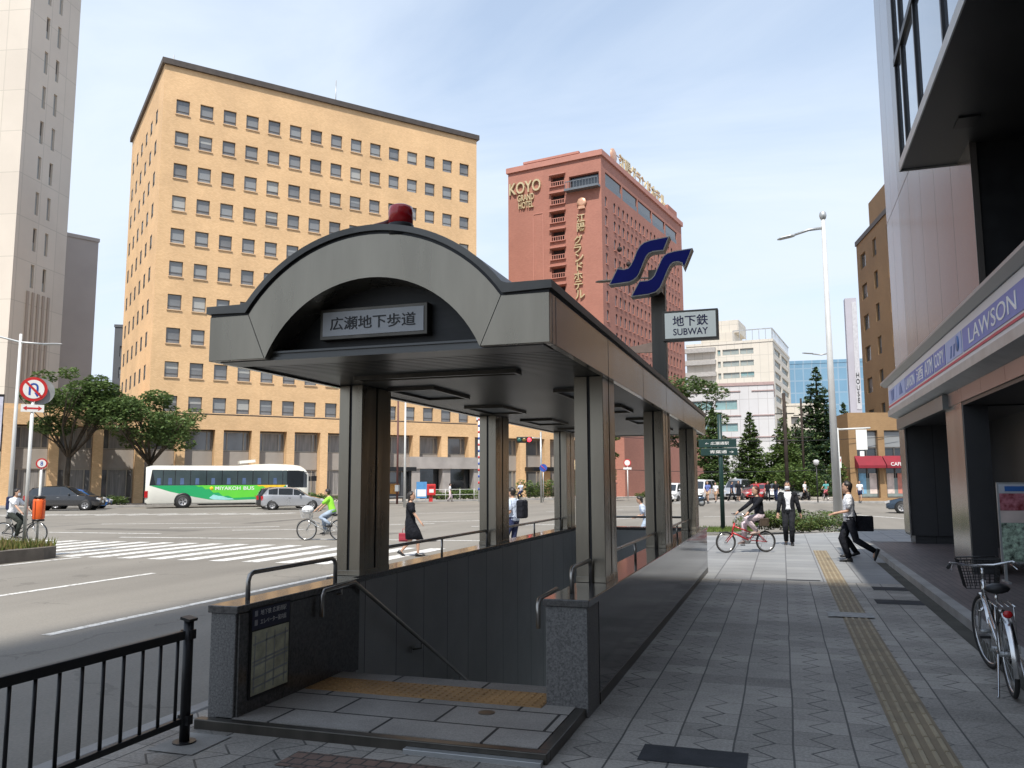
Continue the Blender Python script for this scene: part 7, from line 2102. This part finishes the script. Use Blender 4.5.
# traffic signal over the cafe corner: arm with back panel
t = thing('overhead_sign', 'pale horizontal pole arm with a white panel before the cafe', 'sign', (2.95, 48.5, ZR))
mb = MB(); post(mb, 0, 0, 0, 4.7, .08); mb.build('pole', M_POLEW, t)
mb = MB(); mb.tube([(0, 0, 4.62), (1.7, .2, 4.68)], .05, 8); mb.build('arm', M_POLEW, t)
mb = MB(); mb.box(.95, 1.5, .05, .14, 3.5, 4.58); mb.build('panel', M_WHITE, t, .01)
mb = MB(); mb.box(1.1, 1.32, .0, .12, 3.15, 3.42); mb.build('small_panel', M_WHITE, t, .01)
# globe lamp in the garden
t = thing('garden_lamp', 'short dark garden lamp post between the suited man and the cyclist', 'lamp post', (2.6, 70, 0)); mb = MB(); post(mb, 0, 0, 0, 2.9, .05); mb.build('post', M_BLACK, t); mb = MB(); mb.lathe([(.06, 2.9), (.2, 3.0), (.24, 3.25), (.12, 3.35)], (0, 0, 0), 12); mb.build('lantern', M_LAMPG, t)
# things along the far kerb seen under the roof
t = thing('bus_shelter', 'dark framed bus shelter with glass and posters seen under the roof', 'bus shelter', (-33.0, 66.0, 0), vang(40))
for x in (-2.0, 2.0):
    for y in (-.6, .6): mb = MB(); mb.box(x-.12, x+.12, y-.08, y+.08, 0, 2.7); mb.build('post', M_BLACK, t)
mb = MB(); mb.box(-2.5, 2.5, -.9, .9, 2.703, 3.05); mb.build('roof', M_BLACK, t)
mb = MB(); mb.box(-1.87, 1.87, .5, .53, .3, 2.6); mb.build('glass_back', M_PANE, t)
for k, c in enumerate(((.05, .3, .08), (.6, .6, .6), (.55, .25, .05))):
    mb = MB(); mb.box(-1.6+1.1*k, -.75+1.1*k, .45, .49, .7, 2.2-.3*k); mb.build('poster', mat('shelter_poster_%s' % 'abc'[k], c, .5, 0, .3, 3), t)
mb = MB(); mb.box(-1.7, 1.7, .0, .35, .42, .48); mb.build('bench', M_GALV, t)
t = thing('notice_board', 'blue and white notice board on short legs beside the shelter', 'notice board', (-29.6, 66.0, 0), vang(55))
mb = MB(); mb.box(-.45, .45, -.04, .04, .35, 1.75); nb_ = mb.build('board', mat('notice_blue', (.08, .25, .5), .5), t); mb = MB(); mb.box(-.38, .38, -.05, -.041, .5, 1.1); mb.build('sheet', M_WHITE, nb_)
for x in (-.38, .38): mb = MB(); mb.box(x-.03, x+.03, -.03, .03, 0, .35); mb.build('leg', M_GALV, t)
t = thing('post_box', 'red pillar style post box on the far pavement', 'post box', (-29.7, 68.2, 0), vang(55))
mb = MB(); mb.box(-.4, .4, -.3, .3, .55, 1.55); mb.build('body', M_RED, t, .06); mb = MB(); mb.box(-.15, .15, -.15, .15, 0, .55); mb.build('foot', M_RED, t); mb = MB(); mb.box(-.25, .25, -.306, -.301, 1.25, 1.32); mb.build('slot', M_BLACK, t); mb = MB(); mb.box(-.2, .2, -.306, -.301, .8, 1.1); mb.build('label_plate', M_WHITE, t)
t = thing('signal_pole', 'slender dark pole in front of the shelter', 'pole', (-29.2, 60.4, 0)); mb = MB(); post(mb, 0, 0, 0, 8.5, .09, .07); mb.build('pole', mat('maroon', (.1, .035, .03), .6), t); mb = MB(); mb.box(-.15, .15, -.12, .12, 1.0, 1.5); mb.build('switch_box', M_GALV, t)
t = thing('lamp_pole', 'white lamp pole right of the slender dark pole under the roof', 'street lamp', (-26.9, 56.9, ZR)); mb = MB(); post(mb, 0, 0, 0, 8.6, .1, .06); mb.build('pole', M_POLEW, t); mb = MB(); mb.tube([(0, 0, 8.5), (-1.2, 0, 8.7)], .04, 8); mb.box(-1.8, -1.1, -.12, .12, 8.64, 8.76); mb.build('lamp_head', M_GALV, t)
t = thing('striped_pole', 'pole wrapped in red, white and blue bands on the far pavement', 'pole', (-25.1, 68.1, 0)); mb = MB(); post(mb, 0, 0, 0, 9, .09); mb.build('pole', M_WHITE, t)
for k in range(14):
    mb = MB(); mb.cyl((0, 0, 1.0+.55*k), .096, .2, 12); mb.build('band', (M_BLUE, M_RED)[k % 2], t)
t = thing('traffic_signal', 'traffic signal with red light glowing seen under the roof', 'traffic signal', (-20.6, 72.0, 0), vang(70)); mb = MB(); post(mb, 0, 0, -.15, 6.2, .1, .08); mb.build('pole', M_GALV, t)
mb = MB(); mb.tube([(0, 0, 5.6), (-1.4, 0, 5.7)], .05, 8); mb.build('arm', M_GALV, t)
mb = MB(); mb.box(-2.2, -.8, -.1, .12, 5.2, 5.75); hb2 = mb.build('signal_head', M_BLACK, t, .05)
for k, (c, e) in enumerate((((.02, .1, .08), 0), ((.15, .1, .02), 0), ((.9, .03, .05), 3))):
    mb = MB(); mb.lathe([(.18, -.14), (.19, -.105), (.02, -.104)], (-1.95+.45*k, 0, 5.47), 16, axis='y'); mb.build('lens', emis('signal_red', c, e) if e else mat('lens_%s' % 'gy'[k], c, .2), hb2)
t = thing('traffic_sign', 'blue round sign on a post by the far tall hedge', 'traffic sign', (-19.6, 69.2, 0), vang(70)); mb = MB(); post(mb, 0, 0, 0, 3.1, .04); mb.build('post', M_GALV, t); disc(.33, -.07, -.055, (0, 2.9), 20).build('disc', M_BLUE, t); mb = MB(); mb.tube([(-.2, -.075, 3.1), (.2, -.075, 2.7)], .03, 6); mb.build('slash', M_RED, t)
t = thing('traffic_sign', 'small white no entry style sign on a white post before the hotel awning', 'traffic sign', (-14.2, 80.0, 0), 0); mb = MB(); post(mb, 0, 0, 0, 3.6, .05); mb.build('post', M_WHITE, t); d2 = disc(.36, -.07, -.055, (0, 3.5), 20).build('disc', M_RED, t); disc(.27, -.078, -.071, (0, 3.5), 20).build('disc_face', M_WHITE, d2); mb = MB(); mb.box(-.4, .4, -.06, -.05, 2.85, 3.05); mb.build('plate', M_WHITE, t)
# pavement fence before the stone entrance
t = thing('pavement_fence', 'pale tubular fence before the grey stone entrance across the road', 'fence', (*op(27, 6.6), 0), math.atan2(OU.y, OU.x))
for k in range(6): mb = MB(); post(mb, -4+1.6*k, 0, 0, 1.05, .03, None, 8); mb.build('post', M_POLEW, t)
for z in (.5, 1.0): mb = MB(); mb.tube([(-4, 0, z), (4, 0, z)], .025, 8); mb.build('rail', M_POLEW, t)
# banner at the left edge
t = thing('wall_banner', 'dark and white vertical banner sign on the pavement at the left edge', 'sign', (-57.6, 48.0, 0), vang(45)); mb = MB(); mb.box(-.8, .8, -.2, .2, 4.2, 8.6); bn = mb.build('cabinet', M_BLACK, t); mb = MB(); mb.box(-.05, .75, -.215, -.205, 4.4, 8.4); mb.build('face', mat('lilac_white', (.5, .5, .58), .5), bn); mb = MB(); post(mb, 0, 0, 0, 4.2, .12); mb.build('post', M_STEELD, t); mb = MB(); mb.box(-.9, .5, -.15, .15, 2.4, 3.4); mb.build('lower_board', M_BLUE, t)

scene.cycles.use_denoising = True
scene.cycles.max_bounces = 8
